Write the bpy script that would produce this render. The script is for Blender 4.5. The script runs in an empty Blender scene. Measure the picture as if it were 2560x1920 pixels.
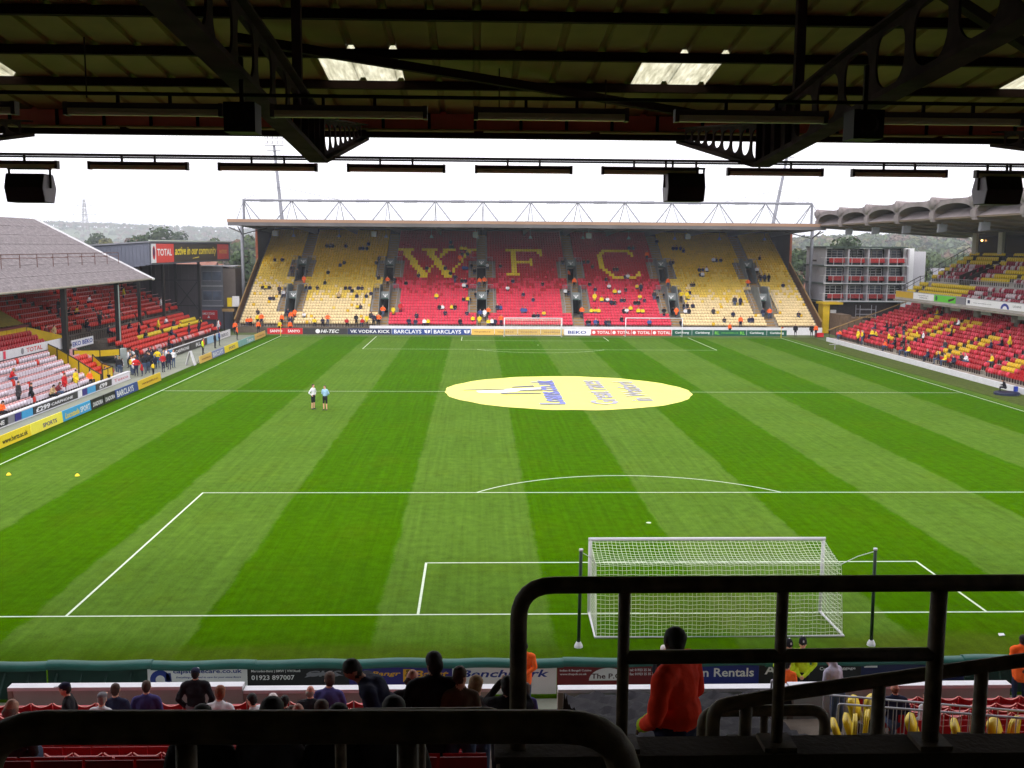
import bpy, bmesh, math, random
import numpy as np
from mathutils import Vector, Matrix
R = math.radians
random.seed(7)
rng = np.random.default_rng(7)
sc = bpy.context.scene
COL = sc.collection

# ------------------------------------------------------------------ camera
cam_d = bpy.data.cameras.new('camera')
cam = bpy.data.objects.new('camera', cam_d); COL.objects.link(cam)
cam_d.sensor_width = 36.0
cam_d.lens = 36.0 * 2590.33 / 2560.0
cam_d.clip_start = 0.1
cam_d.clip_end = 20000
_yaw, _pit, _rol = .0350, -.1319, .0074
_f = Vector((math.sin(_yaw)*math.cos(_pit), math.cos(_yaw)*math.cos(_pit), math.sin(_pit)))
_r = Vector((math.cos(_yaw), -math.sin(_yaw), 0)); _u = _r.cross(_f)
_r2 = _r*math.cos(_rol) + _u*math.sin(_rol); _u2 = _u*math.cos(_rol) - _r*math.sin(_rol)
_m = Matrix((_r2, _u2, -_f)).transposed().to_4x4()
_m.translation = Vector((-7.3419, -31.6148, 11.5839))
cam.matrix_world = _m
sc.camera = cam

# ------------------------------------------------------------------ sky, sun, exposure
SUN_EL, SUN_AZ = R(42), R(195)      # azimuth measured from +Y towards +X
world = bpy.data.worlds.new('World'); sc.world = world
world.use_nodes = True
wn = world.node_tree; wn.nodes.clear()
wo = wn.nodes.new('ShaderNodeOutputWorld'); bg = wn.nodes.new('ShaderNodeBackground')
sky = wn.nodes.new('ShaderNodeTexSky'); sky.sky_type = 'NISHITA'; sky.sun_disc = False
sky.sun_elevation = SUN_EL; sky.sun_rotation = SUN_AZ
sky.air_density = 1.0; sky.dust_density = 6.0; sky.ozone_density = 0.6
hs = wn.nodes.new('ShaderNodeHueSaturation'); hs.inputs['Saturation'].default_value = 0.3
mx = wn.nodes.new('ShaderNodeMix'); mx.data_type = 'RGBA'; mx.inputs['Factor'].default_value = 0.75
mx.inputs['B'].default_value = (12.0, 11.7, 12.2, 1)      # even layer of white cloud
wn.links.new(sky.outputs[0], hs.inputs['Color']); wn.links.new(hs.outputs[0], mx.inputs['A'])
wn.links.new(mx.outputs['Result'], bg.inputs['Color']); wn.links.new(bg.outputs[0], wo.inputs[0])
bg.inputs['Strength'].default_value = 0.15
sun_d = bpy.data.lights.new('sun', 'SUN'); sun_d.energy = 1.4; sun_d.angle = R(25); sun_d.color = (1, .96, .9)
sun = bpy.data.objects.new('sun', sun_d); COL.objects.link(sun)
_sd = Vector((math.sin(SUN_AZ)*math.cos(SUN_EL), math.cos(SUN_AZ)*math.cos(SUN_EL), math.sin(SUN_EL)))
sun.rotation_euler = _sd.to_track_quat('Z', 'Y').to_euler()
sun.location = (0, 0, 80)
vs = sc.view_settings
vs.view_transform = 'Standard'; vs.look = 'None'; vs.gamma = 1; vs.exposure = 0.3
vs.use_curve_mapping = False
sc.render.engine = 'CYCLES'
sc.cycles.max_bounces = 7; sc.cycles.diffuse_bounces = 4; sc.cycles.glossy_bounces = 2; sc.cycles.transmission_bounces = 3; sc.cycles.volume_bounces = 0

# ------------------------------------------------------------------ materials
def lin(c):
    return tuple(((v/255.)/12.92 if v <= 10 else (((v/255.)+.055)/1.055)**2.4) for v in c)
MATS = {}
def mat(name, rgb, rough=.6, metal=0., var=.12, scale=3., bump=0., bscale=40., emit=None, alpha=None, rand=0., spec=.4, trans=0., detail=3.):
    """procedural material: base colour (linear) varied by noise, optional fine bump"""
    if name in MATS: return MATS[name]
    m = bpy.data.materials.new(name); m.use_nodes = True
    nt = m.node_tree; b = nt.nodes['Principled BSDF']
    b.inputs['Roughness'].default_value = rough; b.inputs['Metallic'].default_value = metal
    b.inputs['Specular IOR Level'].default_value = spec
    tc = nt.nodes.new('ShaderNodeTexCoord')
    n = nt.nodes.new('ShaderNodeTexNoise'); n.inputs['Scale'].default_value = scale; n.inputs['Detail'].default_value = detail
    nt.links.new(tc.outputs['Object'], n.inputs['Vector'])
    mr = nt.nodes.new('ShaderNodeMapRange'); mr.inputs['From Min'].default_value = .3; mr.inputs['From Max'].default_value = .7
    mr.inputs['To Min'].default_value = 1-var; mr.inputs['To Max'].default_value = 1+var
    nt.links.new(n.outputs['Fac'], mr.inputs['Value'])
    val = mr.outputs['Result']
    if rand:
        oi = nt.nodes.new('ShaderNodeObjectInfo'); m2 = nt.nodes.new('ShaderNodeMapRange')
        m2.inputs['To Min'].default_value = 1-rand; m2.inputs['To Max'].default_value = 1+rand
        nt.links.new(oi.outputs['Random'], m2.inputs['Value'])
        mm = nt.nodes.new('ShaderNodeMath'); mm.operation = 'MULTIPLY'
        nt.links.new(val, mm.inputs[0]); nt.links.new(m2.outputs['Result'], mm.inputs[1]); val = mm.outputs[0]
    vm = nt.nodes.new('ShaderNodeVectorMath'); vm.operation = 'SCALE'
    vm.inputs[0].default_value = rgb[:3]
    nt.links.new(val, vm.inputs['Scale']); nt.links.new(vm.outputs[0], b.inputs['Base Color'])
    if bump:
        n2 = nt.nodes.new('ShaderNodeTexNoise'); n2.inputs['Scale'].default_value = bscale; n2.inputs['Detail'].default_value = 4
        nt.links.new(tc.outputs['Object'], n2.inputs['Vector'])
        bp = nt.nodes.new('ShaderNodeBump'); bp.inputs['Strength'].default_value = bump; bp.inputs['Distance'].default_value = .02
        nt.links.new(n2.outputs['Fac'], bp.inputs['Height']); nt.links.new(bp.outputs[0], b.inputs['Normal'])
    if emit:
        b.inputs['Emission Color'].default_value = (*emit[:3], 1); b.inputs['Emission Strength'].default_value = emit[3]
    if trans:
        b.inputs['Transmission Weight'].default_value = trans
    MATS[name] = m
    return m
def S(name, r, g, b, k=1.0, **kw):
    c = lin((r, g, b)); return mat(name, tuple(v*k for v in c), **kw)

M_white = S('white_paint', 218, 218, 224, rough=.5, var=.06, scale=2)
M_offwhite = S('weathered_white', 172, 182, 178, rough=.7, var=.10, scale=1.5, bump=.2)
M_black = S('black_paint', 22, 21, 22, rough=.5)
M_dark = S('dark_steel', 46, 38, 32, rough=.75, var=.25, scale=6)
M_rail = S('rail_brown_paint', 112, 98, 82, rough=.55, var=.4, scale=14, bump=.12, bscale=90, detail=8)
M_roofdeck = S('olive_roof_sheet', 136, 122, 66, rough=.7, var=.18, scale=1.2, rand=.12)
M_purlin = S('roof_purlin_paint', 46, 34, 31, rough=.9, spec=.1, var=.2, scale=2)
M_truss = S('roof_truss_paint', 74, 61, 66, rough=.9, spec=.08, var=.25, scale=3)
M_maroon = S('maroon_panel', 224, 116, 98, rough=.6, var=.12, scale=1.5)
M_concrete = S('concrete', 140, 132, 122, rough=.85, var=.18, scale=1.3, bump=.3)
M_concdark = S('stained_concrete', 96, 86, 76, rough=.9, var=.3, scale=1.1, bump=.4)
M_conclight = S('pale_concrete', 178, 172, 166, rough=.85, var=.14, scale=.7, bump=.3)
M_tan = S('tan_stair', 148, 118, 72, rough=.8, var=.2, scale=2.5)
M_greysteel = S('grey_steel', 120, 122, 132, rough=.5, var=.1, scale=2)
M_galv = S('galvanised_steel', 168, 168, 176, rough=.45, metal=.3, var=.12, scale=5)
M_fascia = S('tan_fascia', 150, 118, 98, rough=.6, var=.06, scale=.4)
M_darkroof = S('dark_soffit', 92, 89, 92, rough=.8, var=.15, scale=.4)
M_darkclad = S('dark_cladding', 76, 72, 78, rough=.7, var=.15, scale=.5)
M_bluegrey = S('bluegrey_cladding', 92, 96, 112, rough=.6, var=.08, scale=.5)
M_yellowpaint = S('yellow_panel', 214, 178, 12, rough=.5, var=.12, scale=1.2)
M_glassdark = S('dark_glass', 34, 36, 44, rough=.15, var=.3, scale=.8, spec=.6)
M_glasslit = S('window_glass', 96, 104, 122, rough=.12, var=.4, scale=.6, spec=.6)
# seats
M_red = S('red_seat', 176, 16, 30, rough=.42, var=.16, scale=1.2, rand=.12)
M_redpale = S('pale_red_seat', 212, 50, 76, rough=.38, var=.16, scale=1.2)
M_orange_seat = S('orange_red_seat', 208, 42, 26, rough=.42, var=.14, scale=1.2)
M_yel = S('yellow_seat', 224, 178, 8, rough=.42, var=.12, scale=1.2, rand=.1)
M_yelpale = S('faded_yellow_seat', 228, 194, 78, rough=.45, var=.10, scale=1.1)
M_yelvpale = S('bleached_yellow_seat', 230, 206, 156, rough=.5, var=.10, scale=1.1)
M_pink = S('sheen_red_seat', 214, 160, 162, rough=.5, var=.1, scale=2)  # red seats with reflected sky mixed into the colour
M_seatdark = S('seat_bracket', 50, 26, 26, rough=.6)
M_yelnear = S('bright_yellow_seat', 226, 196, 16, rough=.4, var=.1, scale=4)
# print colours
PR = {}
def ink(n, r, g, b):
    if n not in PR: PR[n] = S('print_'+n, r, g, b, rough=.45, var=.04, scale=1)
    return PR[n]
I_white = ink('white', 236, 236, 240); I_blue = ink('blue', 30, 54, 150); I_navy = ink('navy', 34, 44, 84); I_red = ink('red', 196, 26, 40)
I_yel = ink('yellow', 240, 214, 40); I_org = ink('orange', 236, 170, 30); I_blk = ink('black', 24, 24, 30); I_grn = ink('green', 16, 84, 66)
I_lgrn = ink('lightgreen', 120, 204, 70); I_sky = ink('skyblue', 60, 160, 214); I_mar = ink('maroon', 120, 14, 26); I_pur = ink('purple', 46, 34, 128)
I_tan = ink('tan', 222, 182, 92); I_grey = ink('grey', 130, 130, 140); I_char = ink('charcoal', 52, 50, 52); I_ory = ink('ochre', 226, 190, 40)

# ------------------------------------------------------------------ mesh builder
class MB:
    def __init__(s): s.v = []; s.f = []; s.m = []; s.k = 0
    def mi(s, k): s.k = k; return s
    def add(s, vs_, fs):
        o = len(s.v); s.v += [tuple(p) for p in vs_]
        for f in fs: s.f.append(tuple(i+o for i in f)); s.m.append(s.k)
        return s
    def box(s, x0, x1, y0, y1, z0, z1):
        if x0 > x1: x0, x1 = x1, x0
        if y0 > y1: y0, y1 = y1, y0
        if z0 > z1: z0, z1 = z1, z0
        return s.add([(x0,y0,z0),(x1,y0,z0),(x1,y1,z0),(x0,y1,z0),(x0,y0,z1),(x1,y0,z1),(x1,y1,z1),(x0,y1,z1)],
                     [(3,2,1,0),(4,5,6,7),(0,1,5,4),(1,2,6,5),(2,3,7,6),(3,0,4,7)])
    def quad(s, a, b, c, d): return s.add([a,b,c,d], [(0,1,2,3)])
    def hexa(s, p):   # 8 points, bottom 4 then top 4
        return s.add(p, [(3,2,1,0),(4,5,6,7),(0,1,5,4),(1,2,6,5),(2,3,7,6),(3,0,4,7)])
    def bar(s, a, b, w, h, up=(0,0,1)):
        a, b = Vector(a), Vector(b); d = (b-a).normalized(); up = Vector(up)
        if abs(d.dot(up)) > .98: up = Vector((0,1,0))
        x = d.cross(up).normalized()*w/2; z = x.cross(d).normalized()*h/2
        return s.hexa([a-x-z, a+x-z, b+x-z, b-x-z, a-x+z, a+x+z, b+x+z, b-x+z])
    def tube(s, pts, r, n=8, caps=True, r2=None):
        pts = [Vector(p) for p in pts]; rs = r if isinstance(r, (list, tuple)) else [r]*len(pts)
        vv = []; ff = []; prev = None
        for i, p in enumerate(pts):
            if i == 0: d = pts[1]-p
            elif i == len(pts)-1: d = p-pts[i-1]
            else: d = (pts[i+1]-p).normalized() + (p-pts[i-1]).normalized()
            d.normalize()
            if prev is None:
                up = Vector((0,0,1)) if abs(d.z) < .9 else Vector((0,1,0))
                x = d.cross(up).normalized()
            else:
                x = (prev - d*prev.dot(d)).normalized()
            prev = x; y = d.cross(x)
            for k in range(n):
                a = 2*math.pi*k/n; vv.append(p + (x*math.cos(a)+y*math.sin(a))*rs[i])
        for i in range(len(pts)-1):
            for k in range(n):
                k2 = (k+1) % n; ff.append((i*n+k, i*n+k2, (i+1)*n+k2, (i+1)*n+k))
        if caps:
            ff.append(tuple(range(n))[::-1]); ff.append(tuple((len(pts)-1)*n+k for k in range(n)))
        return s.add(vv, ff)
    def prism(s, poly, axis, a0, a1):
        """extrude a 2D polygon (list of 2-tuples) along axis 'x','y' or 'z'"""
        n = len(poly)
        def P(q, a): return (a, q[0], q[1]) if axis == 'x' else ((q[0], a, q[1]) if axis == 'y' else (q[0], q[1], a))
        vv = [P(q, a0) for q in poly] + [P(q, a1) for q in poly]
        ff = [tuple(range(n))[::-1], tuple(range(n, 2*n))] + [(i, (i+1) % n, n+(i+1) % n, n+i) for i in range(n)]
        return s.add(vv, ff)
    def ell(s, c, r, n=10, m=6):
        vv = []; ff = []
        for j in range(1, m):
            t = math.pi*j/m
            for i in range(n):
                a = 2*math.pi*i/n
                vv.append((c[0]+r[0]*math.sin(t)*math.cos(a), c[1]+r[1]*math.sin(t)*math.sin(a), c[2]+r[2]*math.cos(t)))
        top = len(vv); vv.append((c[0],c[1],c[2]+r[2])); vv.append((c[0],c[1],c[2]-r[2]))
        for j in range(m-2):
            for i in range(n):
                i2 = (i+1) % n; ff.append((j*n+i, (j+1)*n+i, (j+1)*n+i2, j*n+i2))
        for i in range(n):
            i2 = (i+1) % n; ff.append((top, i, i2)); ff.append((top+1, (m-2)*n+i2, (m-2)*n+i))
        return s.add(vv, ff)
    def mesh(s, name, mats, smooth=False):
        me = bpy.data.meshes.new(name); me.from_pydata(s.v, [], s.f)
        if not isinstance(mats, (list, tuple)): mats = [mats]
        for m in mats: me.materials.append(m)
        if len(mats) > 1: me.polygons.foreach_set('material_index', s.m)
        if smooth: me.polygons.foreach_set('use_smooth', [True]*len(s.f))
        me.update(); return me
    def build(s, name, mats, parent=None, smooth=False, label=None):
        return link(name, s.mesh(name, mats, smooth), parent, label)
def link(name, data, parent=None, label=None, loc=None):
    o = bpy.data.objects.new(name, data); COL.objects.link(o)
    if parent is not None: o.parent = parent
    if label: o['label'] = label
    if loc is not None: o.location = loc
    return o
def tag(o, label, cat, group=None):
    o['label'] = label; o['category'] = cat
    if group: o['group'] = group
    return o
def thing(name, label, cat, loc=(0,0,0), rz=0., group=None):
    o = bpy.data.objects.new(name, None); COL.objects.link(o); o.location = loc; o.rotation_euler = (0,0,rz)
    o.empty_display_size = .2
    return tag(o, label, cat, group)
def struct(o): o['kind'] = 'structure'; return o
def stuff(o): o['kind'] = 'stuff'; return o
def part(name, bm, mats, parent, smooth=False, label=None): return bm.build(name, mats, parent, smooth, label)
def bx(x0,x1,y0,y1,z0,z1): return MB().box(x0,x1,y0,y1,z0,z1)
def copy_tree(o, parent=None, label=None, group=None):
    c = o.copy(); COL.objects.link(c)
    if parent is not None: c.parent = parent
    if label: c['label'] = label
    if group: c['group'] = group
    for ch in o.children: copy_tree(ch, c)
    return c

# ------------------------------------------------------------------ lettering (built-in font turned into meshes, all at once)
TXT = {}
def prepare_texts(lst):
    tmp = []
    for (s, bold, shear) in lst:
        cu = bpy.data.curves.new('lettering', 'FONT'); cu.body = s; cu.resolution_u = 2
        cu.offset = bold; cu.shear = shear; cu.align_x = 'LEFT'; cu.fill_mode = 'FRONT'
        o = bpy.data.objects.new('t', cu); COL.objects.link(o); tmp.append(((s, bold, shear), o, cu))
    dg = bpy.context.evaluated_depsgraph_get()
    for k, o, cu in tmp:
        me = bpy.data.meshes.new_from_object(o.evaluated_get(dg))
        n = len(me.vertices); a = np.empty(n*3); me.vertices.foreach_get('co', a); a = a.reshape(-1, 3)
        mn, mxx = a.min(0), a.max(0); a[:,0] = (a[:,0]-mn[0])/(mxx[0]-mn[0]); a[:,1] = (a[:,1]-mn[1])/(mxx[1]-mn[1]); a[:,2] = 0
        me.vertices.foreach_set('co', a.ravel()); me.name = 'lettering'; me.materials.clear()
        TXT[k] = me
        bpy.data.objects.remove(o); bpy.data.curves.remove(cu)
def letter(s, org, ux, uy, w, h, m, parent, bold=0.02, shear=0., name='lettering'):
    """writing on a flat face: org = lower-left corner, ux/uy = unit directions along and up the face"""
    if (s, bold, shear) not in TXT: bold, shear = [k[1:] for k in TXT if k[0] == s and len(k) == 3][0]
    me = TXT[(s, bold, shear)]
    key = (s, bold, shear, m.name)
    if key not in TXT:
        c = me.copy(); c.materials.append(m); TXT[key] = c
    o = link(name, TXT[key], parent)
    ux, uy = Vector(ux), Vector(uy); nz = ux.cross(uy)
    M = Matrix((ux*w, uy*h, nz)).transposed().to_4x4(); M.translation = Vector(org)
    o.matrix_local = M
    return o
B2, B3 = .02, .035
WORDS = [(s, B2, 0.) for s in ('capstonecare.co.uk', 'Mercedes-Benz | BMW | VW/Audi', '01923 897007', 'Indian', 'Indian & Bengali Cuisine', 'www.thepcb.co.uk',
    'The P.O.', 'tel: 01923 25 36 76', 'fax: 01923 25 35 36', 'Van Rentals', 'A', 'Hire', 'Luggage', 'Cars', 'www.herts.ac.uk', 'SPORT', 'BARCLAYS', 'SANYO',
    'VK VODKA KICK', 'BEKO', 'TOTAL', 'Carlsberg', 'RL', 'WATFORD', 'CARPHONE', '299', 'sky', 'SPORTS', 'www.sportslink.co.uk', 'Tesco', 'FAMILY STAND', 'LOANS')] + \
    [(s, B2, .25) for s in ('Benchmark', 'HI-TEC', 'Everything you need to care for your stone floors', 'active in our community', 'Lucozade', 'Balut', 'Bangr', 'DIADORA', 'CKS')] + \
    [('Loans.co.uk', B3, 0.), ('Great rates', B2, 0.), ('in Watford', B2, 0.)] + [(s, B3, 0.) for s in ('\u00a3299', '\u00a399', 'EKO BEKO', 'USED', 'Y', 'watford fc')]
prepare_texts(WORDS)
# ================================================================== GROUND AND PITCH
PL, PW = 101.9, 64.8      # pitch length, width
HX = PW/2
def grass_material():
    m = bpy.data.materials.new('mown_grass'); m.use_nodes = True; nt = m.node_tree; N = nt.nodes; L = nt.links
    b = N['Principled BSDF']; b.inputs['Roughness'].default_value = .95; b.inputs['Specular IOR Level'].default_value = 0.
    tc = N.new('ShaderNodeTexCoord'); sp = N.new('ShaderNodeSeparateXYZ'); L.new(tc.outputs['Object'], sp.inputs[0])
    def math_(op, a, bb=None, c=None):
        n = N.new('ShaderNodeMath'); n.operation = op
        for i, q in enumerate((a, bb, c)):
            if q is None: continue
            if isinstance(q, (int, float)): n.inputs[i].default_value = q
            else: L.new(q, n.inputs[i])
        return n.outputs[0]
    def noise(scale, det=3, vec=None):
        n = N.new('ShaderNodeTexNoise'); n.inputs['Scale'].default_value = scale; n.inputs['Detail'].default_value = det
        L.new(vec or tc.outputs['Object'], n.inputs['Vector']); return n.outputs['Fac']
    # mown bands run the length of the pitch; edges wobble a little
    wob = math_('MULTIPLY', math_('SUBTRACT', noise(.6, 2), .5), .5)
    fine = math_('MULTIPLY', math_('SUBTRACT', noise(9, 3), .5), .35)
    xx = math_('ADD', math_('ADD', sp.outputs['X'], wob), fine)
    ph = math_('MULTIPLY', math_('ADD', xx, 5.0), math.pi/5.4)
    sn = math_('SINE', ph)
    band = N.new('ShaderNodeMapRange'); band.interpolation_type = 'SMOOTHSTEP'
    band.inputs['From Min'].default_value = -.06; band.inputs['From Max'].default_value = .06
    L.new(sn, band.inputs['Value'])             # 1 = dark band, 0 = light band
    # no bands on the surround
    ax = math_('ABSOLUTE', sp.outputs['X'])
    yr = N.new('ShaderNodeMapRange'); yr.interpolation_type = 'SMOOTHSTEP'; yr.inputs['From Min'].default_value = -4.2; yr.inputs['From Max'].default_value = -.6
    L.new(math_('ADD', sp.outputs['Y'], math_('MULTIPLY', wob, 3.0)), yr.inputs['Value'])
    ins = math_('MULTIPLY', math_('LESS_THAN', ax, HX+1.2), yr.outputs['Result'])
    ins = math_('MULTIPLY', ins, math_('LESS_THAN', sp.outputs['Y'], PL+1.0))
    # faint cross bands from an earlier cut
    cr = N.new('ShaderNodeMapRange'); cr.interpolation_type = 'SMOOTHSTEP'; cr.inputs['From Min'].default_value = -.15; cr.inputs['From Max'].default_value = .15
    L.new(math_('SINE', math_('MULTIPLY', sp.outputs['Y'], math.pi/6.2)), cr.inputs['Value'])
    def col(a): 
        n = N.new('ShaderNodeRGB'); n.outputs[0].default_value = (*a, 1); return n.outputs[0]
    def mix(f, a, bb, blend='MIX'):
        n = N.new('ShaderNodeMix'); n.data_type = 'RGBA'; n.blend_type = blend
        if isinstance(f, (int, float)): n.inputs['Factor'].default_value = f
        else: L.new(f, n.inputs['Factor'])
        L.new(a, n.inputs['A']); L.new(bb, n.inputs['B']); return n.outputs['Result']
    light = col(GL); dark = col(GD); sur = col(GS)
    g = mix(band.outputs['Result'], light, dark)
    g = mix(ins, sur, g)
    # worn, yellower patches
    wn_ = N.new('ShaderNodeMapRange'); wn_.inputs['From Min'].default_value = .52; wn_.inputs['From Max'].default_value = .75
    wn_.inputs['To Max'].default_value = .55
    L.new(noise(.35, 6), wn_.inputs['Value'])
    g = mix(wn_.outputs['Result'], g, mix(.5, g, col((.075, .105, .002))))
    # goal mouth and goal-line wear
    def blob(cx, cy, rx, ry, amt):
        dx = math_('DIVIDE', math_('SUBTRACT', sp.outputs['X'], cx), rx); dy = math_('DIVIDE', math_('SUBTRACT', sp.outputs['Y'], cy), ry)
        d = math_('ADD', math_('MULTIPLY', dx, dx), math_('MULTIPLY', dy, dy))
        d = math_('ADD', d, math_('MULTIPLY', math_('SUBTRACT', noise(1.3, 5), .5), 1.2))
        mr = N.new('ShaderNodeMapRange'); mr.inputs['From Min'].default_value = 1.0; mr.inputs['From Max'].default_value = .2; mr.inputs['To Max'].default_value = amt
        L.new(d, mr.inputs['Value']); return mr.outputs['Result']
    for a in ((0, .6, 4.2, 2.4, .5), (6.5, -2.8, 4.5, 1.4, .5), (-12, -3.4, 9, 1.2, .35), (0, PL-.6, 4.2, 2.2, .5)):
        g = mix(blob(*a), g, col((.075, .092, .010)))
    # worn strip along the right-hand touchline
    rr = N.new('ShaderNodeMapRange'); rr.inputs['From Min'].default_value = HX+.9; rr.inputs['From Max'].default_value = HX+1.6; rr.inputs['To Max'].default_value = .75
    L.new(math_('ADD', sp.outputs['X'], wob), rr.inputs['Value'])
    g = mix(rr.outputs['Result'], g, col((.092, .108, .036)))
    crm = math_('MULTIPLY', math_('MULTIPLY', cr.outputs['Result'], ins), .10)
    g = mix(crm, g, col((.022, .075, .002)))
    # mower streaks along the bands and small brown scuffs
    mpv = N.new('ShaderNodeMapping'); mpv.inputs['Scale'].default_value = (5.5, .12, 1); L.new(tc.outputs['Object'], mpv.inputs[0])
    stx = noise(1.0, 4, mpv.outputs[0])
    st_ = N.new('ShaderNodeMapRange'); st_.inputs['From Min'].default_value = .3; st_.inputs['From Max'].default_value = .7; st_.inputs['To Min'].default_value = .88; st_.inputs['To Max'].default_value = 1.12; L.new(stx, st_.inputs['Value'])
    vs_ = N.new('ShaderNodeVectorMath'); vs_.operation = 'SCALE'; L.new(g, vs_.inputs[0]); L.new(st_.outputs['Result'], vs_.inputs['Scale']); g = vs_.outputs[0]
    sf = N.new('ShaderNodeMapRange'); sf.inputs['From Min'].default_value = .70; sf.inputs['From Max'].default_value = .78; sf.inputs['To Max'].default_value = .6; L.new(noise(3.1, 5), sf.inputs['Value'])
    sfm = math_('MULTIPLY', sf.outputs['Result'], math_('LESS_THAN', sp.outputs['Y'], 20.0))
    g = mix(sfm, g, col((.055, .055, .014)))
    # blade-scale and patch-scale mottling
    m1 = N.new('ShaderNodeMapRange'); m1.inputs['From Min'].default_value = .25; m1.inputs['From Max'].default_value = .75; m1.inputs['To Min'].default_value = .62; m1.inputs['To Max'].default_value = 1.38
    L.new(math_('MULTIPLY', math_('ADD', noise(16, 6), noise(2.2, 6)), .5), m1.inputs['Value'])
    vm = N.new('ShaderNodeVectorMath'); vm.operation = 'SCALE'; L.new(g, vm.inputs[0]); L.new(m1.outputs['Result'], vm.inputs['Scale'])
    L.new(vm.outputs[0], b.inputs['Base Color'])
    bp = N.new('ShaderNodeBump'); bp.inputs['Strength'].default_value = .5; bp.inputs['Distance'].default_value = .03
    L.new(noise(22, 4), bp.inputs['Height']); L.new(bp.outputs[0], b.inputs['Normal'])
    return m
GL, GD, GS = (.077, .148, .017), (.043, .119, .0002), (.033, .080, .0006)
M_grass = grass_material()
M_line = S('line_marking', 196, 210, 186, rough=.8, var=.14, scale=6)
M_path = S('perimeter_path', 128, 132, 118, rough=.9, var=.12, scale=.5, bump=.3)
M_soil = S('distant_ground', 74, 88, 52, rough=.95, var=.3, scale=.01)

bm = MB(); NX, NY = 12, 20
for i in range(NX):
    for j in range(NY):
        x0 = -37.0+74.0*i/NX; x1 = -37.0+74.0*(i+1)/NX; y0 = -6.6+112.6*j/NY; y1 = -6.6+112.6*(j+1)/NY
        bm.quad((x0,y0,0),(x1,y0,0),(x1,y1,0),(x0,y1,0))
pitch = struct(bm.build('pitch', M_grass))
LW = .085
def line(name, x0, x1, y0, y1):
    return MB().quad((x0,y0,.004),(x1,y0,.004),(x1,y1,.004),(x0,y1,.004)).build(name, M_line, pitch)
def arc(name, cx, cy, r, a0, a1, n=48):
    b = MB()
    for i in range(n):
        p, q = a0+(a1-a0)*i/n, a0+(a1-a0)*(i+1)/n
        b.quad(*[(cx+rr*math.cos(t), cy+rr*math.sin(t), .008) for rr, t in ((r-LW,p),(r,p),(r,q),(r-LW,q))][::-1])
    return b.build(name, M_line, pitch)
for s in (-1, 1): line('touchline', s*HX-LW/2, s*HX+LW/2, LW, PL-LW)
for y0 in (0, PL-LW): line('goal_line', -HX, HX, y0, y0+LW)
line('halfway_line', -HX+LW/2, HX-LW/2, PL/2-LW/2, PL/2+LW/2)
for sgn, y0 in ((1, 0.), (-1, PL)):
    for d, w in ((16.5, 20.16), (5.5, 9.16)):
        ya, yb = sorted((y0+sgn*LW, y0+sgn*(d-LW))); 
        for s in (-1, 1): line('area_line', s*w-LW/2, s*w+LW/2, ya, yb)
        y1 = y0+sgn*d; line('area_line', -w-LW/2, w+LW/2, min(y1, y1-sgn*LW), max(y1, y1-sgn*LW))
    ph = math.acos(5.5/9.15)
    c = R(90) if sgn > 0 else R(270)
    arc('penalty_arc', 0, y0+sgn*11, 9.15, c-ph, c+ph)
    b = MB(); b.prism([(.11*math.cos(t*math.pi/6), y0+sgn*11+.11*math.sin(t*math.pi/6)) for t in range(12)], 'z', .003, .006); b.build('penalty_spot', M_line, pitch)
arc('centre_circle', 0, PL/2, 9.15, 0, 2*math.pi, 72)
for sx in (-1, 1):
    for y0, a in ((0, 0 if sx < 0 else R(90)), (PL, R(270) if sx < 0 else R(180))):
        arc('corner_arc', sx*HX, y0, 1.0, a, a+R(90), 8)

# land all round, to the horizon, rising to low hills
def land_h(x, y):
    d = math.hypot(x, y-50)
    h = -.06
    if d > 170: h -= 3.5*min(1, (d-170)/150)
    # hills ahead
    def hill(cx, cy, rx, ry, a): 
        q = ((x-cx)/rx)**2+((y-cy)/ry)**2
        return a*math.exp(-q)
    h += hill(-1250, 2500, 700, 600, 45) + hill(-300, 2700, 900, 500, 28) + hill(900, 1250, 420, 420, 22) + hill(1500, 2300, 1200, 700, 46) + hill(-2600, 2200, 900, 900, 60) + hill(420, 1050, 300, 300, 14)
    h += hill(0, -2500, 2500, 900, 40)
    return h
bm = MB()
xs = sorted(set([-3500,-3200]+list(range(-2800,2801,200))+[-900,-700,-500,-300,-150,-100,-60,60,100,150,300,500,700,900]+[3200,3500]))
ys = sorted(set([-3500,-2500,-1500,-800,-400,-200,-120,-60]+list(range(0,3401,200))+[50,110,150,250,300,350,450,500,700]+[3500]))
for y in ys:
    for x in xs: bm.v.append((x, y, land_h(x, y)))
nx = len(xs)
for j in range(len(ys)-1):
    for i in range(nx-1): bm.f.append((j*nx+i, j*nx+i+1, (j+1)*nx+i+1, (j+1)*nx+i)); bm.m.append(0)
ground = struct(bm.build('ground', M_soil, smooth=True))
struct(MB().quad((-44,-6,.012),(-34.6,-6,.012),(-34.6,106,.012),(-44,106,.012)).build('perimeter_path', M_path))
struct(MB().quad((-44,102.8,.02),(44,102.8,.02),(44,108,.02),(-44,108,.02)).build('end_track', S('end_track_grass', 84, 98, 50, rough=.95, var=.2, scale=.8)))
struct(MB().quad((-40,-9.6,.016),(40,-9.6,.016),(40,-6.2,.016),(-40,-6.2,.016)).build('near_track', M_path))

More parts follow.
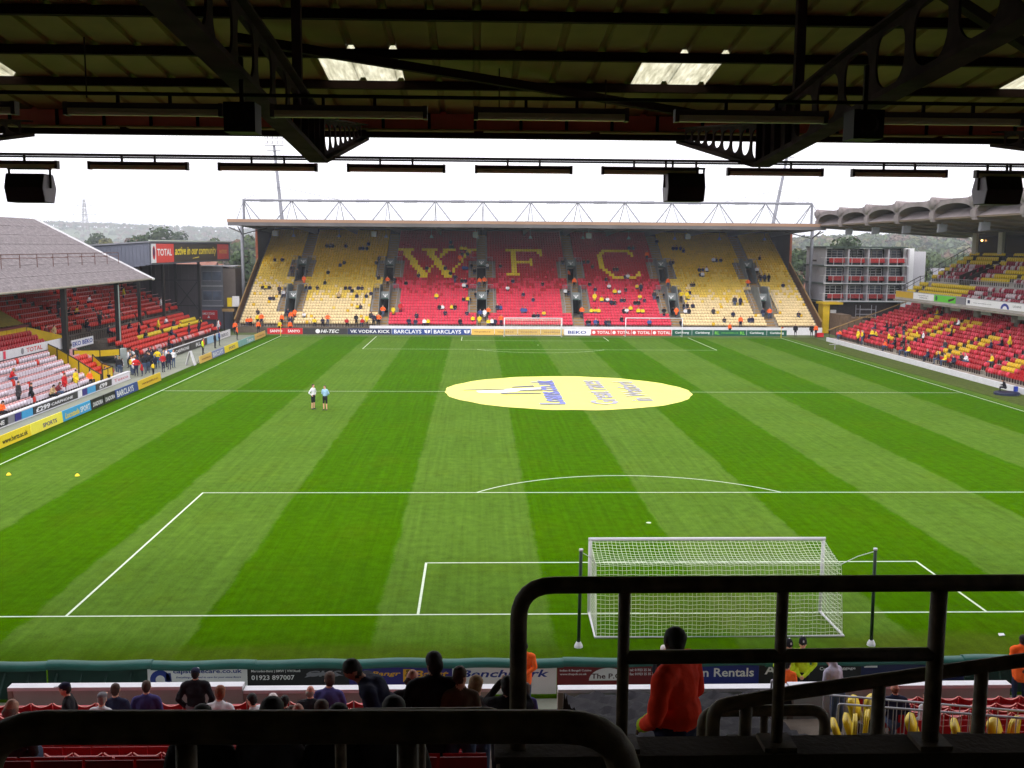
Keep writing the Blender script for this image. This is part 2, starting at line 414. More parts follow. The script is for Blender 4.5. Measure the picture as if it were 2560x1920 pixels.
# ================================================================== GOALS
def make_goal(name, label, y, cx, back, net_depth=2.1, cell=.13, poles=True, r=.06, netr=.006, full=True):
    """goal on the line y, net running towards sign 'back' in Y"""
    t = thing(name, label, 'goal', (cx, y, 0), group=None)
    W, H = 3.72, 2.44
    for s in (-1, 1): part('post', MB().tube([(s*W,0,0),(s*W,0,H)], r, 12), M_white, t, True)
    part('crossbar', MB().tube([(-W-r,0,H),(W+r,0,H)], r, 12), M_white, t, True)
    bz = .035
    part('ground_bar', MB().tube([(-W,0,bz),(-W-.05,back*net_depth,bz),(W+.02,back*net_depth,bz),(W,0,bz)], .04, 8), M_white, t)
    if not full: return t
    nb = MB(); nx = int(2*W/cell); prof = []
    # profile of net from crossbar back and down, sagging
    for k in range(int((1.55+2.5)/cell)+1):
        prof.append(k*cell)
    def P(u, s):   # u in [-1,1] across, s arc length
        top = 1.5
        if s < top:
            q = s/top; yy = back*q*(net_depth-.45); zz = H - .32*q - .14*math.sin(q*math.pi)*(1-abs(u)**6*.5)
        else:
            q = min(1, (s-top)/2.25); yy = back*((net_depth-.45) + .40*q**.8 + .12*math.sin(q*math.pi)*(1-u*u)); zz = (H-.32)*(1-q)+.03
        wob = .012*math.sin(u*37+s*5)
        return Vector((u*W, yy, zz+wob))
    ns = 30; smax = 3.75
    for i in range(nx+1):
        u = -1+2*i/nx; nb.tube([P(u, smax*k/ns) for k in range(ns+1)], netr, 3, caps=False)
    for j in range(1, int(smax/cell)+1):
        s = j*cell; nb.tube([P(-1+2*k/40, s) for k in range(41)], netr, 3, caps=False)
    net = part('net', nb, M_net, t)
    for sd in (-1, 1):   # side nets
        sb = MB(); n = int(net_depth/cell)
        for i in range(1, n):
            q = i/n; yy = back*q*net_depth
            top_z = H - .34*min(1, q*net_depth/1.65) if q*net_depth < 1.65 else 2.1*(1-(q*net_depth-1.65)/.45)
            sb.tube([(sd*W, yy, .03), (sd*(W-.05*math.sin(q*3.1)), yy, top_z*.5), (sd*W, yy, top_z)], netr, 3, caps=False)
        for j in range(1, int(H/cell)):
            z = j*cell; yl = net_depth if z < .05 else net_depth-.45*(z/2.1 if z < 2.1 else 1)
            if z > 2.1: yl = max(.1, 1.65*(H-z)/.34)
            sb.tube([(sd*W,0,z),(sd*(W-.05),back*yl*.5,z-.03),(sd*W,back*yl,z)], netr, 3, caps=False)
        part('side_net', sb, M_net, t)
    return t
M_net = S('net_cord', 226, 232, 214, rough=.8, var=.05)
near_goal = make_goal('football_goal', 'white football goal with full net in front of the near advertising boards', .06, -.0, -1)
M_greenpole = S('dark_green_pole', 22, 48, 34, rough=.5, var=.2, scale=4)
for s in (-1, 1):
    t = thing('net_support_pole', ('dark green net pole with white foot, left of the near goal', 'dark green net pole with white foot, right of the near goal')[s > 0], 'pole', (s*4.33, -2.7, 0), group='net support poles')
    part('pole', MB().tube([(0,0,0),(-s*.03,0,2.9)], .05, 10), M_greenpole, t, True)
    part('pole_foot', MB().tube([(0,0,0),(0,0,.06),(0,0,.16)], [.13,.12,.07], 10), M_white, t)
    part('pole_cap', MB().tube([(-s*.03,0,2.9),(-s*.03,0,2.95)], .06, 10), M_white, t)
    part('stay_cord', MB().tube([(-s*.03,0,2.86),(-s*.35,.5,2.55),(-s*.62,1.05,2.14)], .012, 4), M_white, t)
far_goal = make_goal('football_goal', 'white football goal on the far goal line, left of the two far goals', PL-.06, 0, 1, cell=.24, netr=.008)
spare = make_goal('practice_goal', 'white netless practice goal standing beyond the far goal line, right of the two far goals', PL+1.1, 15.9, 1, full=False, net_depth=1.5)

# ================================================================== CENTRE BANNER
def disc(n, rx, ry, z):
    b = MB(); b.v = [(0,0,z)] + [((rx+.06*math.sin(i*1.7)+.05*math.sin(i*.61))*math.cos(2*math.pi*i/n), (ry+.06*math.sin(i*1.3))*math.sin(2*math.pi*i/n), z+.012+.012*math.sin(i*.9)) for i in range(n)]
    b.f = [(0, 1+i, 1+(i+1) % n) for i in range(n)]; b.m = [0]*n; return b
ban = thing('centre_banner', 'large round pale yellow sponsor banner spread over the centre circle', 'banner', (.05, PL/2+.1, .012))
part('banner_sheet', disc(96, 9.9, 9.75, .01), S('pale_yellow_banner', 236, 230, 112, rough=.7, var=.05, scale=.6, bump=.4, bscale=2), ban)
I_lilac = ink('lilac', 166, 164, 178)
for (s, x, y, w, h, bold) in (('Loans.co.uk', -.7, -7.2, 14.0, 2.0, B3), ('Great rates', 3.3, -7.2, 13.8, 2.1, B2), ('in Watford', 6.1, -5.4, 11.2, 1.8, B2)):
    # text runs along +Y, read from the right-hand stand
    letter(s, (x, y, .06), (0,1,0), (-1,0,0), w, h, ink('bannerblue', 112, 120, 190) if s[0] == 'L' else I_lilac, ban, bold)
b = MB()   # white figure mark with dark bars
def blobpoly(pts, z): b.add([(x,y,z) for x,y in pts], [tuple(range(len(pts)))])
b.mi(0); blobpoly([(-7.2,-1.1),(-5.6,-1.5),(-4.2,-.6),(-3.6,.3),(-4.3,.7),(-6.2,.2),(-7.4,-.1)], .032); blobpoly([(-5.1,.6),(-3.6,.4),(-2.2,.9),(-2.0,1.9),(-3.4,1.6),(-4.9,1.3)], .034)
b.mi(1)
for p in ([(-8.4,.3),(-4.6,1.0),(-4.6,1.3),(-8.4,.6)], [(-5.4,-1.9),(-2.2,-1.5),(-2.2,-1.1),(-5.4,-1.5)], [(-3.9,-.1),(-2.0,.3),(-2.0,.6),(-3.9,.2)], [(-4.4,2.0),(-2.5,2.6),(-2.6,3.3),(-4.5,2.4)]): blobpoly(p, .036)
pm = part('printed_mark', b, [I_white, ink('slate', 92, 92, 118)], ban); pm.location.z = .025
# cones and litter
M_cone = S('yellow_cone', 236, 206, 30, rough=.5)
for i, (x, y, l) in enumerate(((-30.83,20.3,'yellow disc cone on the grass near the left touchline, left one'), (-27.35,20.1,'yellow disc cone on the grass near the left touchline, right one'))):
    tag(MB().tube([(x,y,.0),(x,y,.03),(x,y,.11),(x,y,.12)], [.12,.115,.05,.025], 12).build('marker_cone', M_cone), l, 'cone', 'marker cones')
for (x, y, l) in ((8.6,-2.0,'small white scrap lying right of the near goal'),):
    tag(MB().hexa([(x-.1,y-.06,.01),(x+.09,y-.04,.01),(x+.1,y+.07,.03),(x-.08,y+.05,.02),(x-.1,y-.06,.02),(x+.09,y-.04,.03),(x+.1,y+.07,.05),(x-.08,y+.05,.06)]).build('paper_scrap', M_white), l, 'litter')
# corner flags (far)
for sx, l in ((-1,'corner flag at the far left corner of the pitch'), (1,'corner flag at the far right corner of the pitch')):
    t = thing('corner_flag', l, 'flag', (sx*HX, PL, 0), group='corner flags')
    part('flag_pole', MB().tube([(0,0,0),(0,0,1.5)], .03, 6), I_yel, t); part('flag', MB().add([(0,0,1.5),(0,0,1.2),(.35,.05,1.34)], [(0,1,2)]), I_red, t)
# ================================================================== NEAR STAND (where the picture is taken from)
def F(y):      # tread height of the near terrace
    pts = [(-8.8,.72),(-9.6,.75),(-16.5,3.0),(-21.5,5.75),(-31.6,10.25),(-37.5,12.9)]
    for (a, za), (b, zb) in zip(pts, pts[1:]):
        if y >= b: return za + (zb-za)*(a-y)/(a-b)
    return pts[-1][1]
ROW = .75
near = thing('near_stand', 'dark roofed terrace in the foreground with olive sheet roof and maroon fascia', 'stand')
ny0 = -9.0
def rowf(k): return F(ny0-(k+.5)*ROW)
for k in range(38):
    y1 = ny0-k*ROW; y0 = y1-ROW
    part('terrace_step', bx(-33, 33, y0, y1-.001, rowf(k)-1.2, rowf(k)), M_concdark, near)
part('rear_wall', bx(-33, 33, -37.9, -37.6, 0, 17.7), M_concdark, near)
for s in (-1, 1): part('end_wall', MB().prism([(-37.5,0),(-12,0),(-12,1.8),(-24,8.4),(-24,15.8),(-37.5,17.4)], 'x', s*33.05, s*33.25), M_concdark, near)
# roof
def RZ(y): return 14.3 + .12*(-9.6-y)
PUR = [-9.5, -11.95, -13.82, -15.7, -17.6, -19.6, -21.7, -24.4, -27.2, -30.2, -33.4, -37.5]
def sheet_mesh(w, y0, y1, mat_):
    """one trapezoidal roof sheet, ribs running down the slope; local x 0..w"""
    b = MB(); prof = []
    n = 2
    for i in range(n):
        x = w*i/n; prof += [(x, 0), (x+w/n-.14, 0), (x+w/n-.11, .06), (x+w/n-.03, .06)]
    prof.append((w, 0))
    top = [(x, z+.012) for x, z in prof]
    for (a, za), (c, zc) in zip(prof, prof[1:]):
        b.hexa([(a,y0,RZ(y0)+za),(c,y0,RZ(y0)+zc),(c,y1,RZ(y1)+zc),(a,y1,RZ(y1)+za),(a,y0,RZ(y0)+za+.012),(c,y0,RZ(y0)+zc+.012),(c,y1,RZ(y1)+zc+.012),(a,y1,RZ(y1)+za+.012)])
    return b.mesh('roof_sheet', mat_)
M_skylight = bpy.data.materials.new('translucent_sheet'); M_skylight.use_nodes = True
_nt = M_skylight.node_tree; _nt.nodes.remove(_nt.nodes['Principled BSDF'])
_o = _nt.nodes['Material Output']; _d = _nt.nodes.new('ShaderNodeBsdfDiffuse'); _t = _nt.nodes.new('ShaderNodeBsdfTranslucent'); _a = _nt.nodes.new('ShaderNodeMixShader')
_n = _nt.nodes.new('ShaderNodeTexNoise'); _n.inputs['Scale'].default_value = 5; _n.inputs['Detail'].default_value = 6
_cr = _nt.nodes.new('ShaderNodeValToRGB'); _cr.color_ramp.elements[0].position = .35; _cr.color_ramp.elements[0].color = (.62,.61,.50,1); _cr.color_ramp.elements[1].position = .7; _cr.color_ramp.elements[1].color = (.95,.94,.82,1)
_tc = _nt.nodes.new('ShaderNodeTexCoord'); _mp = _nt.nodes.new('ShaderNodeMapping'); _mp.inputs['Scale'].default_value = (3, .4, 1)
_nt.links.new(_tc.outputs['Object'], _mp.inputs[0]); _nt.links.new(_mp.outputs[0], _n.inputs['Vector']); _nt.links.new(_n.outputs['Fac'], _cr.inputs[0])
_nt.links.new(_cr.outputs[0], _d.inputs['Color']); _nt.links.new(_cr.outputs[0], _t.inputs['Color'])
_a.inputs[0].default_value = .85; _nt.links.new(_d.outputs[0], _a.inputs[1]); _nt.links.new(_t.outputs[0], _a.inputs[2]); _nt.links.new(_a.outputs[0], _o.inputs['Surface'])
SKY = [(-17.1,-15.8), (-10.05,-8.75), (-4.5,-3.2), (2.5,3.8), (9.6,10.9)]
SW = 1.3875
xs0 = -10.05 - SW*12
NB = len(PUR)-1
for j in range(NB):
    y1, y0 = PUR[j], PUR[j+1]
    me = sheet_mesh(SW, y0, y1, M_roofdeck)
    mesky = sheet_mesh(SW, y0, y1, M_skylight) if j == 1 else None
    if j < 6:
        for i in range(26):
            x = xs0+i*SW
            sk = j == 1 and any(abs(x+SW/2-(a+b)/2) < .66 for a, b in SKY)
            link('skylight_sheet' if sk else 'roof_sheet', mesky if sk else me, near, None, (x, 0, 0))
        b = MB()
        for xa, n in ((xs0-SW*6, 6), (xs0+26*SW, 10)):
            for i in range(n): b.quad((xa+i*SW,y0,RZ(y0)),(xa+(i+1)*SW,y0,RZ(y0)),(xa+(i+1)*SW,y1,RZ(y1)),(xa+i*SW,y1,RZ(y1)))
        stuff(part('roof_sheet_run', b, M_roofdeck, near))
    else:
        b = MB()
        for i in range(42): x = xs0-SW*6+i*SW; b.hexa([(x,y0,RZ(y0)),(x+SW,y0,RZ(y0)),(x+SW,y1,RZ(y1)),(x,y1,RZ(y1)),(x,y0,RZ(y0)+.02),(x+SW,y0,RZ(y0)+.02),(x+SW,y1,RZ(y1)+.02),(x,y1,RZ(y1)+.02)])
        stuff(part('roof_sheet_run', b, M_roofdeck, near))
for y in PUR[1:]:
    b = MB(); z = RZ(y)-.005
    b.box(-33, 33, y-.045, y+.045, z-.13, z); b.box(-33, 33, y-.07, y+.07, z-.145, z-.1305)
    part('purlin', b, M_purlin, near)
# eaves: maroon boards behind a front gutter beam
fp = MB().box(-.46, .46, -.02, .02, 13.975, 14.34).mesh('fascia_panel', M_maroon)
fd = MB().box(-.03, .03, -.045, .0, 13.96, 14.33).mesh('fascia_divider', M_purlin)
for i in range(36):
    x = -24+i*.95
    link('fascia_panel', fp, near, None, (x, -9.55, 0)); link('fascia_divider', fd, near, None, (x+.475, -9.555, 0))
b = MB().box(-33, -24.5, -9.57, -9.53, 13.97, 14.24).box(10, 33, -9.57, -9.53, 13.97, 14.24); stuff(part('fascia_run', b, M_maroon, near))
M_soffit = S('yellowed_soffit', 150, 142, 96, rough=.6, var=.1)
part('eaves_light_stop', bx(-33, 33, -9.52, -9.49, 13.9, 14.42), M_maroon, near)  # added behind the fascia to keep sky light out of the gap
part('gutter_beam', MB().box(-33, 33, -9.7, -9.35, 13.82, 13.90).box(-33, 33, -9.74, -9.701, 13.80, 13.96), M_purlin, near)
for i in range(14):
    x = -24+i*2.4; part('soffit_strip', bx(x, x+2.2, -9.99, -9.76, 13.905, 13.93), M_soffit, near)
part('eaves_ledge', bx(-33, 33, -9.76, -9.58, 13.94, 13.97), S('eaves_ledge_paint', 150, 140, 90, rough=.6), near)
# haunched roof beams with long openings in the web
TX = [-23.1, -16.45, -9.68, -3.08, 3.55, 10.2]
def beam_low(y):
    A, Bp, Cp = (-15.9, 12.82), (-9.75, 13.76), (-23.5, 13.36)
    if y > A[0]: return A[1]+(Bp[1]-A[1])*(y-A[0])/(Bp[0]-A[0])
    return A[1]+(Cp[1]-A[1])*(A[0]-y)/(A[0]-Cp[0])
def beam_top(y):
    T = [(-9.75,14.02),(-15.9,13.42),(-19.6,13.80),(-23.5,14.12),(-37.5,15.2)]
    for (a, za), (c, zc) in zip(T, T[1:]):
        if y >= c: return za+(zc-za)*(a-y)/(a-c)
    return T[-1][1]
def beam_web():
    b = MB(); edges = [-10.1-.65*i for i in range(10)]+[-16.4,-16.9,-17.4]+[-17.4-.95*i for i in range(1,22)]
    n = 28; th = .012
    for ci, (ya, yb) in enumerate(zip(edges, edges[1:])):
        yc = (ya+yb)/2; hw = abs(ya-yb)/2
        lo = lambda y: beam_low(y)+.03
        hi = beam_top
        hc = (lo(yc)+hi(yc))/2; hh = (hi(yc)-lo(yc))/2
        if hh < .11: 
            b.hexa([(-th,yb,lo(yb)),(th,yb,lo(yb)),(th,ya,lo(ya)),(-th,ya,lo(ya)),(-th,yb,hi(yb)),(th,yb,hi(yb)),(th,ya,hi(ya)),(-th,ya,hi(ya))]); continue
        solid = ci in (9, 10, 11)     # stiffened joint plates
        inner = []; outer = []; iw = .05 if hw < .4 else .10
        for k in range(n):
            a = 2*math.pi*(k+.5)/n; ca, sa = math.cos(a), math.sin(a)
            e = .62 if sa > 0 else .85      # squarer at the top, rounded at the bottom
            px = math.copysign(abs(ca)**e, ca)*(hw-iw); pz = math.copysign(abs(sa)**e, sa)*(hh-.055)
            inner.append((yc+px, hc+pz + (0)))
            t = 1/max(abs(ca), abs(sa)); ox, oz = ca*t*hw, sa*t
            y = yc+ox; outer.append((y, lo(y)+(hi(y)-lo(y))*(oz+1)/2))
        for s in (-th, th):
            vv = [(s, *p) for p in outer] + [(s, *p) for p in inner]
            ff = [(k, (k+1) % n, n+(k+1) % n, n+k) for k in range(n)]
            if solid: ff = [tuple(range(n))]
            b.add(vv, ff)
        if not solid:
            vv = [(-th, *p) for p in inner] + [(th, *p) for p in inner]
            b.add(vv, [(k, (k+1) % n, n+(k+1) % n, n+k) for k in range(n)])
    return b
web_me = beam_web().mesh('web', M_truss)
fl = MB()
ysq = [-9.75, -15.9, -37.4]
for a, c in zip(ysq, ysq[1:]):
    za, zc = beam_low(a), beam_low(c)
    fl.hexa([(-.13,c,zc-.03),(.13,c,zc-.03),(.13,a,za-.03),(-.13,a,za-.03),(-.13,c,zc+.03),(.13,c,zc+.03),(.13,a,za+.03),(-.13,a,za+.03)])
fl_me = fl.mesh('bottom_flange', M_truss)
tpb = MB(); tq = [-9.75,-15.9,-19.6,-23.5,-37.4]
for a, c in zip(tq, tq[1:]):
    za, zc = beam_top(a), beam_top(c); tpb.hexa([(-.11,c,zc),(.11,c,zc),(.11,a,za),(-.11,a,za),(-.11,c,zc+.03),(.11,c,zc+.03),(.11,a,za+.03),(-.11,a,za+.03)])
for y in (-17.6,-21.7,-24.4,-27.2,-30.2,-33.4): tpb.box(-.06,.06,y-.06,y+.06,beam_top(y)+.031,RZ(y)-.147)
tp_me = tpb.mesh('top_flange', M_truss)
st_mes = [bx(-.1, .1, y-.012, y+.012, beam_low(y)+.03, beam_top(y)).mesh('stiffener', M_truss) for y in (-15.95, -16.4, -16.9, -17.4)]
for x in TX:
    w = link('roof_beam', web_me, near, None, (x, 0, 0))
    for nm, me in (('bottom_flange', fl_me), ('top_flange', tp_me), *[('stiffener', q) for q in st_mes]): link(nm, me, w)
for (p, q) in (((-11.06,-15.2,14.7),(-3.1,-10.9,14.2)), ((-3.1,-19.5,15.1),(3.5,-13.2,14.4)), ((-16.4,-19.0,15.1),(-9.7,-24,15.6))):
    part('wind_brace', MB().bar(p, q, .14, .14), M_purlin, near)
for x, y in ((-13.6,-14.3), (-6.95,-12.9), (-5.0,-12.3)): part('hanger_rod', MB().tube([(x,y,RZ(y)-.02),(x,y,13.9)], .012, 5), M_dark, near)
# conduit and light fittings: two rows of batten fittings
part('conduit', MB().tube([(-30,-15.2,12.93),(30,-15.2,12.93)], .022, 6).box(-30,30,-15.17,-15.13,12.885,12.91), M_dark, near)
part('conduit', MB().tube([(-30,-21.2,13.02),(30,-21.2,13.02)], .02, 6), M_dark, near)
M_tubecover = S('lamp_cover', 236, 228, 190, rough=.35, var=.06)
M_lampbody = S('lamp_body', 96, 84, 84, rough=.5, var=.1)
def fitting(x, y, z, label, group):
    t = thing('strip_light', label, 'light', (x, y, z), group=group)
    part('lamp_body', bx(-.74, .74, -.05, .05, .02, .07), M_lampbody, t)
    part('lamp_cover', MB().prism([(-.045,.018),(-.05,-.02),(-.03,-.045),(.03,-.045),(.05,-.02),(.045,.018)], 'x', -.72, .72), M_tubecover, t)
    for s in (-1, 1): part('end_cap', bx(s*.72, s*.76, -.055, .055, -.05, .075), M_lampbody, t)
    for s in (-.25, .25): part('bracket', bx(s-.015, s+.015, -.015, .015, .07, .15), M_dark, t)
    return t
f0 = f1 = None
for i in range(10):
    x = -16.5+.0 + i*1.975 + .0
    x = -10.56+1.975*(i-3)
    l0 = 'unlit strip light hanging on the front conduit below the roof edge'
    l1 = 'unlit strip light in the rear row under the roof sheets'
    if f0 is None:
        f0 = fitting(x, -15.2, 12.76, l0, 'strip lights on the front conduit'); f1 = fitting(x, -21.2, 12.86, l1, 'strip lights in the rear row')
    else:
        c = copy_tree(f0); c.location = (x, -15.2, 12.76); d = copy_tree(f1); d.location = (x, -21.2, 12.86)
        ORD = ('first','second','third','fourth','fifth','sixth','seventh','eighth','ninth','tenth')
        c['label'] = l0+', %s from the left' % ORD[i]; d['label'] = l1+', %s from the left' % ORD[i]
f0['label'] += ', first from the left'; f1['label'] += ', first from the left'
M_spk = S('black_speaker', 30, 24, 26, rough=.6, var=.1); M_spkside = S('speaker_side_panel', 170, 160, 186, rough=.5)
def front_speaker(x, label):
    t = thing('hanging_speaker', label, 'speaker', (x, -15.2, 12.2 if x < -10 else 12.3), group='speakers hung below the front conduit')
    part('cabinet', MB().prism([(-.16,0),(.2,.0),(.30,.22),(.2,.43),(-.16,.43),(-.24,.22)], 'x', -.28, .28), M_spk, t)
    for s in (-1, 1):
        part('side_panel', MB().prism([(-.15,.01),(.19,.01),(.285,.22),(.19,.42),(-.15,.42),(-.225,.22)], 'x', s*.281, s*.29), M_spkside, t)
        part('bracket', MB().bar((s*.31,.02,.22),(s*.31,.02,.5), .03, .02), M_dark, t)
    part('yoke', bx(-.33, .33, -.0, .04, .5, .53), M_dark, t)
    part('hanger', MB().box(-.2,-.17,.0,.03,.53,.62).box(.17,.2,.0,.03,.53,.62), M_dark, t)
front_speaker(-14.2, 'black angled speaker hanging at the far left under the roof edge')
front_speaker(-4.09, 'black angled speaker hanging right of centre under the roof edge')
front_speaker(.92, 'black angled speaker hanging at the far right under the roof edge')
for x, l in ((-9.62,'square black box speaker fixed to the left roof beam'), (-3.5,'square black box speaker fixed to the right roof beam')):
    t = thing('box_speaker', l, 'speaker', (x, -21.2, 12.66))
    part('cabinet', bx(-.15,.15,-.14,.16,0,.28), M_spk, t); part('speaker_cone', MB().tube([(0,-.142,.14),(0,-.155,.14)], [.10,.07], 14), M_dark, t); part('hanger', bx(-.02,.02,-.02,.02,.28,.72), M_dark, t)

# ------------------------------------------------------------------ front wall, seats
for (xa, xb, za) in ((-18.0,-12.7,1.50), (-12.66,-6.9,1.40), (-5.4,0.0,1.36), (.04,5.3,1.40)):
    t = thing('front_wall', {-18.0:'pale front wall of the near terrace, far left length', -12.66:'pale front wall of the near terrace, left of the gap', -5.4:'pale front wall of the near terrace, right of the gap', .04:'pale front wall of the near terrace behind the steel barriers'}[xa], 'wall', ((xa+xb)/2, -8.6, 0), group='front wall lengths')
    w = (xb-xa)/2
    part('wall_panel', bx(-w, w, -.09, .09, .0, za-.06), M_offwhite, t)
    part('wall_cap', bx(-w-.01, w+.01, -.13, .13, za-.06, za+.02), M_white, t)
    part('wall_end', bx(-w-.02, -w+.1, -.1, .1, 0, za-.061), M_concrete, t)
def seat_parts(c1, c2):
    """tip-up seat, local front = +y (faces the pitch from the near stand)"""
    b = MB(); n = 4
    for i in range(n):
        u0, u1 = -1+2*i/n, -1+2*(i+1)/n
        x0, x1 = u0*.22, u1*.22
        d = lambda u: .035*(1-u*u); h = lambda u: .82-.075*(1-u*u)
        b.hexa([(x0,-.17-d(u0),.40),(x1,-.17-d(u1),.40),(x1,-.145-d(u1),.40),(x0,-.145-d(u0),.40),
                (x0,-.215-d(u0),h(u0)),(x1,-.215-d(u1),h(u1)),(x1,-.185-d(u1),h(u1)),(x0,-.185-d(u0),h(u0))])
    p = MB()
    p.hexa([(-.19,-.14,.36),(.19,-.14,.36),(.19,-.04,.36),(-.19,-.04,.36),(-.2,-.125,.72),(.2,-.125,.72),(.2,-.075,.72),(-.2,-.075,.72)])
    s = MB().box(-.17,-.13,-.17,-.06,0,.38).box(.13,.17,-.17,-.06,0,.38)
    return b.mesh('backrest', c1), p.mesh('seat_pan', c1), s.mesh('bracket', M_seatdark)
nb_, np_, ns_ = seat_parts(M_red, M_red)
M_rimlight = S('seat_rim_highlight', 225, 130, 120, rough=.4)  # pale strip paints the light caught along the backrest's top edge
rim = MB()
for i in range(8):
    u0, u1 = -1+2*i/8, -1+2*(i+1)/8
    P_ = lambda u: (u*.222, -.20-.035*(1-u*u), .82-.075*(1-u*u)+.004)
    rim.bar(P_(u0), P_(u1), .028, .012)
rim_me = rim.mesh('rim', M_rimlight)
near_seat_extra = MB(); near_count = 0
for k in range(0, 18):
    y = ny0-(k+.5)*ROW-.08; z = rowf(k)
    for i in range(66):
        x = -19.2+i*.47
        if -7.0 < x < -5.3: continue
        if -5.4 < x < 1.4 and k < 12: continue          # seats under the dark sheet
        if k >= 16 and x > -7.2: continue
        vis = (k <= 2 and -18.6 < x < -7.1) or (8 <= k <= 13 and -15.6 < x < -10.4) or (k < 4 and 1.6 < x < 5.6) or (9 <= k <= 12 and -9.4 < x < -7.6)
        vis = vis and near_count < 170
        if vis:
            near_count += 1
            o = thing('stadium_chair', 'red plastic tip-up seat in the near terrace', 'seat', (x, y, z), group='red seats of the near terrace')
            bk = link('backrest', nb_, o); link('rim', rim_me, bk); link('seat_pan', np_, o); link('bracket', ns_, o)
        else:
            o2 = MB()
            near_seat_extra.add([(x+px, y+py, z+pz) for px, py, pz in ((-.22,-.2,.4),(.22,-.2,.4),(.22,-.2,.79),(-.22,-.2,.79),(-.22,-.17,.4),(.22,-.17,.4),(.22,-.19,.79),(-.22,-.19,.79))], [(0,1,2,3),(7,6,5,4),(3,2,6,7),(0,3,7,4),(1,5,6,2)])
            near_seat_extra.add([(x+px, y+py, z+pz) for px, py, pz in ((-.2,-.12,.36),(.2,-.12,.36),(.2,-.08,.72),(-.2,-.08,.72),(-.04,-.1,0),(.04,-.1,0),(.04,-.1,.38),(-.04,-.1,.38))], [(0,1,2,3),(4,5,6,7)])
ex = stuff(tag(near_seat_extra.build('stadium_chair_rows', M_red), 'further rows of red seats in the near terrace', 'seats'))
# dark sheet over the seats right of the gap
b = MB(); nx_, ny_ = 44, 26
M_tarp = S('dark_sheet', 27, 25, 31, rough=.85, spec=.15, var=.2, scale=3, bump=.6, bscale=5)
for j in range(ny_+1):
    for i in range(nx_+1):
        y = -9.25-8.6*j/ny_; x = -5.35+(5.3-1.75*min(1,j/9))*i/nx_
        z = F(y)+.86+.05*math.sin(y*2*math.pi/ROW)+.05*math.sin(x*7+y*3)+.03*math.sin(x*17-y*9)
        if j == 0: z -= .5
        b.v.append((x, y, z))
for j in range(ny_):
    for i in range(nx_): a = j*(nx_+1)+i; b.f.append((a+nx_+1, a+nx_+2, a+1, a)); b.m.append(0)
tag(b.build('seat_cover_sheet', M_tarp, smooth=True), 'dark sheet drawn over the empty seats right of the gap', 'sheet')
# gangway slab
for k in range(17):
    y1 = ny0-k*ROW; z = rowf(k)
    part('gangway_tread', bx(-6.95, -5.35, y1-ROW+.01, y1-.002, z+.002, z+.03), M_tan, near)

# ------------------------------------------------------------------ boards behind the near goal (read from the near stand)
M_padgreen = S('green_padding', 34, 92, 84, rough=.4, var=.15, scale=2, bump=.3, bscale=6)
M_padtop = S('green_mesh_cover', 18, 58, 50, rough=.7, var=.2, scale=2)
def nboard(x0, x1, label, base, name='advertising_board'):
    t = thing(name, label, 'board', ((x0+x1)/2, -6.0, 0), group='boards behind the near goal')
    w = (x1-x0)/2+.018
    part('panel', bx(-w, w, -.02, .02, .06, .84), base, t)
    part('frame', MB().box(-w, w, .022, .05, .05, .09).box(-w, w, .022, .05, .7, .74), M_dark, t)
    for s in (-1, 1): part('prop', MB().bar((s*w*.8, .05, .7), (s*w*.8, .45, .02), .04, .03), M_dark, t)
    return t, w
ux, uz = (1,0,0), (0,0,1)
def wr(t, s, x, z, w, h, m, bold=B2, sh=0.): letter(s, (x, -.025, z+.055), ux, uz, w, h, m, t, bold, sh)
t, w = nboard(-15.7, -13.2, 'white board with blue web address and blue roundel behind the near goal', I_white)
wr(t, 'capstonecare.co.uk', -.62, .60, 1.75, .15, I_blue); wr(t, 'Everything you need to care for your stone floors', -.55, .49, 1.65, .06, I_blue, B2, .25)
b = MB()
for i in range(14):
    a0, a1 = R(-20+i*17), R(-20+(i+1)*17)
    for r0, r1 in ((.12,.26),): b.add([(-.95+r*math.cos(a), -.024, .52+r*math.sin(a)) for r, a in ((r0,a0),(r1,a0),(r1,a1),(r0,a1))], [(0,1,2,3)])
b.add([(-.8,-.024,.7),(-.68,-.024,.7),(-.66,-.024,.46),(-.8,-.024,.5)], [(3,2,1,0)])
part('logo', b, I_blue, t)
t, w = nboard(-13.17, -10.6, 'black board with white phone number and silver car badge behind the near goal', I_blk)
wr(t, 'Mercedes-Benz | BMW | VW/Audi', -1.2, .63, 1.25, .085, I_white); wr(t, '01923 897007', -1.2, .44, 1.1, .13, I_white); wr(t, 'CKS', .2, .52, .9, .16, I_grey, B2, .25)
part('logo', MB().add([(.15,-.024,.55),(.3,-.024,.68),(.9,-.024,.70),(1.15,-.024,.6),(.9,-.024,.61),(.4,-.024,.6)], [(0,5,4,3,2,1)]), I_grey, t)
t, w = nboard(-10.57, -7.95, 'purple board with orange lettering behind the near goal', I_pur)
wr(t, 'Bangr', -.75, .5, .75, .15, I_org, B2, .25); wr(t, 'Balut', .33, .47, .9, .2, I_org, B2, .25)
part('label_strip', bx(.06, .26, -.026, -.021, .42, .76), I_org, t); letter('Indian', (.22, -.03, .44), (0,0,1), (-1,0,0), .3, .12, I_blk, t)
t, w = nboard(-7.92, -5.25, 'white board with slanted blue lettering behind the near goal', I_white)
wr(t, 'Benchmark', -1.15, .47, 2.3, .2, I_blue, B2, .25)
t, w = nboard(-5.2, -2.62, 'maroon board with white oval and phone numbers behind the near goal', I_mar)
wr(t, 'Indian & Bengali Cuisine', -1.24, .60, .82, .07, I_white); wr(t, 'www.thepcb.co.uk', -1.24, .5, .7, .07, I_white)
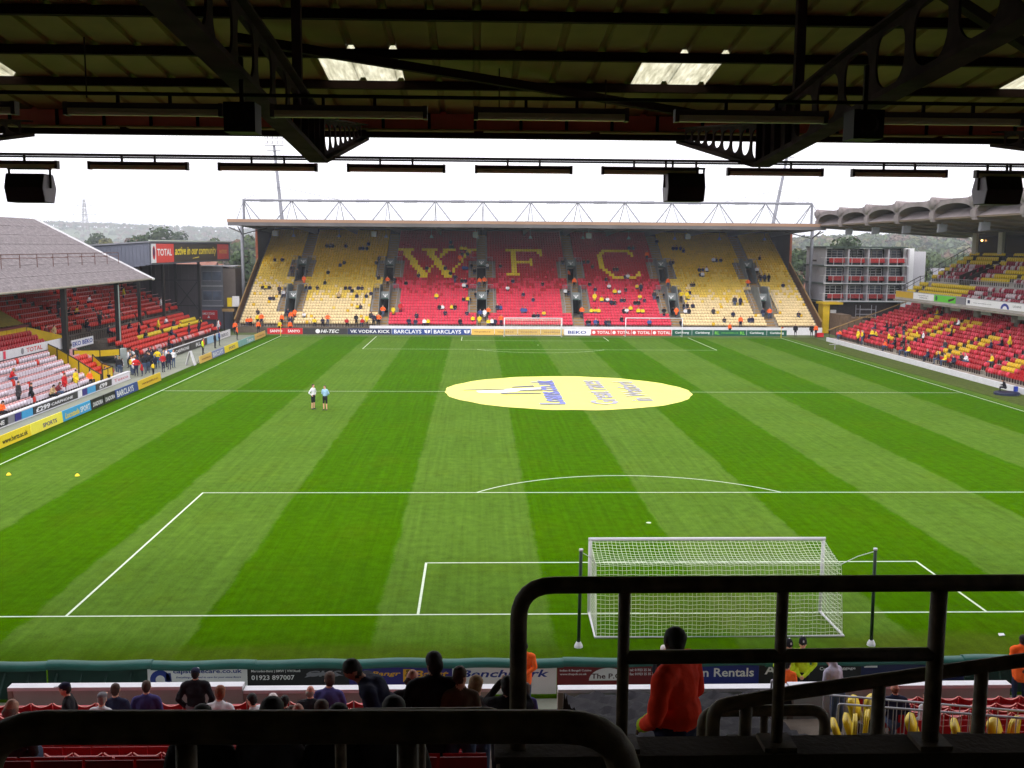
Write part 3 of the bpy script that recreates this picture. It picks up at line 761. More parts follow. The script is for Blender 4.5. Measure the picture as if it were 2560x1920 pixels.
b = MB(); b.v = [(.02,-.024,.42)]+[(.02+.5*math.cos(R(a)), -.024, .42+.34*math.sin(R(a))) for a in range(0,181,10)]; b.f = [(0,i+1,i) for i in range(1,19)]; b.f = [(0, i, i+1) for i in range(1, 19)]; b.m = [0]*18
part('oval', b, I_white, t); letter('The P.O.', (-.42, -.029, .47), ux, uz, .85, .14, ink('darkmaroon', 60, 14, 40), t)
wr(t, 'tel: 01923 25 36 76', .58, .61, .66, .07, I_white); wr(t, 'fax: 01923 25 35 36', .58, .5, .66, .07, I_white)
t, w = nboard(-2.58, .04, 'deep blue board with bold white lettering behind the near goal', ink('deepblue', 20, 36, 132))
wr(t, 'Van Rentals', -.55, .44, 1.75, .24, I_white)
t, w = nboard(.08, 2.74, 'black board with white lettering beside the police officers', I_blk)
wr(t, 'A', -1.2, .5, .3, .24, I_white); wr(t, 'Hire', -.7, .52, .35, .12, I_white); wr(t, 'Cars', .25, .6, .25, .09, I_white); wr(t, 'Luggage', .7, .6, .5, .09, I_white)
t, w = nboard(2.78, 5.5, 'dark blue board at the right end behind the near goal', ink('darkblue', 18, 28, 84))
wr(t, 'Y', -.3, .4, .5, .2, I_white)
part('corner_patch', bx(-1.3, -.95, -.026, -.021, .72, .77), I_white, t)
for x0 in (-20.8, -18.25, 5.52, 8.1):
    t = thing('green_screen', {-20.8:'dark green mesh screen with steel struts at the left behind the near goal', -18.25:'dark green mesh screen with steel struts beside the white board', 5.52:'dark green mesh screen right of the dark blue board', 8.1:'dark green mesh screen at the right edge behind the near goal'}[x0], 'screen', (x0+1.27, -6.0, 0))
    part('mesh_sheet', bx(-1.25, 1.25, -.02, .02, .02, .8), M_padtop, t)
    for i in range(4):
        part('strut', MB().bar((-1+i*.62, -.04, .72), (-1.06+i*.62, -.5, .02), .05, .03), M_padtop, t)
for i in range(13):
    x0 = -20.85+i*2.63
    b = MB(); pts = []
    n = 13
    prof = [(-.15,.835),(-.17,.90),(-.12,.99),(0,1.03),(.12,.99),(.17,.90),(.15,.835)]
    nn = 8
    for j in range(nn+1):
        x = x0-.004+2.636*j/nn; zz = .02*math.sin(j*.8+i*1.3)-.012*((j/nn)-.5)**2 + .01*math.sin(i*2.1)
        for (py, pz) in prof: pts.append((x, -6.0+py, pz+zz))
    q = len(prof); b.add(pts, [(j*q+a, j*q+a+1, (j+1)*q+a+1, (j+1)*q+a) for j in range(nn) for a in range(q-1)])
    b.add([pts[a] for a in range(q)], [tuple(range(q))]); b.add([pts[nn*q+a] for a in range(q)], [tuple(range(q))[::-1]])
    tag(b.build('padded_roll', M_padgreen, smooth=True), 'green padded roll capping the boards behind the near goal, %s from the left' % ('first','second','third','fourth','fifth','sixth','seventh','eighth','ninth','tenth','eleventh','twelfth','thirteenth')[i], 'padding', 'padded rolls on the near boards')

# ------------------------------------------------------------------ foreground handrails
def bend(pts, rad, n=6):
    """round the corners of a polyline"""
    P = [Vector(p) for p in pts]; out = [P[0]]
    for i in range(1, len(P)-1):
        a, c = (P[i-1]-P[i]).normalized(), (P[i+1]-P[i]).normalized()
        p, q = P[i]+a*rad, P[i]+c*rad
        for k in range(n+1):
            t = k/n; out.append((1-t)**2*p + 2*t*(1-t)*P[i] + t*t*q)
    return out+[P[-1]]
ra = thing('guard_rail', 'large dark loop handrail across the bottom left foreground', 'handrail', (-7.65, -29.6, 9.4))
part('loop', MB().tube(bend([(-.69,0,.0),(-.69,0,1.215),(.62,0,1.205),(.62,0,0)], .13), .034, 16), M_rail, ra, True)
for x in (-.28, .17): part('upright', MB().tube([(x,0,0),(x,0,1.2)], .022, 12), M_rail, ra, True)
part('base_plate', bx(-.75,.7,-.06,.06,-.02,.005), M_rail, ra)
par = thing('parapet', 'low brown parapet under the tall handrail in the right foreground', 'wall', (-4.4, -28.0, 8.6))
part('wall_panel', bx(-2.85, 3.0, -.055, .055, -.6, 1.125), M_concdark, par); part('ledge', bx(-2.87, 3.02, -.075, .075, 1.126, 1.15), M_concdark, par)
rb = thing('guard_rail', 'dark handrail with rounded corner and crossbar in the right foreground', 'handrail', (-6.2, -28.0, 9.75))
part('top_rail', MB().tube(bend([(-.985,0,-.5),(-.985,0,.62),(3.2,0,.625)], .13), .031, 16), M_rail, rb, True)
part('mid_rail', MB().tube([(-.6,.0,.345),(.56,.0,.35)], .026, 12), M_rail, rb, True)
for x, r_ in ((-.6,.022),(-.02,.022),(.56,.03)):
    part('upright', MB().tube([(x,0,-.0),(x,0,.62)], r_, 12), M_rail, rb, True); part('base_plate', bx(x-.06,x+.06,-.06,.06,.0,.018), M_rail, rb)
rc = thing('sloping_rail', 'dark handrail sloping up to the right in the right foreground', 'handrail', (-6.2, -27.75, 9.3))
part('top_rail', MB().tube(bend([(-.2,0,.0),(-.2,0,.485),(.1,0,.54),(1.04,0,.67),(1.9,0,.80)], .06), .028, 16), M_rail, rc, True)
for x, z in ((-.07,.51),(.46,.59),(.87,.64),(1.3,.7)): part('upright', MB().tube([(x,0,0),(x,0,z)], .026, 12), M_rail, rc, True); part('base_plate', bx(x-.06,x+.06,-.05,.05,.33,.345), M_rail, rc)
part('ledge', bx(-.5, 2.4, -.06, .06, .27, .33), M_concdark, rc)
for x0, x1, l in ((-8.04,-7.2,'low dark loop rail in front of the bending man'), (-6.15,-5.5,'low dark loop rail beside the steward in red')):
    t = thing('loop_rail', l, 'handrail', (x0, -26.5, 8.0))
    part('loop', MB().tube(bend([(0,0,0),(0,0,1.18),(x1-x0,0,1.18),(x1-x0,0,0)], .09), .03, 14), M_rail, t, True)
    part('upright', MB().tube([((x1-x0)/2,0,0),((x1-x0)/2,0,1.16)], .022, 10), M_rail, t, True)
# crowd barriers
def barrier(p, q, label):
    p, q = Vector(p), Vector(q); d = (q-p); L_ = math.hypot(d.x, d.y); hz = d.z
    t = thing('crowd_barrier', label, 'barrier', tuple(p), math.atan2(d.y, d.x), 'steel crowd barriers')
    P = lambda s, z: (s*L_, 0, s*hz+z)
    part('frame', MB().tube(bend([P(0,.12),P(0,1.1),P(1,1.1),P(1,.12),P(0,.12)], .06, 4), .022, 8), M_galv, t, True)
    for i in range(1, 24): part('bar', MB().tube([P(i/24,.13),P(i/24,1.09)], .008, 5), M_galv, t)
    for s in (.08, .92): part('foot', MB().tube([(s*L_,-.25,s*hz+.02),(s*L_,0,s*hz+.12),(s*L_,.25,s*hz+.02)], .018, 6), M_galv, t)
    return t
barrier((-.15,-11.5,F(-11.5)), (2.7,-14.4,F(-14.4)), 'grey steel crowd barrier, the farther of two among the right-hand seats')
barrier((-.4,-13.0,F(-13.0)), (2.3,-15.3,F(-15.3)), 'grey steel crowd barrier, the nearer of two among the right-hand seats')
barrier((.25,-8.0,.02), (-.5,-9.0,.6), 'grey steel barrier leaning at the front wall beside the hooded person')
def paddle(w, h, th, n=20, e=.55):
    pts = []
    for i in range(n):
        a = 2*math.pi*i/n; ca, sa = math.cos(a), math.sin(a); pts.append((math.copysign(abs(ca)**e, ca)*w/2*(1+.08*sa), math.copysign(abs(sa)**e, sa)*h/2))
    return pts
_b = MB()
for q, (dy, sc0) in enumerate(((.0, 1.), (.03, .96))): _b.prism([(x*sc0, z*sc0) for x, z in paddle(.44, .50, .03)], 'y', dy, dy+.029)
for i, v in enumerate(_b.v): _b.v[i] = (v[0], v[1]-.2+.09*(.25-v[2])*.6-.25*v[0]*v[0], v[2]+.62)
yb_ = _b.mesh('backrest', M_yelnear, True)
_b = MB().prism(paddle(.42, .42, .05, e=.5), 'y', 0, .05)
for i, v in enumerate(_b.v): _b.v[i] = (v[0], v[1]-.02+.35*(v[2]+.21)-.15*v[0]*v[0], v[2]*.93+.55)
yp_ = _b.mesh('seat_pan', M_yelnear, True)
_, _, ys_ = seat_parts(M_yelnear, M_yelnear)
for i, (x, y, a, l) in enumerate(((.83,-10.9,50,'upright yellow seat nearest the hooded person'), (-.3,-13.6,65,'yellow seat behind the bars below the upright one'), (.85,-13.7,55,'yellow seat behind the crossing barriers'), (1.35,-14.4,60,'yellow seat half hidden by a dark upright'), (2.1,-14.3,45,'large yellow seat at the right end of the barriers'), (-.75,-14.2,70,'yellow seat peeping past the low loop rail'))):
    o = thing('stadium_chair', l, 'seat', (x, y, F(y)+.02), R(a), 'yellow seats by the barriers'); o.scale = (1.2,1.2,1.2)
    link('backrest', yb_, o); link('seat_pan', yp_, o); link('bracket', ys_, o)
# ================================================================== SEAT FIELDS
def seat_template(tipped=True):
    """small tip-up seat; local front = -y"""
    b = MB()
    for u0, u1 in ((-1,0),(0,1)):
        x0, x1 = u0*.185, u1*.185; d0, d1 = .02*(1-u0*u0), .02*(1-u1*u1)
        b.hexa([(x0,.14+d0,.40),(x1,.14+d1,.40),(x1,.165+d1,.40),(x0,.165+d0,.40),(x0,.18+d0,.80-.5*d0),(x1,.18+d1,.80-.5*d1),(x1,.205+d1,.80-.5*d1),(x0,.205+d0,.80-.5*d0)])
    b.hexa([(-.17,.05,.36),(.17,.05,.36),(.17,.12,.36),(-.17,.12,.36),(-.175,.07,.68),(.175,.07,.68),(.175,.12,.68),(-.175,.12,.68)])
    b.mi(1).box(-.03,.03,.08,.16,0,.4)
    return b
ST = seat_template()
STV = np.array(ST.v); STF = ST.f; STM = ST.m
def seat_field(name, seats, mats, parent=None):
    """many seats in one mesh; seats = (x, y, z, yaw, material index)"""
    n = len(seats); nv = len(STV); V = np.empty((n, nv, 3)); s = np.array([q[:4] for q in seats], float)
    c, sn = np.cos(s[:,3])[:,None], np.sin(s[:,3])[:,None]
    V[:,:,0] = STV[None,:,0]*c-STV[None,:,1]*sn+s[:,0][:,None]; V[:,:,1] = STV[None,:,0]*sn+STV[None,:,1]*c+s[:,1][:,None]; V[:,:,2] = STV[None,:,2]+s[:,2][:,None]
    me = bpy.data.meshes.new(name)
    nf = len(STF); F4 = np.array(STF)
    faces = (F4[None]+ (np.arange(n)*nv)[:,None,None]).reshape(-1, 4)
    me.vertices.add(n*nv); me.vertices.foreach_set('co', V.ravel())
    me.loops.add(faces.size); me.loops.foreach_set('vertex_index', faces.ravel().astype(np.int32))
    me.polygons.add(len(faces)); me.polygons.foreach_set('loop_start', (np.arange(len(faces))*4).astype(np.int32))
    mi = np.array([[(q[4] if i < 12 or len(q) < 6 else q[5]) if m == 0 else len(mats)-1 for i, m in enumerate(STM)] for q in seats]).ravel().astype(np.int32)
    for m in mats: me.materials.append(m)
    me.polygons.foreach_set('material_index', mi); me.update(calc_edges=True); me.validate()
    return link(name, me, parent)
_seat_me = {}
def seat_mesh(m):
    if m.name not in _seat_me:
        b = seat_template(); _seat_me[m.name] = b.mesh('stand_seat', [m, M_seatdark])
    return _seat_me[m.name]

# ================================================================== FAR STAND
FY, FZ, FDY, FDZ, FN, FW = 107.5, .75, .68, .345, 37, 39.3
def fy(k): return FY+k*FDY
def fz(k): return FZ+k*FDZ
AIS = [-32.7, -20.0, -6.6, 6.6, 20.0, 32.9]
far = thing('far_stand', 'large far end stand with yellow and red seats under a flat roof with white truss', 'stand')
VOM = [(4, 12), (17, 23)]
def isvom(k): return any(a <= k <= b for a, b in VOM)
def cuts(k):
    iv = []; x = -FW
    if isvom(k):
        for a in AIS: iv.append((x, a-.65)); x = a+.65
    iv.append((x, FW)); return iv
for k in range(FN):
    b = MB()
    for x0, x1 in cuts(k): b.box(x0, x1, fy(k), fy(k+1)-.002, fz(k)-.7, fz(k))
    part('terrace_step', b, M_concrete, far)
# stairs
for a in AIS:
    b = MB()
    for k in range(FN):
        if isvom(k):
            for s in (-1, 1):
                xa, xb = a+s*.68, a+s*1.62
                b.box(xa, xb, fy(k)+.004, fy(k+1)-.006, fz(k)+.003, fz(k)+.012); b.box(xa, xb, fy(k)+.34, fy(k+1)-.008, fz(k)+.0125, fz(k)+.17)
        else:
            b.box(a-.6, a+.6, fy(k)+.004, fy(k+1)-.006, fz(k)+.003, fz(k)+.012); b.box(a-.6, a+.6, fy(k)+.34, fy(k+1)-.008, fz(k)+.0125, fz(k)+.17)
    part('stairway', b, M_tan, far)
M_vomgrey = S('vomitory_grey', 128, 134, 136, rough=.7, var=.12, scale=1)
M_tunnelshade = S('tunnel_shade', 26, 24, 24, rough=.95)  # near black paints the shade inside the tunnel mouths
emb = MB()
def em(pts): emb.add([(x, 0, z) for x, z in pts], [tuple(range(len(pts)))])
em([(-.08,-.26),(.08,-.26),(.13,-.06),(0,.02),(-.13,-.06)]); em([(-.13,-.06),(-.1,.0),(-.26,.22),(-.34,.2),(-.3,.04)]); em([(.1,.0),(.13,-.06),(.3,.04),(.34,.2),(.26,.22)]); em([(-.04,.02),(.04,.02),(.06,.18),(-.06,.18)])
emb_me = emb.mesh('emblem', I_white)
for a in AIS:
    for (k0, k1) in VOM:
        zf = fz(k0)-.02; yl = fy(k0+5)-.2
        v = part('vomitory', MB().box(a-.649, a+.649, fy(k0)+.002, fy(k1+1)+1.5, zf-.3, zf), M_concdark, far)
        part('tunnel_back', MB().box(a-.648, a+.648, fy(k1+1)+1.0, fy(k1+1)+1.1, zf, zf+2.4).box(a-.648,a+.648,yl+.1,fy(k1+1)+1.0,zf+2.02,zf+2.12), M_tunnelshade, v)
        for s in (-1, 1):
            x0, x1 = sorted((a+s*.652, a+s*.70))
            part('side_wall', MB().prism([(fy(k0), zf-.3), (fy(k1+1)+1, zf-.3), (fy(k1+1)+1, fz(k1+1)+.5), (fy(k1+1), fz(k1+1)+.95), (yl-.3, fz(k1+1)+.95), (fy(k0), zf+.75)], 'x', x0, x1), M_vomgrey, v)
        top = fz(k1+1)+.02
        ln = part('lintel', bx(a-.645, a+.645, yl, yl+.09, zf+2.13, max(top, zf+3.05)), M_vomgrey, v)
        link('emblem', emb_me, v, None, (a, yl-.006, zf+2.62))
        part('sign_strip', bx(a-.4, a+.4, yl-.012, yl-.003, zf+2.16, zf+2.26), I_grn, v)
        rl = MB()
        for s in (-1, 1):
            rl.tube([(a+s*1.66, fy(k0+1), fz(k0+1)), (a+s*1.66, fy(k0+1), fz(k0+1)+.95), (a+s*1.66, fy(k1+1), fz(k1+1)+.95), (a+s*.7, fy(k1+1), fz(k1+1)+.95)], .03, 5)
            for q in range(k0+2, k1+2, 2): rl.tube([(a+s*1.66, fy(q), fz(q)), (a+s*1.66, fy(q), fz(q)+.94)], .02, 4)
            for q in range(6): rl.tube([(a+s*(.7+.16*q), fy(k1+1)+.02, fz(k1+1)), (a+s*(.7+.16*q), fy(k1+1)+.02, fz(k1+1)+.94)], .015, 4)
        part('guard_rail', rl, M_galv, v)
# seats, with the three letters picked out in yellow
SP = .395
def letters():
    S_ = set()
    def put(x0, pts):
        for (c, r) in pts: S_.add((round((x0+c*SP)/SP), 28-r))
    W = []
    for v0 in (0, 9):
        for r in range(12):
            c = v0+1+r*8/11.
            for t in (-1, 0, 1): W.append((round(c+t), r))
            if r == 0: W += [(v0-1+q, 0) for q in range(6)]
            c2 = v0+9+(11-r)*8.6/11.; W.append((round(c2), r)); 
            if r < 3: W += [(round(c2)-1, r)]
            if r == 0: W += [(round(c2)+q, 0) for q in (-2,-1,0,1,2)]
    put(-18.6, W)
    Fp = [(c, 0) for c in range(14)]+[(c, r) for c in (2,3) for r in range(11)]+[(12,1),(13,1),(13,2),(12,0)]+[(c,5) for c in range(3,10)]+[(9,4),(9,6)]+[(c,10) for c in range(0,5)]
    put(-2.75, Fp)
    Cp = [(c,0) for c in range(3,14)]+[(13,1),(14,1),(14,2),(2,1),(3,1),(1,2),(2,2)]+[(c,r) for c in (1,2) for r in range(3,8)]+[(2,8),(3,8),(3,9),(4,9),(4,10),(5,10)]+[(c,11) for c in range(5,14)]+[(14,10),(15,10),(15,9)]
    put(10.7, Cp)
    return S_
LET = letters()
fs = []
for k in range(FN):
    n = int(FW/SP)
    for i in range(-n, n+1):
        x = i*SP
        if abs(x) > FW-.3: continue
        if any(abs(x-a) < (1.86 if isvom(k) else .82) for a in AIS): continue
        if abs(x) < 20:
            mi = 1 if (i, k) in LET else 0
            if mi == 0 and (k < 15+3*rng.standard_normal()): mi = 4  # lower rows mostly take the paler red
            if mi == 1: mi = 1
        else:
            q = k + 2.2*rng.standard_normal() + (-3.5 if x < -32.7 else 0) + (-2 if x > 32.7 else 0)
            mi = 3 if q < 9.5 else (2 if q < 18 else 1)
            if mi == 3 and rng.random() < .03: mi = 1
        if abs(x) < 20 and mi == 1: mi = 5
        fs.append((x, fy(k)+.42, fz(k), 0, mi))
o = seat_field('far_stand_seats', fs, [M_red, M_yel, M_yelpale, M_yelvpale, M_redpale, S('letter_yellow_seat', 246, 216, 44, rough=.42, var=.08), M_seatdark])
stuff(tag(o, 'thousands of yellow and red seats filling the far stand', 'seats'))
# roof
rf = part('roof', MB().box(-39.95, 39.4, 107.0, 136, 14.16, 14.3).box(-39.95, 39.4, 107.0, 136, 14.82, 14.9), M_darkroof, far)
part('fascia', bx(-40.0, 39.45, 106.9, 106.995, 14.50, 14.88), M_fascia, rf)
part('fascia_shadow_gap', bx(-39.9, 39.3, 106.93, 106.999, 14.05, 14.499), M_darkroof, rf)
for s, x in ((-1,-39.95),(1,39.3)): part('fascia', bx(x, x+.1, 107.0, 136, 14.12, 14.91), M_fascia, rf)
for i in range(16):
    x = -36.8+i*4.9; part('light_strip', bx(x, x+4.3, 110.9, 111.1, 14.12, 14.158), S('strip_yellowed', 190, 182, 120, rough=.5), rf)
NOD = [-38.9 + i*6.49 for i in range(13)]
for x in NOD: part('roof_rib', MB().prism([(108,14.158),(135,14.158),(135,13.2),(121,13.75),(113,13.95)], 'x', x-.1, x+.1), M_greysteel, rf)
tr = part('truss', MB().tube([(NOD[0],112,17.55),(NOD[-1],112,17.75)], .16, 8), M_greysteel, far)
for i, x in enumerate(NOD):
    zt = 17.55+.2*i/12
    b = MB()
    for s in (-1, 1):
        if (i == 0 and s < 0) or (i == 12 and s > 0): continue
        b.tube([(x,112,zt),(x+s*2.15,112,14.9)], .075, 6)
    b.tube([(x,112,zt),(x+.1,107.4,14.9)], .05, 5); b.tube([(x,112,zt),(x-.1,117,14.9)], .05, 5)
    part('brace', b, M_greysteel, tr)
    if i < 12: part('splice', MB().tube([(x+2.2,112,zt+.0),(x+4.0,112,zt+.02)], .2, 8), M_greysteel, tr)
for x in (NOD[0], NOD[-1]): part('end_post', MB().tube([(x,112,14.9),(x,112,17.7)], .17, 8), M_greysteel, tr)
for x in (-40.0, 40.3):
    c = part('corner_column', MB().tube([(x,115.5,0),(x,115.5,14.1)], .24, 10), M_greysteel, far, True)
    part('bracket_truss', MB().bar((x,115.5,13.0),(x*.93,119,13.95), .1, .12).bar((x,115.5,13.0),(x*.98,109.5,13.95), .1, .12).bar((x,115.5,13.2),(x*1.06,118,14.0),.1,.12), M_dark, c)
    part('camera_box', MB().box(x+.3,x+.75,115.3,115.6,9.8,10.05).bar((x,115.5,9.9),(x+.4,115.5,9.9),.06,.06), M_dark, c)
for s in (-1, 1):
    sw = part('side_wall', bx(s*39.55-.12, s*39.55+.12, 123.0, 135.5, 0, 14.155), M_darkclad, far)
    part('edge_trim', bx(s*39.55-.16, s*39.55+.16, 122.8, 122.998, 0, 14.15), S('rust_trim', 150, 78, 52, rough=.7), sw)
    part('side_balustrade', MB().prism([(107.2,0),(122.7,0),(122.7,9.5),(107.2,1.7)], 'x', s*39.42-.05, s*39.42+.05), S('brown_side', 96, 66, 44, rough=.8, var=.2), far)
    part('side_handrail', MB().tube([(s*39.42,107.0,1.75),(s*39.42,122.7,9.6)], .09, 6), M_tan, far)
part('back_wall', bx(-39.4, 39.4, 134.6, 134.9, 0, 14.15), M_darkclad, far)
part('rear_platform', bx(-39.3, 39.3, fy(FN), 134.6, fz(FN)-1, fz(FN)-.1), M_concdark, far)
fw = part('front_wall', bx(-21.5, 39.3, 106.4, 106.6, 0, 1.02), M_white, far)
part('front_wall', bx(-39.3, -21.51, 106.42, 106.58, 0, .85), M_concdark, far)
b = MB()
for i in range(56): b.tube([(-38.8+i*.32,106.9,.8),(-38.8+i*.32,106.9,1.55)], .022, 4)
part('front_railing', b, M_dark, far)
# under-roof speakers and lamps
def far_speaker(x, l):
    t = thing('roof_speaker', l, 'speaker', (x, 112, 12.75), group='grey speakers under the far roof')
    part('cabinet', MB().prism([(-.3,0),(.3,.1),(.35,.75),(-.35,.75)], 'x', -.36, .36), M_greysteel, t); part('hanger', bx(-.05,.05,-.05,.05,.75,1.4), M_greysteel, t)
for x, l in ((-34.7,'grey speaker under the far roof, first from the left'), (-21.3,'grey speaker under the far roof, second from the left'), (-7.5,'grey speaker under the far roof, third from the left'), (8.1,'grey speaker under the far roof, fourth from the left'), (21.8,'grey speaker under the far roof, fifth from the left')): far_speaker(x, l)
for i, x in enumerate((-33.0,-26.7,-20.2,-13.9,-7.5,-.1,7.3,13.7,20.2,26.5,32.9)):
    t = thing('roof_lamp', 'small round lamp under the far roof, %s from the left' % ('first','second','third','fourth','fifth','sixth','seventh','eighth','ninth','tenth','eleventh')[i], 'lamp', (x+.3, 114.5, 12.7), group='lamps under the far roof')
    part('lamp_bowl', MB().tube([(0,0,0),(0,0,.1),(0,0,.4)], [.26,.24,.08], 10), M_galv, t); part('stem', MB().tube([(0,0,.4),(0,0,1.45)], .03, 5), M_greysteel, t)
# floodlight masts behind the stand
def mast(x0, z0, x1, z1, label):
    k = (x1-x0)/(z1-z0); xb = x0-k*z0
    t = thing('floodlight_mast', label, 'floodlight', (xb, 136.5, 0), group='floodlight masts')
    part('pole', MB().tube([(0,0,0),(k*z1,0,z1)], [.42,.2], 10), M_greysteel, t, True)
    hx = k*z1
    part('platform', MB().box(hx-1.5,hx+1.5,-.4,.4,z1-.1,z1).box(hx-1.1,hx+1.1,-.4,.4,z1-.9,z1-.84), M_galv, t)
    for r in range(2):
        for i in range(4):
            x = hx-1.2+i*.8
            l = part('floodlight', MB().prism([(-.2,z1+.15+r*.75),(.2,z1+.2+r*.75),(.25,z1+.7+r*.75),(-.25,z1+.65+r*.75)], 'x', x-.28, x+.28), M_galv, t)
            part('lens', bx(x-.24,x+.24,-.275,-.255,z1+.2+r*.75,z1+.62+r*.75), M_white, l)
    b = MB()
    for i in range(14): b.bar((k*(z0+i*.7)+.3,0,z0+i*.7),(k*(z0+i*.7)-.3,0,z0+i*.7), .05, .05)
    part('rungs', b, M_galv, t)
    return t, hx+xb
mast(-38.3, 15.9, -39.3, 27.2, 'grey floodlight mast rising behind the left end of the far stand')
mast(40.8, 16.5, 42.6, 27.0, 'grey floodlight mast rising behind the right end of the far stand')
for (m0, zt, pts) in ((-38.75, 19.4, (NOD[0], NOD[2])), (41.3, 19.6, (NOD[10], NOD[12]))):
    for x in pts: part('stay_cable', MB().tube([(x,112,17.7),(m0,136.4,zt+1.3)], .035, 4), M_greysteel, far)

# ------------------------------------------------------------------ boards along the far goal line
def fboard(x0, x1, label, base, words=(), z1=.82):
    t = thing('advertising_board', label, 'board', ((x0+x1)/2, 104.4, 0), group='boards along the far goal line')
    w = (x1-x0)/2-.02
    part('panel', bx(-w, w, -.03, .03, .04, z1), base, t); part('frame', bx(-w, w, .032, .08, .1, .2), M_dark, t)
    for (s, fx, fw_, h, m, bold, sh) in words: letter(s, (-w+2*w*fx, -.036, .43-h/2), ux, uz, 2*w*fw_, h, m, t, bold, sh)
    return t, w
fboard(-34.6,-32.3,'red board with white lettering at the left end of the far goal line', I_red, [('SANYO',.15,.7,.36,I_white,B2,0)])
fboard(-32.28,-30.0,'second red board with white lettering on the far goal line', I_red, [('SANYO',.15,.7,.36,I_white,B2,0)])
t, w = fboard(-29.98,-24.2,'charcoal board with white roundel and slanted lettering on the far goal line', I_char, [('HI-TEC',.4,.42,.44,I_white,B2,.25)])
part('roundel', MB().prism([(-.95+.3*math.cos(i*math.pi/8), .43+.28*math.sin(i*math.pi/8)) for i in range(16)], 'y', -.04, -.032), I_white, t)
fboard(-24.18,-18.4,'navy board with pale serif lettering on the far goal line', I_navy, [('VK VODKA KICK',.06,.9,.42,I_white,B2,0)])
for x0, l in ((-18.38,'blue bank board with white eagle, left of the pair on the far goal line'), (-13.18,'blue bank board with white eagle, right of the pair on the far goal line')):
    t, w = fboard(x0, x0+5.15, l, I_blue if False else ink('bankblue', 44, 72, 140), [('BARCLAYS',.05,.7,.5,I_white,B2,0)])
    b = MB()
    for sx in (-1, 1): b.add([(2.05+sx*.06,-.036,.2),(2.05+sx*.3,-.036,.3),(2.05+sx*.42,-.036,.68),(2.05+sx*.2,-.036,.6),(2.05+sx*.08,-.036,.72)], [tuple(range(5)) if sx > 0 else tuple(range(5))[::-1]])
    part('logo', b, I_white, t)
for i in range(4): fboard(-7.98+i*3.05, -4.95+i*3.05, ('tan board left of the far goal','tan board beside the left post of the far goal','tan board seen through the far goal','tan board at the right post of the far goal')[i], I_tan, [('www.sportslink.co.uk',.12,.72,.2,I_mar,B2,0)])
fboard(4.25,7.75,'white board with blue lettering right of the far goal', I_white, [('BEKO',.14,.7,.42,I_blue,B2,0)])
for i in range(4):
    t, w = fboard(7.8+i*2.68, 10.45+i*2.68, 'white and red fuel board on the far goal line, %s of four' % ('first','second','third','fourth')[i], I_white if i < 0 else ink('fuelred', 206, 58, 62), [('TOTAL',.3,.65,.4,I_white,B2,0)])
    part('logo', MB().prism([(-.95+.22*math.cos(q*math.pi/6), .43+.22*math.sin(q*math.pi/6)) for q in range(12)], 'y', -.04, -.032), I_white, t)
fboard(18.55,21.2,'dark green beer board on the far goal line, nearest the red boards', I_grn, [('Carlsberg',.15,.7,.36,I_white,B2,0)])
fboard(21.22,24.0,'dark green beer board on the far goal line, second from the red boards', I_grn, [('Carlsberg',.15,.7,.36,I_white,B2,0)])
fboard(24.02,28.5,'dark green board with lime initials at both ends', I_grn, [('RL',.05,.14,.4,I_lgrn,B2,0),('RL',.81,.14,.4,I_lgrn,B2,0),('www.sportslink.co.uk',.24,.52,.2,I_lgrn,B2,0)])
fboard(28.52,31.2,'dark green beer board on the far goal line, second from the right end', I_grn, [('Carlsberg',.15,.7,.36,I_white,B2,0)])
fboard(31.22,33.9,'dark green beer board at the right end of the far goal line', I_grn, [('Carlsberg',.15,.7,.36,I_white,B2,0)])
tag(bx(37.6,38.6,103.6,104.1,.0,.55).build('red_equipment_box', I_red), 'red box on the track at the far right corner', 'box')
# ================================================================== RIGHT-HAND STAND (two tiers under a vaulted concrete roof)
rs = thing('two_tier_stand', 'right-hand two tier stand under a vaulted concrete roof', 'stand')
RX0, RZ0, RDX, RDZ = 37.6, .45, .72, .29
RY0, RY1 = 28.0, 97.4
def rz_(k): return RZ0+k*RDZ
for k in range(15):
    x = RX0+k*RDX; part('terrace_step', bx(x+.002, x+RDX, RY0, RY1, rz_(k)-.6, rz_(k)), M_concrete, rs)
part('front_wall', bx(36.9, 37.12, RY0, RY1+.2, 0, .5), M_white, rs)
part('front_track', bx(37.125, 37.6, RY0, RY1, .0, .44), M_concrete, rs)
RYEL = [(83.8,2.6),(83.3,3.5),(83.2,4.3),(83.7,5.2),(84.2,6.1),(84.5,7.1),(84.7,7.9),(84.9,8.6),(85.1,9.4),(85.1,10.2),(80.5,2.8),(80.3,3.7),(81.3,3.9),(80.6,6.1),(80.4,6.9),(80.9,8.1),(81.2,9.0),(81.1,9.8),(80.8,10.4),(77.8,5.4),(77.8,6.2),(77.2,6.8),(78.8,8.4),(76.4,7.1),(75.7,8.2),(77.7,9.7),(75.5,9.0),(75.9,9.9),(75.3,10.3),(69.7,1.3),(69.7,2.2),(68.3,2.2),(67.1,2.2),(70.3,2.9),(69.7,3.6),(68.4,3.6),(67.2,3.5),(67.7,2.9),(68.1,1.4),(69.4,5.1),(69.0,5.9),(67.4,4.4),(67.1,5.2),(68.4,6.8),(67.2,6.7),(67.8,6.0),(56.6,1.1),(55.9,1.2),(56.4,2.0),(57.0,1.8),(56.9,2.8),(56.7,3.5)]
def ryel(y, k): return any(abs(y-a) < .72 and abs(k-(b-.1)) < .62 for a, b in RYEL)
RAIS = [88.5, 78.8, 69.0, 59.2, 49.4, 39.6]
singles = []; field = []
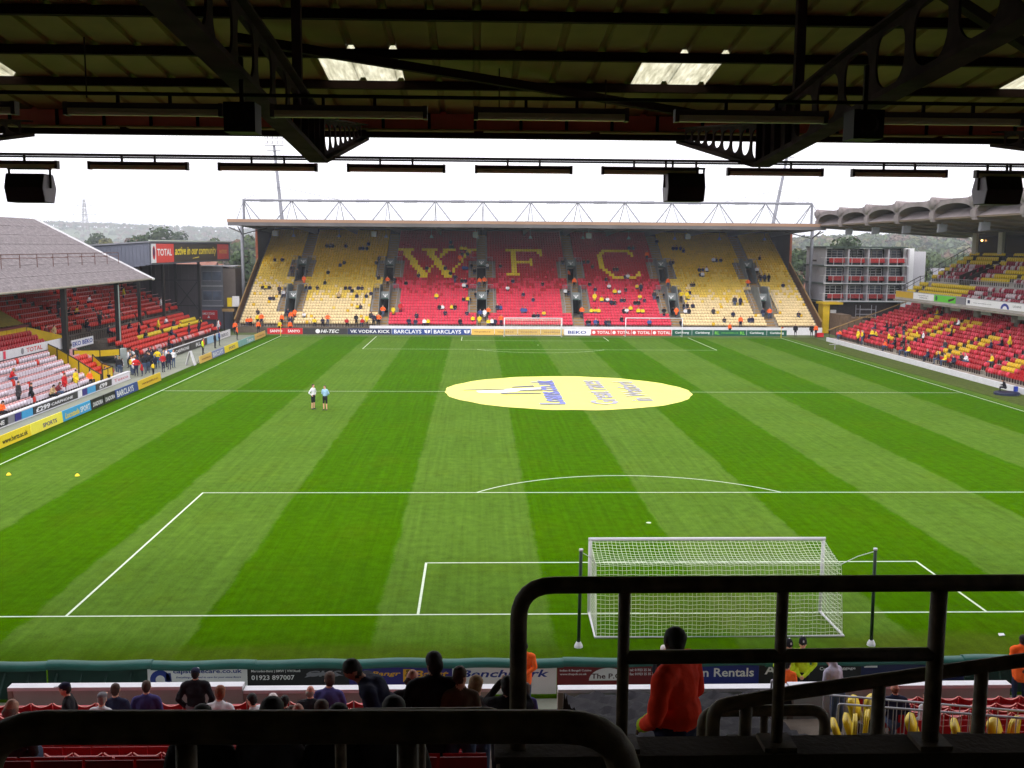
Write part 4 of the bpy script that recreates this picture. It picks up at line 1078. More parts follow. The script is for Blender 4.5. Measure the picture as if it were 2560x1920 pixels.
for k in range(15):
    n = int((RY1-RY0)/.45)
    for i in range(n):
        y = RY0+.3+i*.45
        if any(abs(y-a) < .42 for a in RAIS): continue
        x = RX0+k*RDX+.36; z = rz_(k); yel = ryel(y, k)
        d = math.hypot(x+7.3, y+31.6)
        singles.append((d, x, y, z, yel, k))
def rvis(q): return q[2] > 46.0 + (q[5]*1.35)
vis = sorted([q for q in singles if rvis(q)])
near_set = set(id(q) for q in vis[:50])
for q in singles:
    d, x, y, z, yel, k = q
    if id(q) in near_set:
        o = link('stadium_chair', seat_mesh(M_yel if yel else M_red), None, None, (x, y, z)); o.rotation_euler = (0, 0, R(-90))
        tag(o, 'yellow seat of the lettering in the lower tier of the vaulted stand' if yel else 'red seat in the near end of the lower tier of the vaulted stand', 'seat', 'yellow lettering seats in the right-hand lower tier' if yel else 'red seats in the right-hand lower tier')
    else:
        mi = 1 if yel else (2 if rng.random() < .35 else 0)
        field.append((x, y, z, R(-90), mi))
o = seat_field('lower_tier_seats', field, [M_red, M_yel, M_redpale, M_seatdark]); stuff(tag(o, 'rows of red and yellow seats in the lower tier of the vaulted stand', 'seats'))
# upper tier
UX0, UZ0, UDX, UDZ, UY1 = 44.3, 6.05, .74, .44, 93.0
for k in range(11):
    x = UX0+k*UDX; part('upper_step', bx(x+.002, x+UDX, RY0, UY1, UZ0+k*UDZ-.5, UZ0+k*UDZ), M_conclight, rs)
part('upper_soffit', MB().hexa([(44.1,RY0,5.5),(52.6,RY0,9.2),(52.6,UY1,9.2),(44.1,UY1,5.5),(44.1,RY0,5.6),(52.6,RY0,9.9),(52.6,UY1,9.9),(44.1,UY1,5.6)]), M_concrete, rs)
field = []
for k in range(11):
    n = int((UY1-RY0)/.47)
    for i in range(n):
        y = RY0+.3+i*.47
        if y > UY1-.4: continue
        if k == 3: continue
        if k > 3 and (82.0-.0 < y < 84.2): continue
        if abs(y-89.5) < .5 or abs(y-73.5) < .5 or abs(y-64) < .5: continue
        dg = (y-70)*.0+k
        yel = True
        if k < 3: yel = y > 78.5
        else:
            q = (y-84+ (k-4)*1.0)
            if 84.2 < y < 91.0 and k in (4,5,6,7): yel = False
            if y < 82:
                ph = (82-y)+ (10-k)*1.1
                yel = not (3.6 < ph % 12 < 8.6) or k > 8
        field.append((UX0+k*UDX+.34, y, UZ0+k*UDZ, R(-90), 1 if yel else (3 if rng.random() < .35 else 2)))
M_crim = S('crimson_seat', 150, 26, 56, rough=.42, var=.15, scale=1.2); M_pale = S('pale_seat_underside', 206, 190, 196, rough=.5, var=.1)
o = seat_field('upper_tier_seats', field, [M_red, M_yelnear, M_crim, M_pale, M_seatdark]); stuff(tag(o, 'yellow and crimson seats in the upper tier of the vaulted stand', 'seats'))
# balcony front with advertisements
part('balcony_front', bx(44.02, 44.22, RY0, 93.9, 5.62, 6.05), M_conclight, rs)
part('balcony_ledge', bx(43.75, 44.3, RY0, 94.0, 5.42, 5.61), M_concrete, rs)
def badv(y1, y0, label, base, words=(), x=43.98):
    t = thing('balcony_board', label, 'board', (x, (y0+y1)/2, 0), group='boards on the balcony of the vaulted stand'); w = (y1-y0)/2-.03
    part('panel', bx(-.03, .03, -w, w, 5.86, 6.58), base, t); part('frame', bx(-.05, .05, -w-.02, w+.02, 6.581, 6.66), M_galv, t)
    for (s, fx, fw_, h, m, z) in words: letter(s, (-.036, w-2*w*fx, z), (0,-1,0), (0,0,1), 2*w*fw_, h, m, t)
    return t, w
badv(93.9, 88.8, 'ochre board at the far end of the balcony', ink('ochreboard', 198, 160, 40), [('watford fc',.3,.5,.3,I_mar,6.05)] if False else [])
badv(88.75, 83.2, 'white board next to the ochre one on the balcony', I_white, [('www.sportslink.co.uk',.25,.5,.16,I_grey,6.25),('CARPHONE',.3,.4,.16,I_grey,6.0)])
t, w = badv(83.15, 77.9, 'bright green board on the balcony', ink('brightgreen', 96, 200, 60), [])
part('dark_mark', MB().add([(-.036,-1.0,5.95),(-.036,-2.2,6.2),(-.036,-2.5,6.5),(-.036,-1.9,6.35),(-.036,-.9,6.2)], [(0,1,2,3,4)]), I_blk, t); part('roundel', MB().prism([(2.0+.28*math.cos(i*math.pi/6),6.22+.28*math.sin(i*math.pi/6)) for i in range(12)], 'x', -.042, -.034), I_grn, t)
badv(77.85, 75.6, 'grey end panel between balcony boards', I_grey)
t, w = badv(75.5, 62.5, 'long white board with blue arch logo on the balcony', I_white, [('www.sportslink.co.uk',.12,.3,.14,I_grey,6.1),('LOANS',.74,.12,.2,I_grey,6.15)])
b = MB()
for i in range(10):
    a0, a1 = R(i*18), R((i+1)*18); b.add([(-.036,-1.6-r*1.5*math.cos(a),5.9+r*math.sin(a)) for r, a in ((.3,a0),(.55,a0),(.55,a1),(.3,a1))], [(0,1,2,3)])
part('logo', b, I_blue, t); part('logo_mark', MB().box(-.042,-.034,-.0+5.6,6.1,6.05,6.4), I_navy, t)
badv(62.4, 50, 'white board at the near end of the balcony', I_white)
# columns and walls under and behind the tiers
for y in (91.5, 85, 78, 70, 62, 54, 46): part('column', MB().tube([(46.6,y,2.5),(46.6,y,6.6)], .5, 12), M_concrete, rs, True)
for y in (88, 81, 74, 66.5, 58): part('hanging_sign', bx(45.4,45.5,y-1.1,y+1.1,4.9,5.4), M_offwhite, rs)
part('rear_wall_lower', bx(49.0, 49.3, RY0, 93, 3, 9.1), M_concdark, rs)
bw = part('rear_wall_upper', bx(52.5, 52.8, RY0, 92.6, 9.9, 14.2), M_darkclad, rs)
for i in range(7):
    y = 91.6-i*6.2
    part('pier', bx(52.2, 52.495, y-.5, y+.5, 10.3, 13.6), M_conclight, bw); part('glazing', bx(52.42, 52.49, y-5.4, y-.7, 11.2, 13.2), M_glassdark, bw)
blk = MB()
for r_ in range(2):
    for i in range(52):
        if rng.random() < .25: continue
        blk.box(52.0-.5*r_, 52.3-.5*r_, 40+i, 40.75+i, 10.35-.1*r_, 10.95-.1*r_)
part('dark_seats', blk, M_black, bw)
wl = thing('wall_lamp', 'small lit orange lamp high on the back wall of the upper tier', 'lamp', (52.2, 89.7, 12.7))
part('lamp_globe', MB().ell((0,0,0), (.12,.14,.12)), mat('lit_lamp', (1,.55,.2), emit=(1,.5,.15,6)), wl); part('lamp_base', bx(.1,.3,-.06,.06,-.05,.05), M_dark, wl)
b = MB()
for k in range(11):
    x = UX0+k*UDX; z = UZ0+k*UDZ; b.tube([(x,UY1,z),(x,UY1,z+1.05)], .035, 5)
b.tube([(UX0-.2,UY1,UZ0+1.0),(UX0+3*UDX,UY1,UZ0+3*UDZ+1.0),(UX0+3.9*UDX,UY1,UZ0+3*UDZ+1.05),(UX0+4*UDX,UY1,UZ0+4*UDZ+1.2),(UX0+11*UDX,UY1,UZ0+11*UDZ+1.05)], .05, 6)
b.tube([(UX0-.2,UY1,UZ0+.5),(UX0+11*UDX,UY1,UZ0+11*UDZ+.5)], .03, 5)
part('end_railing', b, M_dark, rs)
b = MB(); xw = UX0+3.1*UDX; zw = UZ0+3*UDZ
for i in range(110): b.tube([(xw,88-i*.4,zw),(xw,88-i*.4,zw+.95)], .016, 4)
b.tube([(xw,88,zw+.95),(xw,44,zw+.95)], .03, 5)
part('walkway_railing', b, M_galv, rs)
vz = part('upper_vomitory', MB().prism([(UX0+4*UDX,UZ0+3*UDZ),(52.3,UZ0+10*UDZ-.4),(52.3,UZ0+10*UDZ+.3),(UX0+4*UDX,UZ0+4*UDZ+.9)], 'y', 84.25, 84.4), M_dark, rs)
part('vomitory_side', MB().prism([(UX0+4*UDX,UZ0+3*UDZ),(52.3,UZ0+10*UDZ-.4),(52.3,UZ0+10*UDZ+.3),(UX0+4*UDX,UZ0+4*UDZ+.9)], 'y', 81.8, 81.95), M_dark, vz)
part('vomitory_floor', MB().prism([(UX0+4*UDX,UZ0+3*UDZ),(52.3,UZ0+9*UDZ),(52.3,UZ0+10*UDZ+.15),(UX0+4*UDX,UZ0+4*UDZ+.12)], 'y', 81.96, 84.24), M_dark, vz)
part('end_handrail', MB().tube([(37.2,98.0,1.35),(48.4,98.0,5.5)], .07, 6), M_tan, rs)
b = MB()
for i in range(14): x = 37.4+i*.8; z = 1.3+(x-37.2)*.37; b.tube([(x,98,max(.1,z-1.3)),(x,98,z)], .03, 4)
part('end_railing', b, M_dark, rs)
# vaulted concrete roof
RB = [107.6-8.85*i for i in range(10)]
XF, XB = 38.5, 59.0
def rsl(x): return -.062*(x-XF)
M_rconc = S('roof_concrete', 124, 115, 116, rough=.9, var=.22, scale=.6, bump=.4, bscale=8)
M_rsoff = S('brown_lit_soffit', 104, 90, 76, rough=.9, var=.15, scale=.4)  # roof concrete darkened and browned for the light beneath it
for j, (ya, yb) in enumerate(zip(RB, RB[1:])):
    n = 16; b = MB(); zs, rise = 15.15, 1.0; th = .16
    pts = []
    for i in range(n+1):
        t = math.pi*i/n; pts.append((ya-.35+(yb-ya+.7)*(1-math.cos(t))/2, zs+rise*math.sin(t)**.75))
    xs_ = (XF, 44, 50, XB)
    for a, c in zip(pts, pts[1:]):
        for x0, x1 in zip(xs_, xs_[1:]):
            b.hexa([(x0,a[0],a[1]+rsl(x0)),(x1,a[0],a[1]+rsl(x1)),(x1,c[0],c[1]+rsl(x1)),(x0,c[0],c[1]+rsl(x0)),(x0,a[0],a[1]+th+rsl(x0)),(x1,a[0],a[1]+th+rsl(x1)),(x1,c[0],c[1]+th+rsl(x1)),(x0,c[0],c[1]+th+rsl(x0))])
    v = part('roof_vault', b, M_rsoff, rs)
    b = MB()
    for a, c in zip(pts, pts[1:]):   # arch rim
        b.hexa([(XF-.12,a[0],a[1]-.12),(XF-.004,a[0],a[1]-.12),(XF-.004,c[0],c[1]-.12),(XF-.12,c[0],c[1]-.12),(XF-.12,a[0],a[1]+.34),(XF-.004,a[0],a[1]+.34),(XF-.004,c[0],c[1]+.34),(XF-.12,c[0],c[1]+.34)])
    part('arch_rim', b, M_rconc, v)
    part('arch_sill', MB().hexa([(XF+.02,yb+.5,14.72),(XF+1.6,yb+.5,14.72),(XF+1.6,ya-.5,14.72),(XF+.02,ya-.5,14.72),(XF+1.5,yb+.5,15.6),(XF+1.6,yb+.5,15.6),(XF+1.6,ya-.5,15.6),(XF+1.5,ya-.5,15.6)]), M_rconc, v)
    for i in range(3):
        y = yb+1.4+i*3.0
    part('soffit_slab', MB().hexa([(XF,yb+.3,14.55),(XB,yb+.3,14.55+rsl(XB)),(XB,ya-.3,14.55+rsl(XB)),(XF,ya-.3,14.55),(XF,yb+.3,14.7),(XB,yb+.3,14.7+rsl(XB)),(XB,ya-.3,14.7+rsl(XB)),(XF,ya-.3,14.7)]), M_rsoff, v)
for y in RB:
    b = MB(); b.hexa([(XF-.2,y-.29,14.35),(XB,y-.29,14.35+rsl(XB)),(XB,y+.29,14.35+rsl(XB)),(XF-.2,y+.29,14.35),(XF-.2,y-.29,16.1),(XB,y-.29,16.1+rsl(XB)),(XB,y+.29,16.1+rsl(XB)),(XF-.2,y+.29,16.1)])
    bmn = part('roof_beam', b, M_rconc, rs)
    part('beam_cap', MB().tube([(XF-.3,y,16.2),(XF+3,y,16.0)], .62, 14), M_rconc, bmn, True)
    part('edge_lip', bx(XF-.28, XF-.205, y-1.0, y+1.0, 16.02, 16.5), M_rconc, bmn)
    part('bracket', bx(XF-.26, XF-.21, y-.5, y+.5, 14.6, 15.3), M_rconc, bmn)
part('roof_upstand', bx(XF+.3, XF+.6, RB[-1], RB[0], 16.25, 16.5), M_rconc, rs)
for i, y in enumerate((99.0, 90.2, 81.4, 72.6, 63.8, 55)):
    t = thing('stand_speaker', 'grey speaker hanging under the vaulted roof, %s from the far end' % ('first','second','third','fourth','fifth','sixth')[i], 'speaker', (39.6, y, 13.3), R(-15), 'grey speakers under the vaulted roof')
    part('cabinet', MB().prism([(-.4,0),(.4,.1),(.45,.85),(-.35,.85)], 'y', -.55, .55), M_greysteel, t); part('hanger', bx(-.06,.06,-.06,.06,.85,1.3), M_greysteel, t)

# ================================================================== EXECUTIVE BOXES IN THE FAR RIGHT CORNER
ebz = thing('executive_boxes', 'three storey block of grey executive boxes with red seats in the far right corner', 'building')
EX0, EX1, EY = 41.4, 53.0, 113.0
M_eb = S('box_grey', 190, 188, 198, rough=.6, var=.06, scale=.6); M_ebl = S('box_pale', 220, 220, 226, rough=.6, var=.05, scale=.6)
part('side_wall', bx(EX1+.02, EX1+3.3, EY+1.2, EY+9, 2, 11.3), M_eb, ebz); part('side_wall', bx(EX1+.02, EX1+1.6, EY+1.19, EY+9.01, 2, 11.75), M_ebl, ebz)
part('side_wall', bx(EX0+.3, EX0+.42, EY+.3, EY+9, 4, 11.75), M_eb, ebz)
part('roof', bx(EX0+.1, EX1+.2, EY-.1, EY+9, 11.76, 11.95), S('box_roof_green', 58, 72, 66, rough=.7), ebz)
part('base', bx(EX0+1.2, EX1+3, EY+2, EY+9, 0, 4.2), S('dark_base', 58, 46, 48, rough=.9, var=.2), ebz)
for f in range(3):
    z = 4.35+f*2.5
    fl_ = part('balcony_slab', bx(EX0, EX1+.1, EY-.1, EY+9, z-.22, z), S('slab_edge', 88, 100, 96, rough=.7), ebz)
    part('slab_trim', bx(EX0-.02, EX1+.12, EY-.14, EY-.101, z-.12, z+.02), M_ebl, fl_)
    part('back_wall', bx(EX0+.42, EX1, EY+2.0, EY+2.1, z, z+2.28), M_glassdark, fl_)
    for i in range(4):
        xa = EX0+.9+i*2.85; xb = xa+2.35
        win = part('window', bx(xa, xb, EY+1.9, EY+1.99, z+.75, z+2.0), M_glasslit if (i+f) % 3 else M_glassdark, fl_)
        fr = MB()
        for x in (xa, xa+.7, xa+1.5, xb): fr.box(x-.035, x+.035, EY+1.84, EY+1.898, z+.6, z+2.05)
        for zz in (z+.6, z+1.3, z+1.7, z+2.05): fr.box(xa, xb, EY+1.85, EY+1.897, zz-.025, zz+.025)
        part('frame', fr, M_ebl, win)
        part('partition', bx(xb+.15, xb+.35, EY+.2, EY+1.8, z+.002, z+2.27), M_eb, fl_)
        sm = MB()
        for q in range(5): x = xa+.1+q*.45; sm.box(x, x+.4, EY+.9, EY+1.0, z+.3, z+.98).box(x+.02, x+.38, EY+.5, EY+.89, z+.38, z+.46)
        part('box_seats', sm, S('box_red_seat', 196, 62, 64, rough=.5, var=.1), fl_)
    rl = MB(); rl.tube([(EX0+.02,EY+1.5,z+1.0),(EX0+.02,EY-.05,z+1.0),(EX1+.08,EY-.05,z+1.0)], .045, 6)
    for i in range(10): x = EX0+.02+i*(EX1-EX0)/9; rl.tube([(x,EY-.05,z),(x,EY-.05,z+1.0)], .035, 5)
    part('railing', rl, M_ebl, fl_)
# corner clutter: kiosk, steps, scaffold
kz = thing('yellow_kiosk', 'yellow kiosk with flat canopy in the far right corner', 'kiosk', (40.9, 110.5, 0))
part('canopy', bx(-.6, 2.2, -1, 2, 4.0, 4.3), M_yellowpaint, kz); part('wall', bx(-.4, .5, -.6, 1.5, 0, 3.99), M_yellowpaint, kz); part('door', bx(.9, 1.7, .2, .3, 1.2, 3.2), M_ebl, kz); part('side_panel', bx(.52, 2.1, .31, 1.5, 0, 3.98), M_dark, kz)
cs = thing('corner_steps', 'brown stepped block below the executive boxes', 'steps')
for i in range(5): part('step', bx(41.0+i*1.5, 42.5+i*1.5, 104.5, 108.5, 0, 2.9-.45*i), S('brown_step', 110, 88, 70, rough=.9, var=.2), cs)
sc_ = thing('scaffold', 'grey scaffold tower under the executive boxes', 'scaffold', (45.5, 109.5, 0))
b = MB()
for x in (0, 2.2):
    for y in (0, 1.6): b.tube([(x,y,0),(x,y,3.9)], .04, 5)
for z in (1.4, 2.6, 3.3): b.tube([(0,0,z),(2.2,0,z)], .035, 5); b.tube([(0,1.6,z),(2.2,1.6,z)], .035, 5)
part('tubes', b, M_galv, sc_); part('deck', bx(-.1,2.4,-.1,1.7,2.2,2.26), M_tan, sc_)
# ================================================================== LEFT-HAND OLD STAND
ls = thing('old_stand', 'old left-hand stand with steep weathered grey roof', 'stand')
def rough_sheet(name, base):
    m = bpy.data.materials.new(name); m.use_nodes = True; nt = m.node_tree; N = nt.nodes; L = nt.links; b = N['Principled BSDF']; b.inputs['Roughness'].default_value = .9; b.inputs['Specular IOR Level'].default_value = .2
    tc = N.new('ShaderNodeTexCoord')
    v = N.new('ShaderNodeTexVoronoi'); v.inputs['Scale'].default_value = 5.5; L.new(tc.outputs['Object'], v.inputs['Vector'])
    n = N.new('ShaderNodeTexNoise'); n.inputs['Scale'].default_value = 2.4; n.inputs['Detail'].default_value = 9; n.inputs['Roughness'].default_value = .7; L.new(tc.outputs['Object'], n.inputs['Vector'])
    ad = N.new('ShaderNodeMix'); ad.data_type = 'FLOAT'; ad.inputs['Factor'].default_value = .3; L.new(n.outputs['Fac'], ad.inputs['A']); L.new(v.outputs['Distance'], ad.inputs['B'])
    cr = N.new('ShaderNodeValToRGB'); e = cr.color_ramp.elements; e[0].position = .3; e[0].color = (*[c*.5 for c in base], 1); e[1].position = .66; e[1].color = (*[c*1.5 for c in base], 1)
    L.new(ad.outputs['Result'], cr.inputs[0]); L.new(cr.outputs[0], b.inputs['Base Color'])
    bp = N.new('ShaderNodeBump'); bp.inputs['Strength'].default_value = .7; bp.inputs['Distance'].default_value = .06; L.new(ad.outputs['Result'], bp.inputs['Height']); L.new(bp.outputs[0], b.inputs['Normal'])
    return m
M_oldroof = rough_sheet('weathered_roof', lin((112, 105, 107)))
EXL, EZL, RXL, RZL = -42.0, 7.95, -53.9, 14.05
def oroof(x): return EZL+(RZL-EZL)*(x-EXL)/(RXL-EXL)
# roof laid in courses of sheets
NC = 7
for c in range(NC):
    xa = EXL+(RXL-EXL)*c/NC; xb = EXL+(RXL-EXL)*(c+1)/NC
    me = MB().hexa([(xb-.05,0,oroof(xb)+.0),(xa,0,oroof(xa)+.01),(xa,2.975,oroof(xa)+.01),(xb-.05,2.975,oroof(xb)+.0),(xb-.05,0,oroof(xb)+.05),(xa,0,oroof(xa)+.055),(xa,2.975,oroof(xa)+.055),(xb-.05,2.975,oroof(xb)+.05)]).mesh('roof_sheet', M_oldroof)
    for i in range(14): link('roof_sheet', me, ls, None, (0, 77.43-i*2.98, .003*((i*7+c*3) % 4)))
part('rear_slope', MB().quad((RXL,35,RZL),(RXL,80.4,RZL),(-62,80.4,9),(-62,35,9)), M_oldroof, ls)
part('verge_trim', MB().bar((EXL+.1,80.5,EZL+.05),(RXL,80.5,RZL+.1), .16, .16), M_white, ls); part('gutter', MB().tube([(EXL+.12,35,EZL-.05),(EXL+.12,80.6,EZL-.05)], .1, 8), M_concrete, ls, True)
part('gutter_end', MB().tube([(EXL+.15,80.3,EZL),(EXL+.15,80.9,EZL-.1)], .16, 8), M_white, ls)
part('soffit', MB().quad((EXL-.05,35,EZL-.1),(EXL-.05,80.3,EZL-.1),(RXL,80.3,RZL-.4),(RXL,35,RZL-.4)), M_dark, ls)
part('gable_boarding', MB().add([(EXL,80.2,EZL-.1),(RXL,80.2,RZL-.2),(-62,80.2,9),(-62,80.2,7.2),(-46,80.2,7.2)], [(0,1,2,3,4)]), M_darkclad, ls)
xr = -45.0; zr = oroof(xr)
b = MB()
for i in range(12): y = 79.6-i*3.4; b.tube([(xr,y,zr),(xr,y,zr+1.15)], .035, 5); b.tube([(xr-1.6,y,oroof(xr-1.6)),(xr,y,zr+.8)], .03, 5)
b.tube([(xr,79.6,zr+1.15),(xr,40,zr+1.15)], .035, 5)
part('roof_guardrail', b, S('rust_rail', 92, 62, 58, rough=.8), ls)
for y in (58.0, 71.2, 44.8):
    c = part('column', bx(-42.65, -42.25, y-.22, y+.22, 0, 7.85), M_black, ls)
    if y > 70: part('downpipe', MB().tube([(-42.2,y-.3,.4),(-42.2,y-.3,7.6)], .06, 6), M_offwhite, c)
part('back_wall', bx(-60.2,-60,35,80,0,9.6), M_darkclad, ls)
# paddock seats: red, with the sky's sheen put into their colours
LROWS = 7
for i in range(LROWS):
    x1 = -37.5-i*.7; yend = 51.6+i*.42
    part('paddock_step', bx(x1-.7, x1-.002, 26, yend, .0, .3+.3*i), M_concrete, ls)
front = part('paddock_wall', bx(-37.42, -37.22, 26, 58.2, 0, .62), M_offwhite, ls); part('wall_cap', bx(-37.46, -37.16, 26, 58.25, .621, .70), M_white, front); part('wall_foot', bx(-37.2, -37.14, 26, 58.25, 0.02, .09), M_white, front)
fld = []; lone = []
for i in range(LROWS):
    x = -37.5-i*.7-.36; yend = 51.4+i*.42
    n = int((yend-28)/.48)
    for j in range(n):
        y = yend-.3-j*.48
        if abs(y-44.5) < .5 and False: continue
        if i < 2 and 41.3 < y < 43.2 and (i+j) % 3: pass
        lone.append((x, y, .3+.3*i, y < 39.5 or y > 49.0 or i > 4))
M_pansheen = S('sky_sheen_seat_pan', 222, 212, 224, rough=.5, var=.06)  # pans whitened to stand for sky mirrored in the tipped-up undersides
def two_tone(back, pan):
    b = seat_template(); b.m = [2 if m == 1 else (1 if i >= 12 else 0) for i, m in enumerate(b.m)]; return b.mesh('stadium_chair', [back, pan, M_seatdark])
paddock_me = {False: two_tone(M_pink, M_pansheen), True: seat_mesh(M_orange_seat)}
for (x, y, z, hid) in lone:
    if hid: fld.append((x, y, z, R(90), 0, 2) if rng.random() < .96 else (x, y, z, R(90), 1)); continue
    rd = rng.random() < .05
    o = link('stadium_chair', paddock_me[rd], None, None, (x, y, z)); o.rotation_euler = (0,0,R(90))
    tag(o, 'bright red seat among the sheen-painted pink seats of the left-hand paddock' if rd else 'pink seat with painted sky sheen in the left-hand paddock', 'seat', 'odd red seats in the paddock' if rd else 'sheen-painted pink seats of the left-hand paddock')
stuff(tag(seat_field('paddock_seats', fld, [M_pink, M_orange_seat, M_pansheen, M_seatdark]), 'sheen-painted pink seats of the paddock at the left edge', 'seats'))
# yellow partition panels
def panels(name, pts, z0s, z1s, label):
    t = thing(name, label, 'partition')
    for i, ((xa, ya), (xb, yb)) in enumerate(zip(pts, pts[1:])):
        za, zb, h = z0s[i], z0s[i+1], z1s
        part('panel', MB().hexa([(xa-.02,ya,za),(xa+.02,ya,za),(xb+.02,yb,zb),(xb-.02,yb,zb),(xa-.02,ya,za+h),(xa+.02,ya,za+h),(xb+.02,yb,zb+h),(xb-.02,yb,zb+h)]), M_yellowpaint, t)
        part('post', bx(xa-.05,xa+.05,ya-.05,ya+.05,za-.1,za+h+.12), M_dark, t)
    part('post', bx(pts[-1][0]-.05,pts[-1][0]+.05,pts[-1][1]-.05,pts[-1][1]+.05,z0s[-1]-.1,z0s[-1]+z1s+.12), M_dark, t)
    b = MB(); b.tube([(x, y, z+z1s+.06) for (x, y), z in zip(pts, z0s)], .045, 6); part('top_rail', b, M_dark, t)
panels('yellow_partition', [(-37.4,51.9),(-38.5,52.55),(-39.6,53.2),(-40.7,53.9),(-41.8,54.5),(-42.8,55.1)], [.25,.7,1.2,1.65,2.1,2.4], .85, 'yellow panelled partition climbing beside the pink paddock seats')
panels('yellow_partition', [(-37.45,52.4),(-37.5,53.7),(-37.55,55.0)], [.2,.2,.2], 1.2, 'short yellow panelled partition along the front of the dugout area')
panels('yellow_partition', [(-37.6,55.05),(-38.8,56.2),(-40.0,57.4)], [.4,.5,1.1], 1.0, 'low yellow panelled partition in front of the orange seats')
panels('yellow_partition', [(-42.6,60.0),(-41.2,62.4),(-40.2,64.6)], [1.7,1.5,1.4], .55, 'yellow panelled partition below the orange dugout')
fld = []
for i in range(5):
    for j in range(9):
        fld.append((-38.1-i*.66, 53.2+i*.35+j*.47, .35+.26*i, R(90), 0))
part('dugout_step', MB().prism([(-37.5,0),(-41.6,0),(-41.6,1.5),(-37.5,.33)], 'y', 53.0, 58.4), M_concrete, ls)
for i in range(4):
    for j in range(10): fld.append((-41.6-i*.5, 57.6+i*.2+j*.45, 1.0+.16*i, R(90), 1))
part('dugout_step', MB().prism([(-41.2,0),(-43.3,0),(-43.3,1.5),(-41.2,.95)], 'y', 58.3, 63), M_concrete, ls)
stuff(tag(seat_field('dugout_seats', fld, [M_orange_seat, M_pink, M_seatdark]), 'orange and pink seats behind the yellow partitions', 'seats'))
# balcony boards of the old stand
def lboard(y0, y1, z0, z1, x, label, words, base=M_white):
    t = thing('balcony_board', label, 'board', (x, (y0+y1)/2, 0)); w = (y1-y0)/2
    part('panel', bx(-.04,.04,-w,w,z0,z1), base, t); part('frame', bx(-.06,.06,-w-.02,w+.02,z0-.08,z0-.002), M_dark, t)
    for (s, fy_, fw_, h, m, zz) in words: letter(s, (.046, -w+2*w*fy_, zz), (0,1,0), (0,0,1), 2*w*fw_, h, m, t)
    return t, w
t, w = lboard(46.9, 55.3, 2.86, 3.54, -42.8, 'white board with red lettering on the balcony of the old stand', [('TOTAL',.48,.36,.36,I_red,3.02)])
part('logo', MB().prism([(-.9+.26*math.cos(i*math.pi/6),3.2+.26*math.sin(i*math.pi/6)) for i in range(12)], 'x', .041, .05), I_grey, t)
part('red_tab', bx(.041, .05, -w, -w+.4, 2.9, 3.5), ink('pinkred', 226, 60, 90), t)
lboard(38, 46.8, 2.86, 3.54, -42.8, 'white balcony board at the left edge of the picture', [])
lboard(55.35, 58.6, 2.62, 3.54, -42.82, 'plain white balcony board beside the black column', [])
lboard(61.9, 67.2, 2.22, 2.95, -43.5, 'white board with blue block lettering right of the black column', [('EKO BEKO',.04,.92,.42,I_blue,2.38)])
part('balcony_floor', bx(-48.5,-42.9,38,60.5,2.6,2.84), M_dark, ls)
# press box: yellow panels and red seats on the balcony
pb = thing('press_box', 'yellow panelled press box with red seats on the balcony of the old stand', 'press box')
for i in range(6): part('panel', bx(-45.54,-45.5,57.5-(i+1)*1.85+.04,57.5-i*1.85-.04,3.95,4.55), M_yellowpaint, pb)
part('ledge', bx(-45.9,-45.3,46,57.6,4.56,4.72), S('ledge_red', 110, 40, 40, rough=.7), pb)
part('end_panel', MB().hexa([(-45.5,57.6,3.6),(-45.46,57.6,3.6),(-43.2,59.6,2.9),(-43.24,59.6,2.9),(-45.5,57.6,4.5),(-45.46,57.6,4.5),(-43.2,59.6,3.6),(-43.24,59.6,3.6)]), M_yellowpaint, pb)
part('roof_panel', MB().quad((-45.6,46,4.9),(-45.6,57.3,4.8),(-47.6,57.6,5.9),(-47.6,46,5.9)), S('olive_panel', 126, 110, 30, rough=.7, var=.2), pb)
fld = [(-43.5-i*.6, 46.4+j*.47+i*.2, 2.86+.32*i, R(90), 0) for i in range(3) for j in range(22)]
part('seat_step', MB().prism([(-43.2,2.85),(-45.4,2.85),(-45.4,3.6),(-43.2,2.9)], 'y', 46, 57.4), M_dark, pb)
stuff(tag(seat_field('press_box_seats', fld, [M_red, M_seatdark]), 'rows of dark red seats below the yellow press box', 'seats'))

# ================================================================== LEFT-HAND NEW STAND (dark steel box with sign)
l2 = thing('steel_box_stand', 'dark steel clad stand with a large sign at the left, beyond the old stand', 'stand')
GY0, GY1, GX = 83.5, 121.0, -43.0
part('near_gable', MB().add([(GX,GY0,9.3),(GX,GY0,11.75),(-49.5,GY0,11.25),(-62,GY0,10.4),(-62,GY0,7.6),(-50,GY0,8.3)], [(0,1,2,3,4,5)][::-1]), M_bluegrey, l2)
rbs = MB()
for i in range(46): x = -43.2-i*.4; rbs.box(x-.04, x+.04, GY0-.05, GY0-.004, 9.25-(abs(x)-43)*.1, 11.7-(abs(x)-43)*.075)
part('cladding_rib', rbs, M_bluegrey, l2)
fsc = part('fascia', bx(GX-.2, GX, GY0+.01, GY1, 9.3, 11.75), M_bluegrey, l2)
part('roof', MB().hexa([(-62,GY0-.2,10.4),(GX+.2,GY0-.2,11.76),(GX+.2,GY1,11.76),(-62,GY1,10.4),(-62,GY0-.2,10.55),(GX+.2,GY0-.2,11.9),(GX+.2,GY1,11.9),(-62,GY1,10.55)]), M_greysteel, l2)
part('edge_trim', bx(GX+.05, GX+.22, GY0-.25, GY1, 11.905, 12.02), S('pale_green_trim', 190, 200, 190, rough=.6), l2)
part('soffit', MB().quad((GX-.2,GY0,9.32),(GX-.2,GY1-10,9.32),(-60,GY1-10,8.6),(-60,GY0,8.6)), M_black, l2)
sg = thing('fascia_sign', 'long dark sign with yellow lettering between red end panels on the steel stand', 'sign', (GX+.08, 84.0, 9.5))
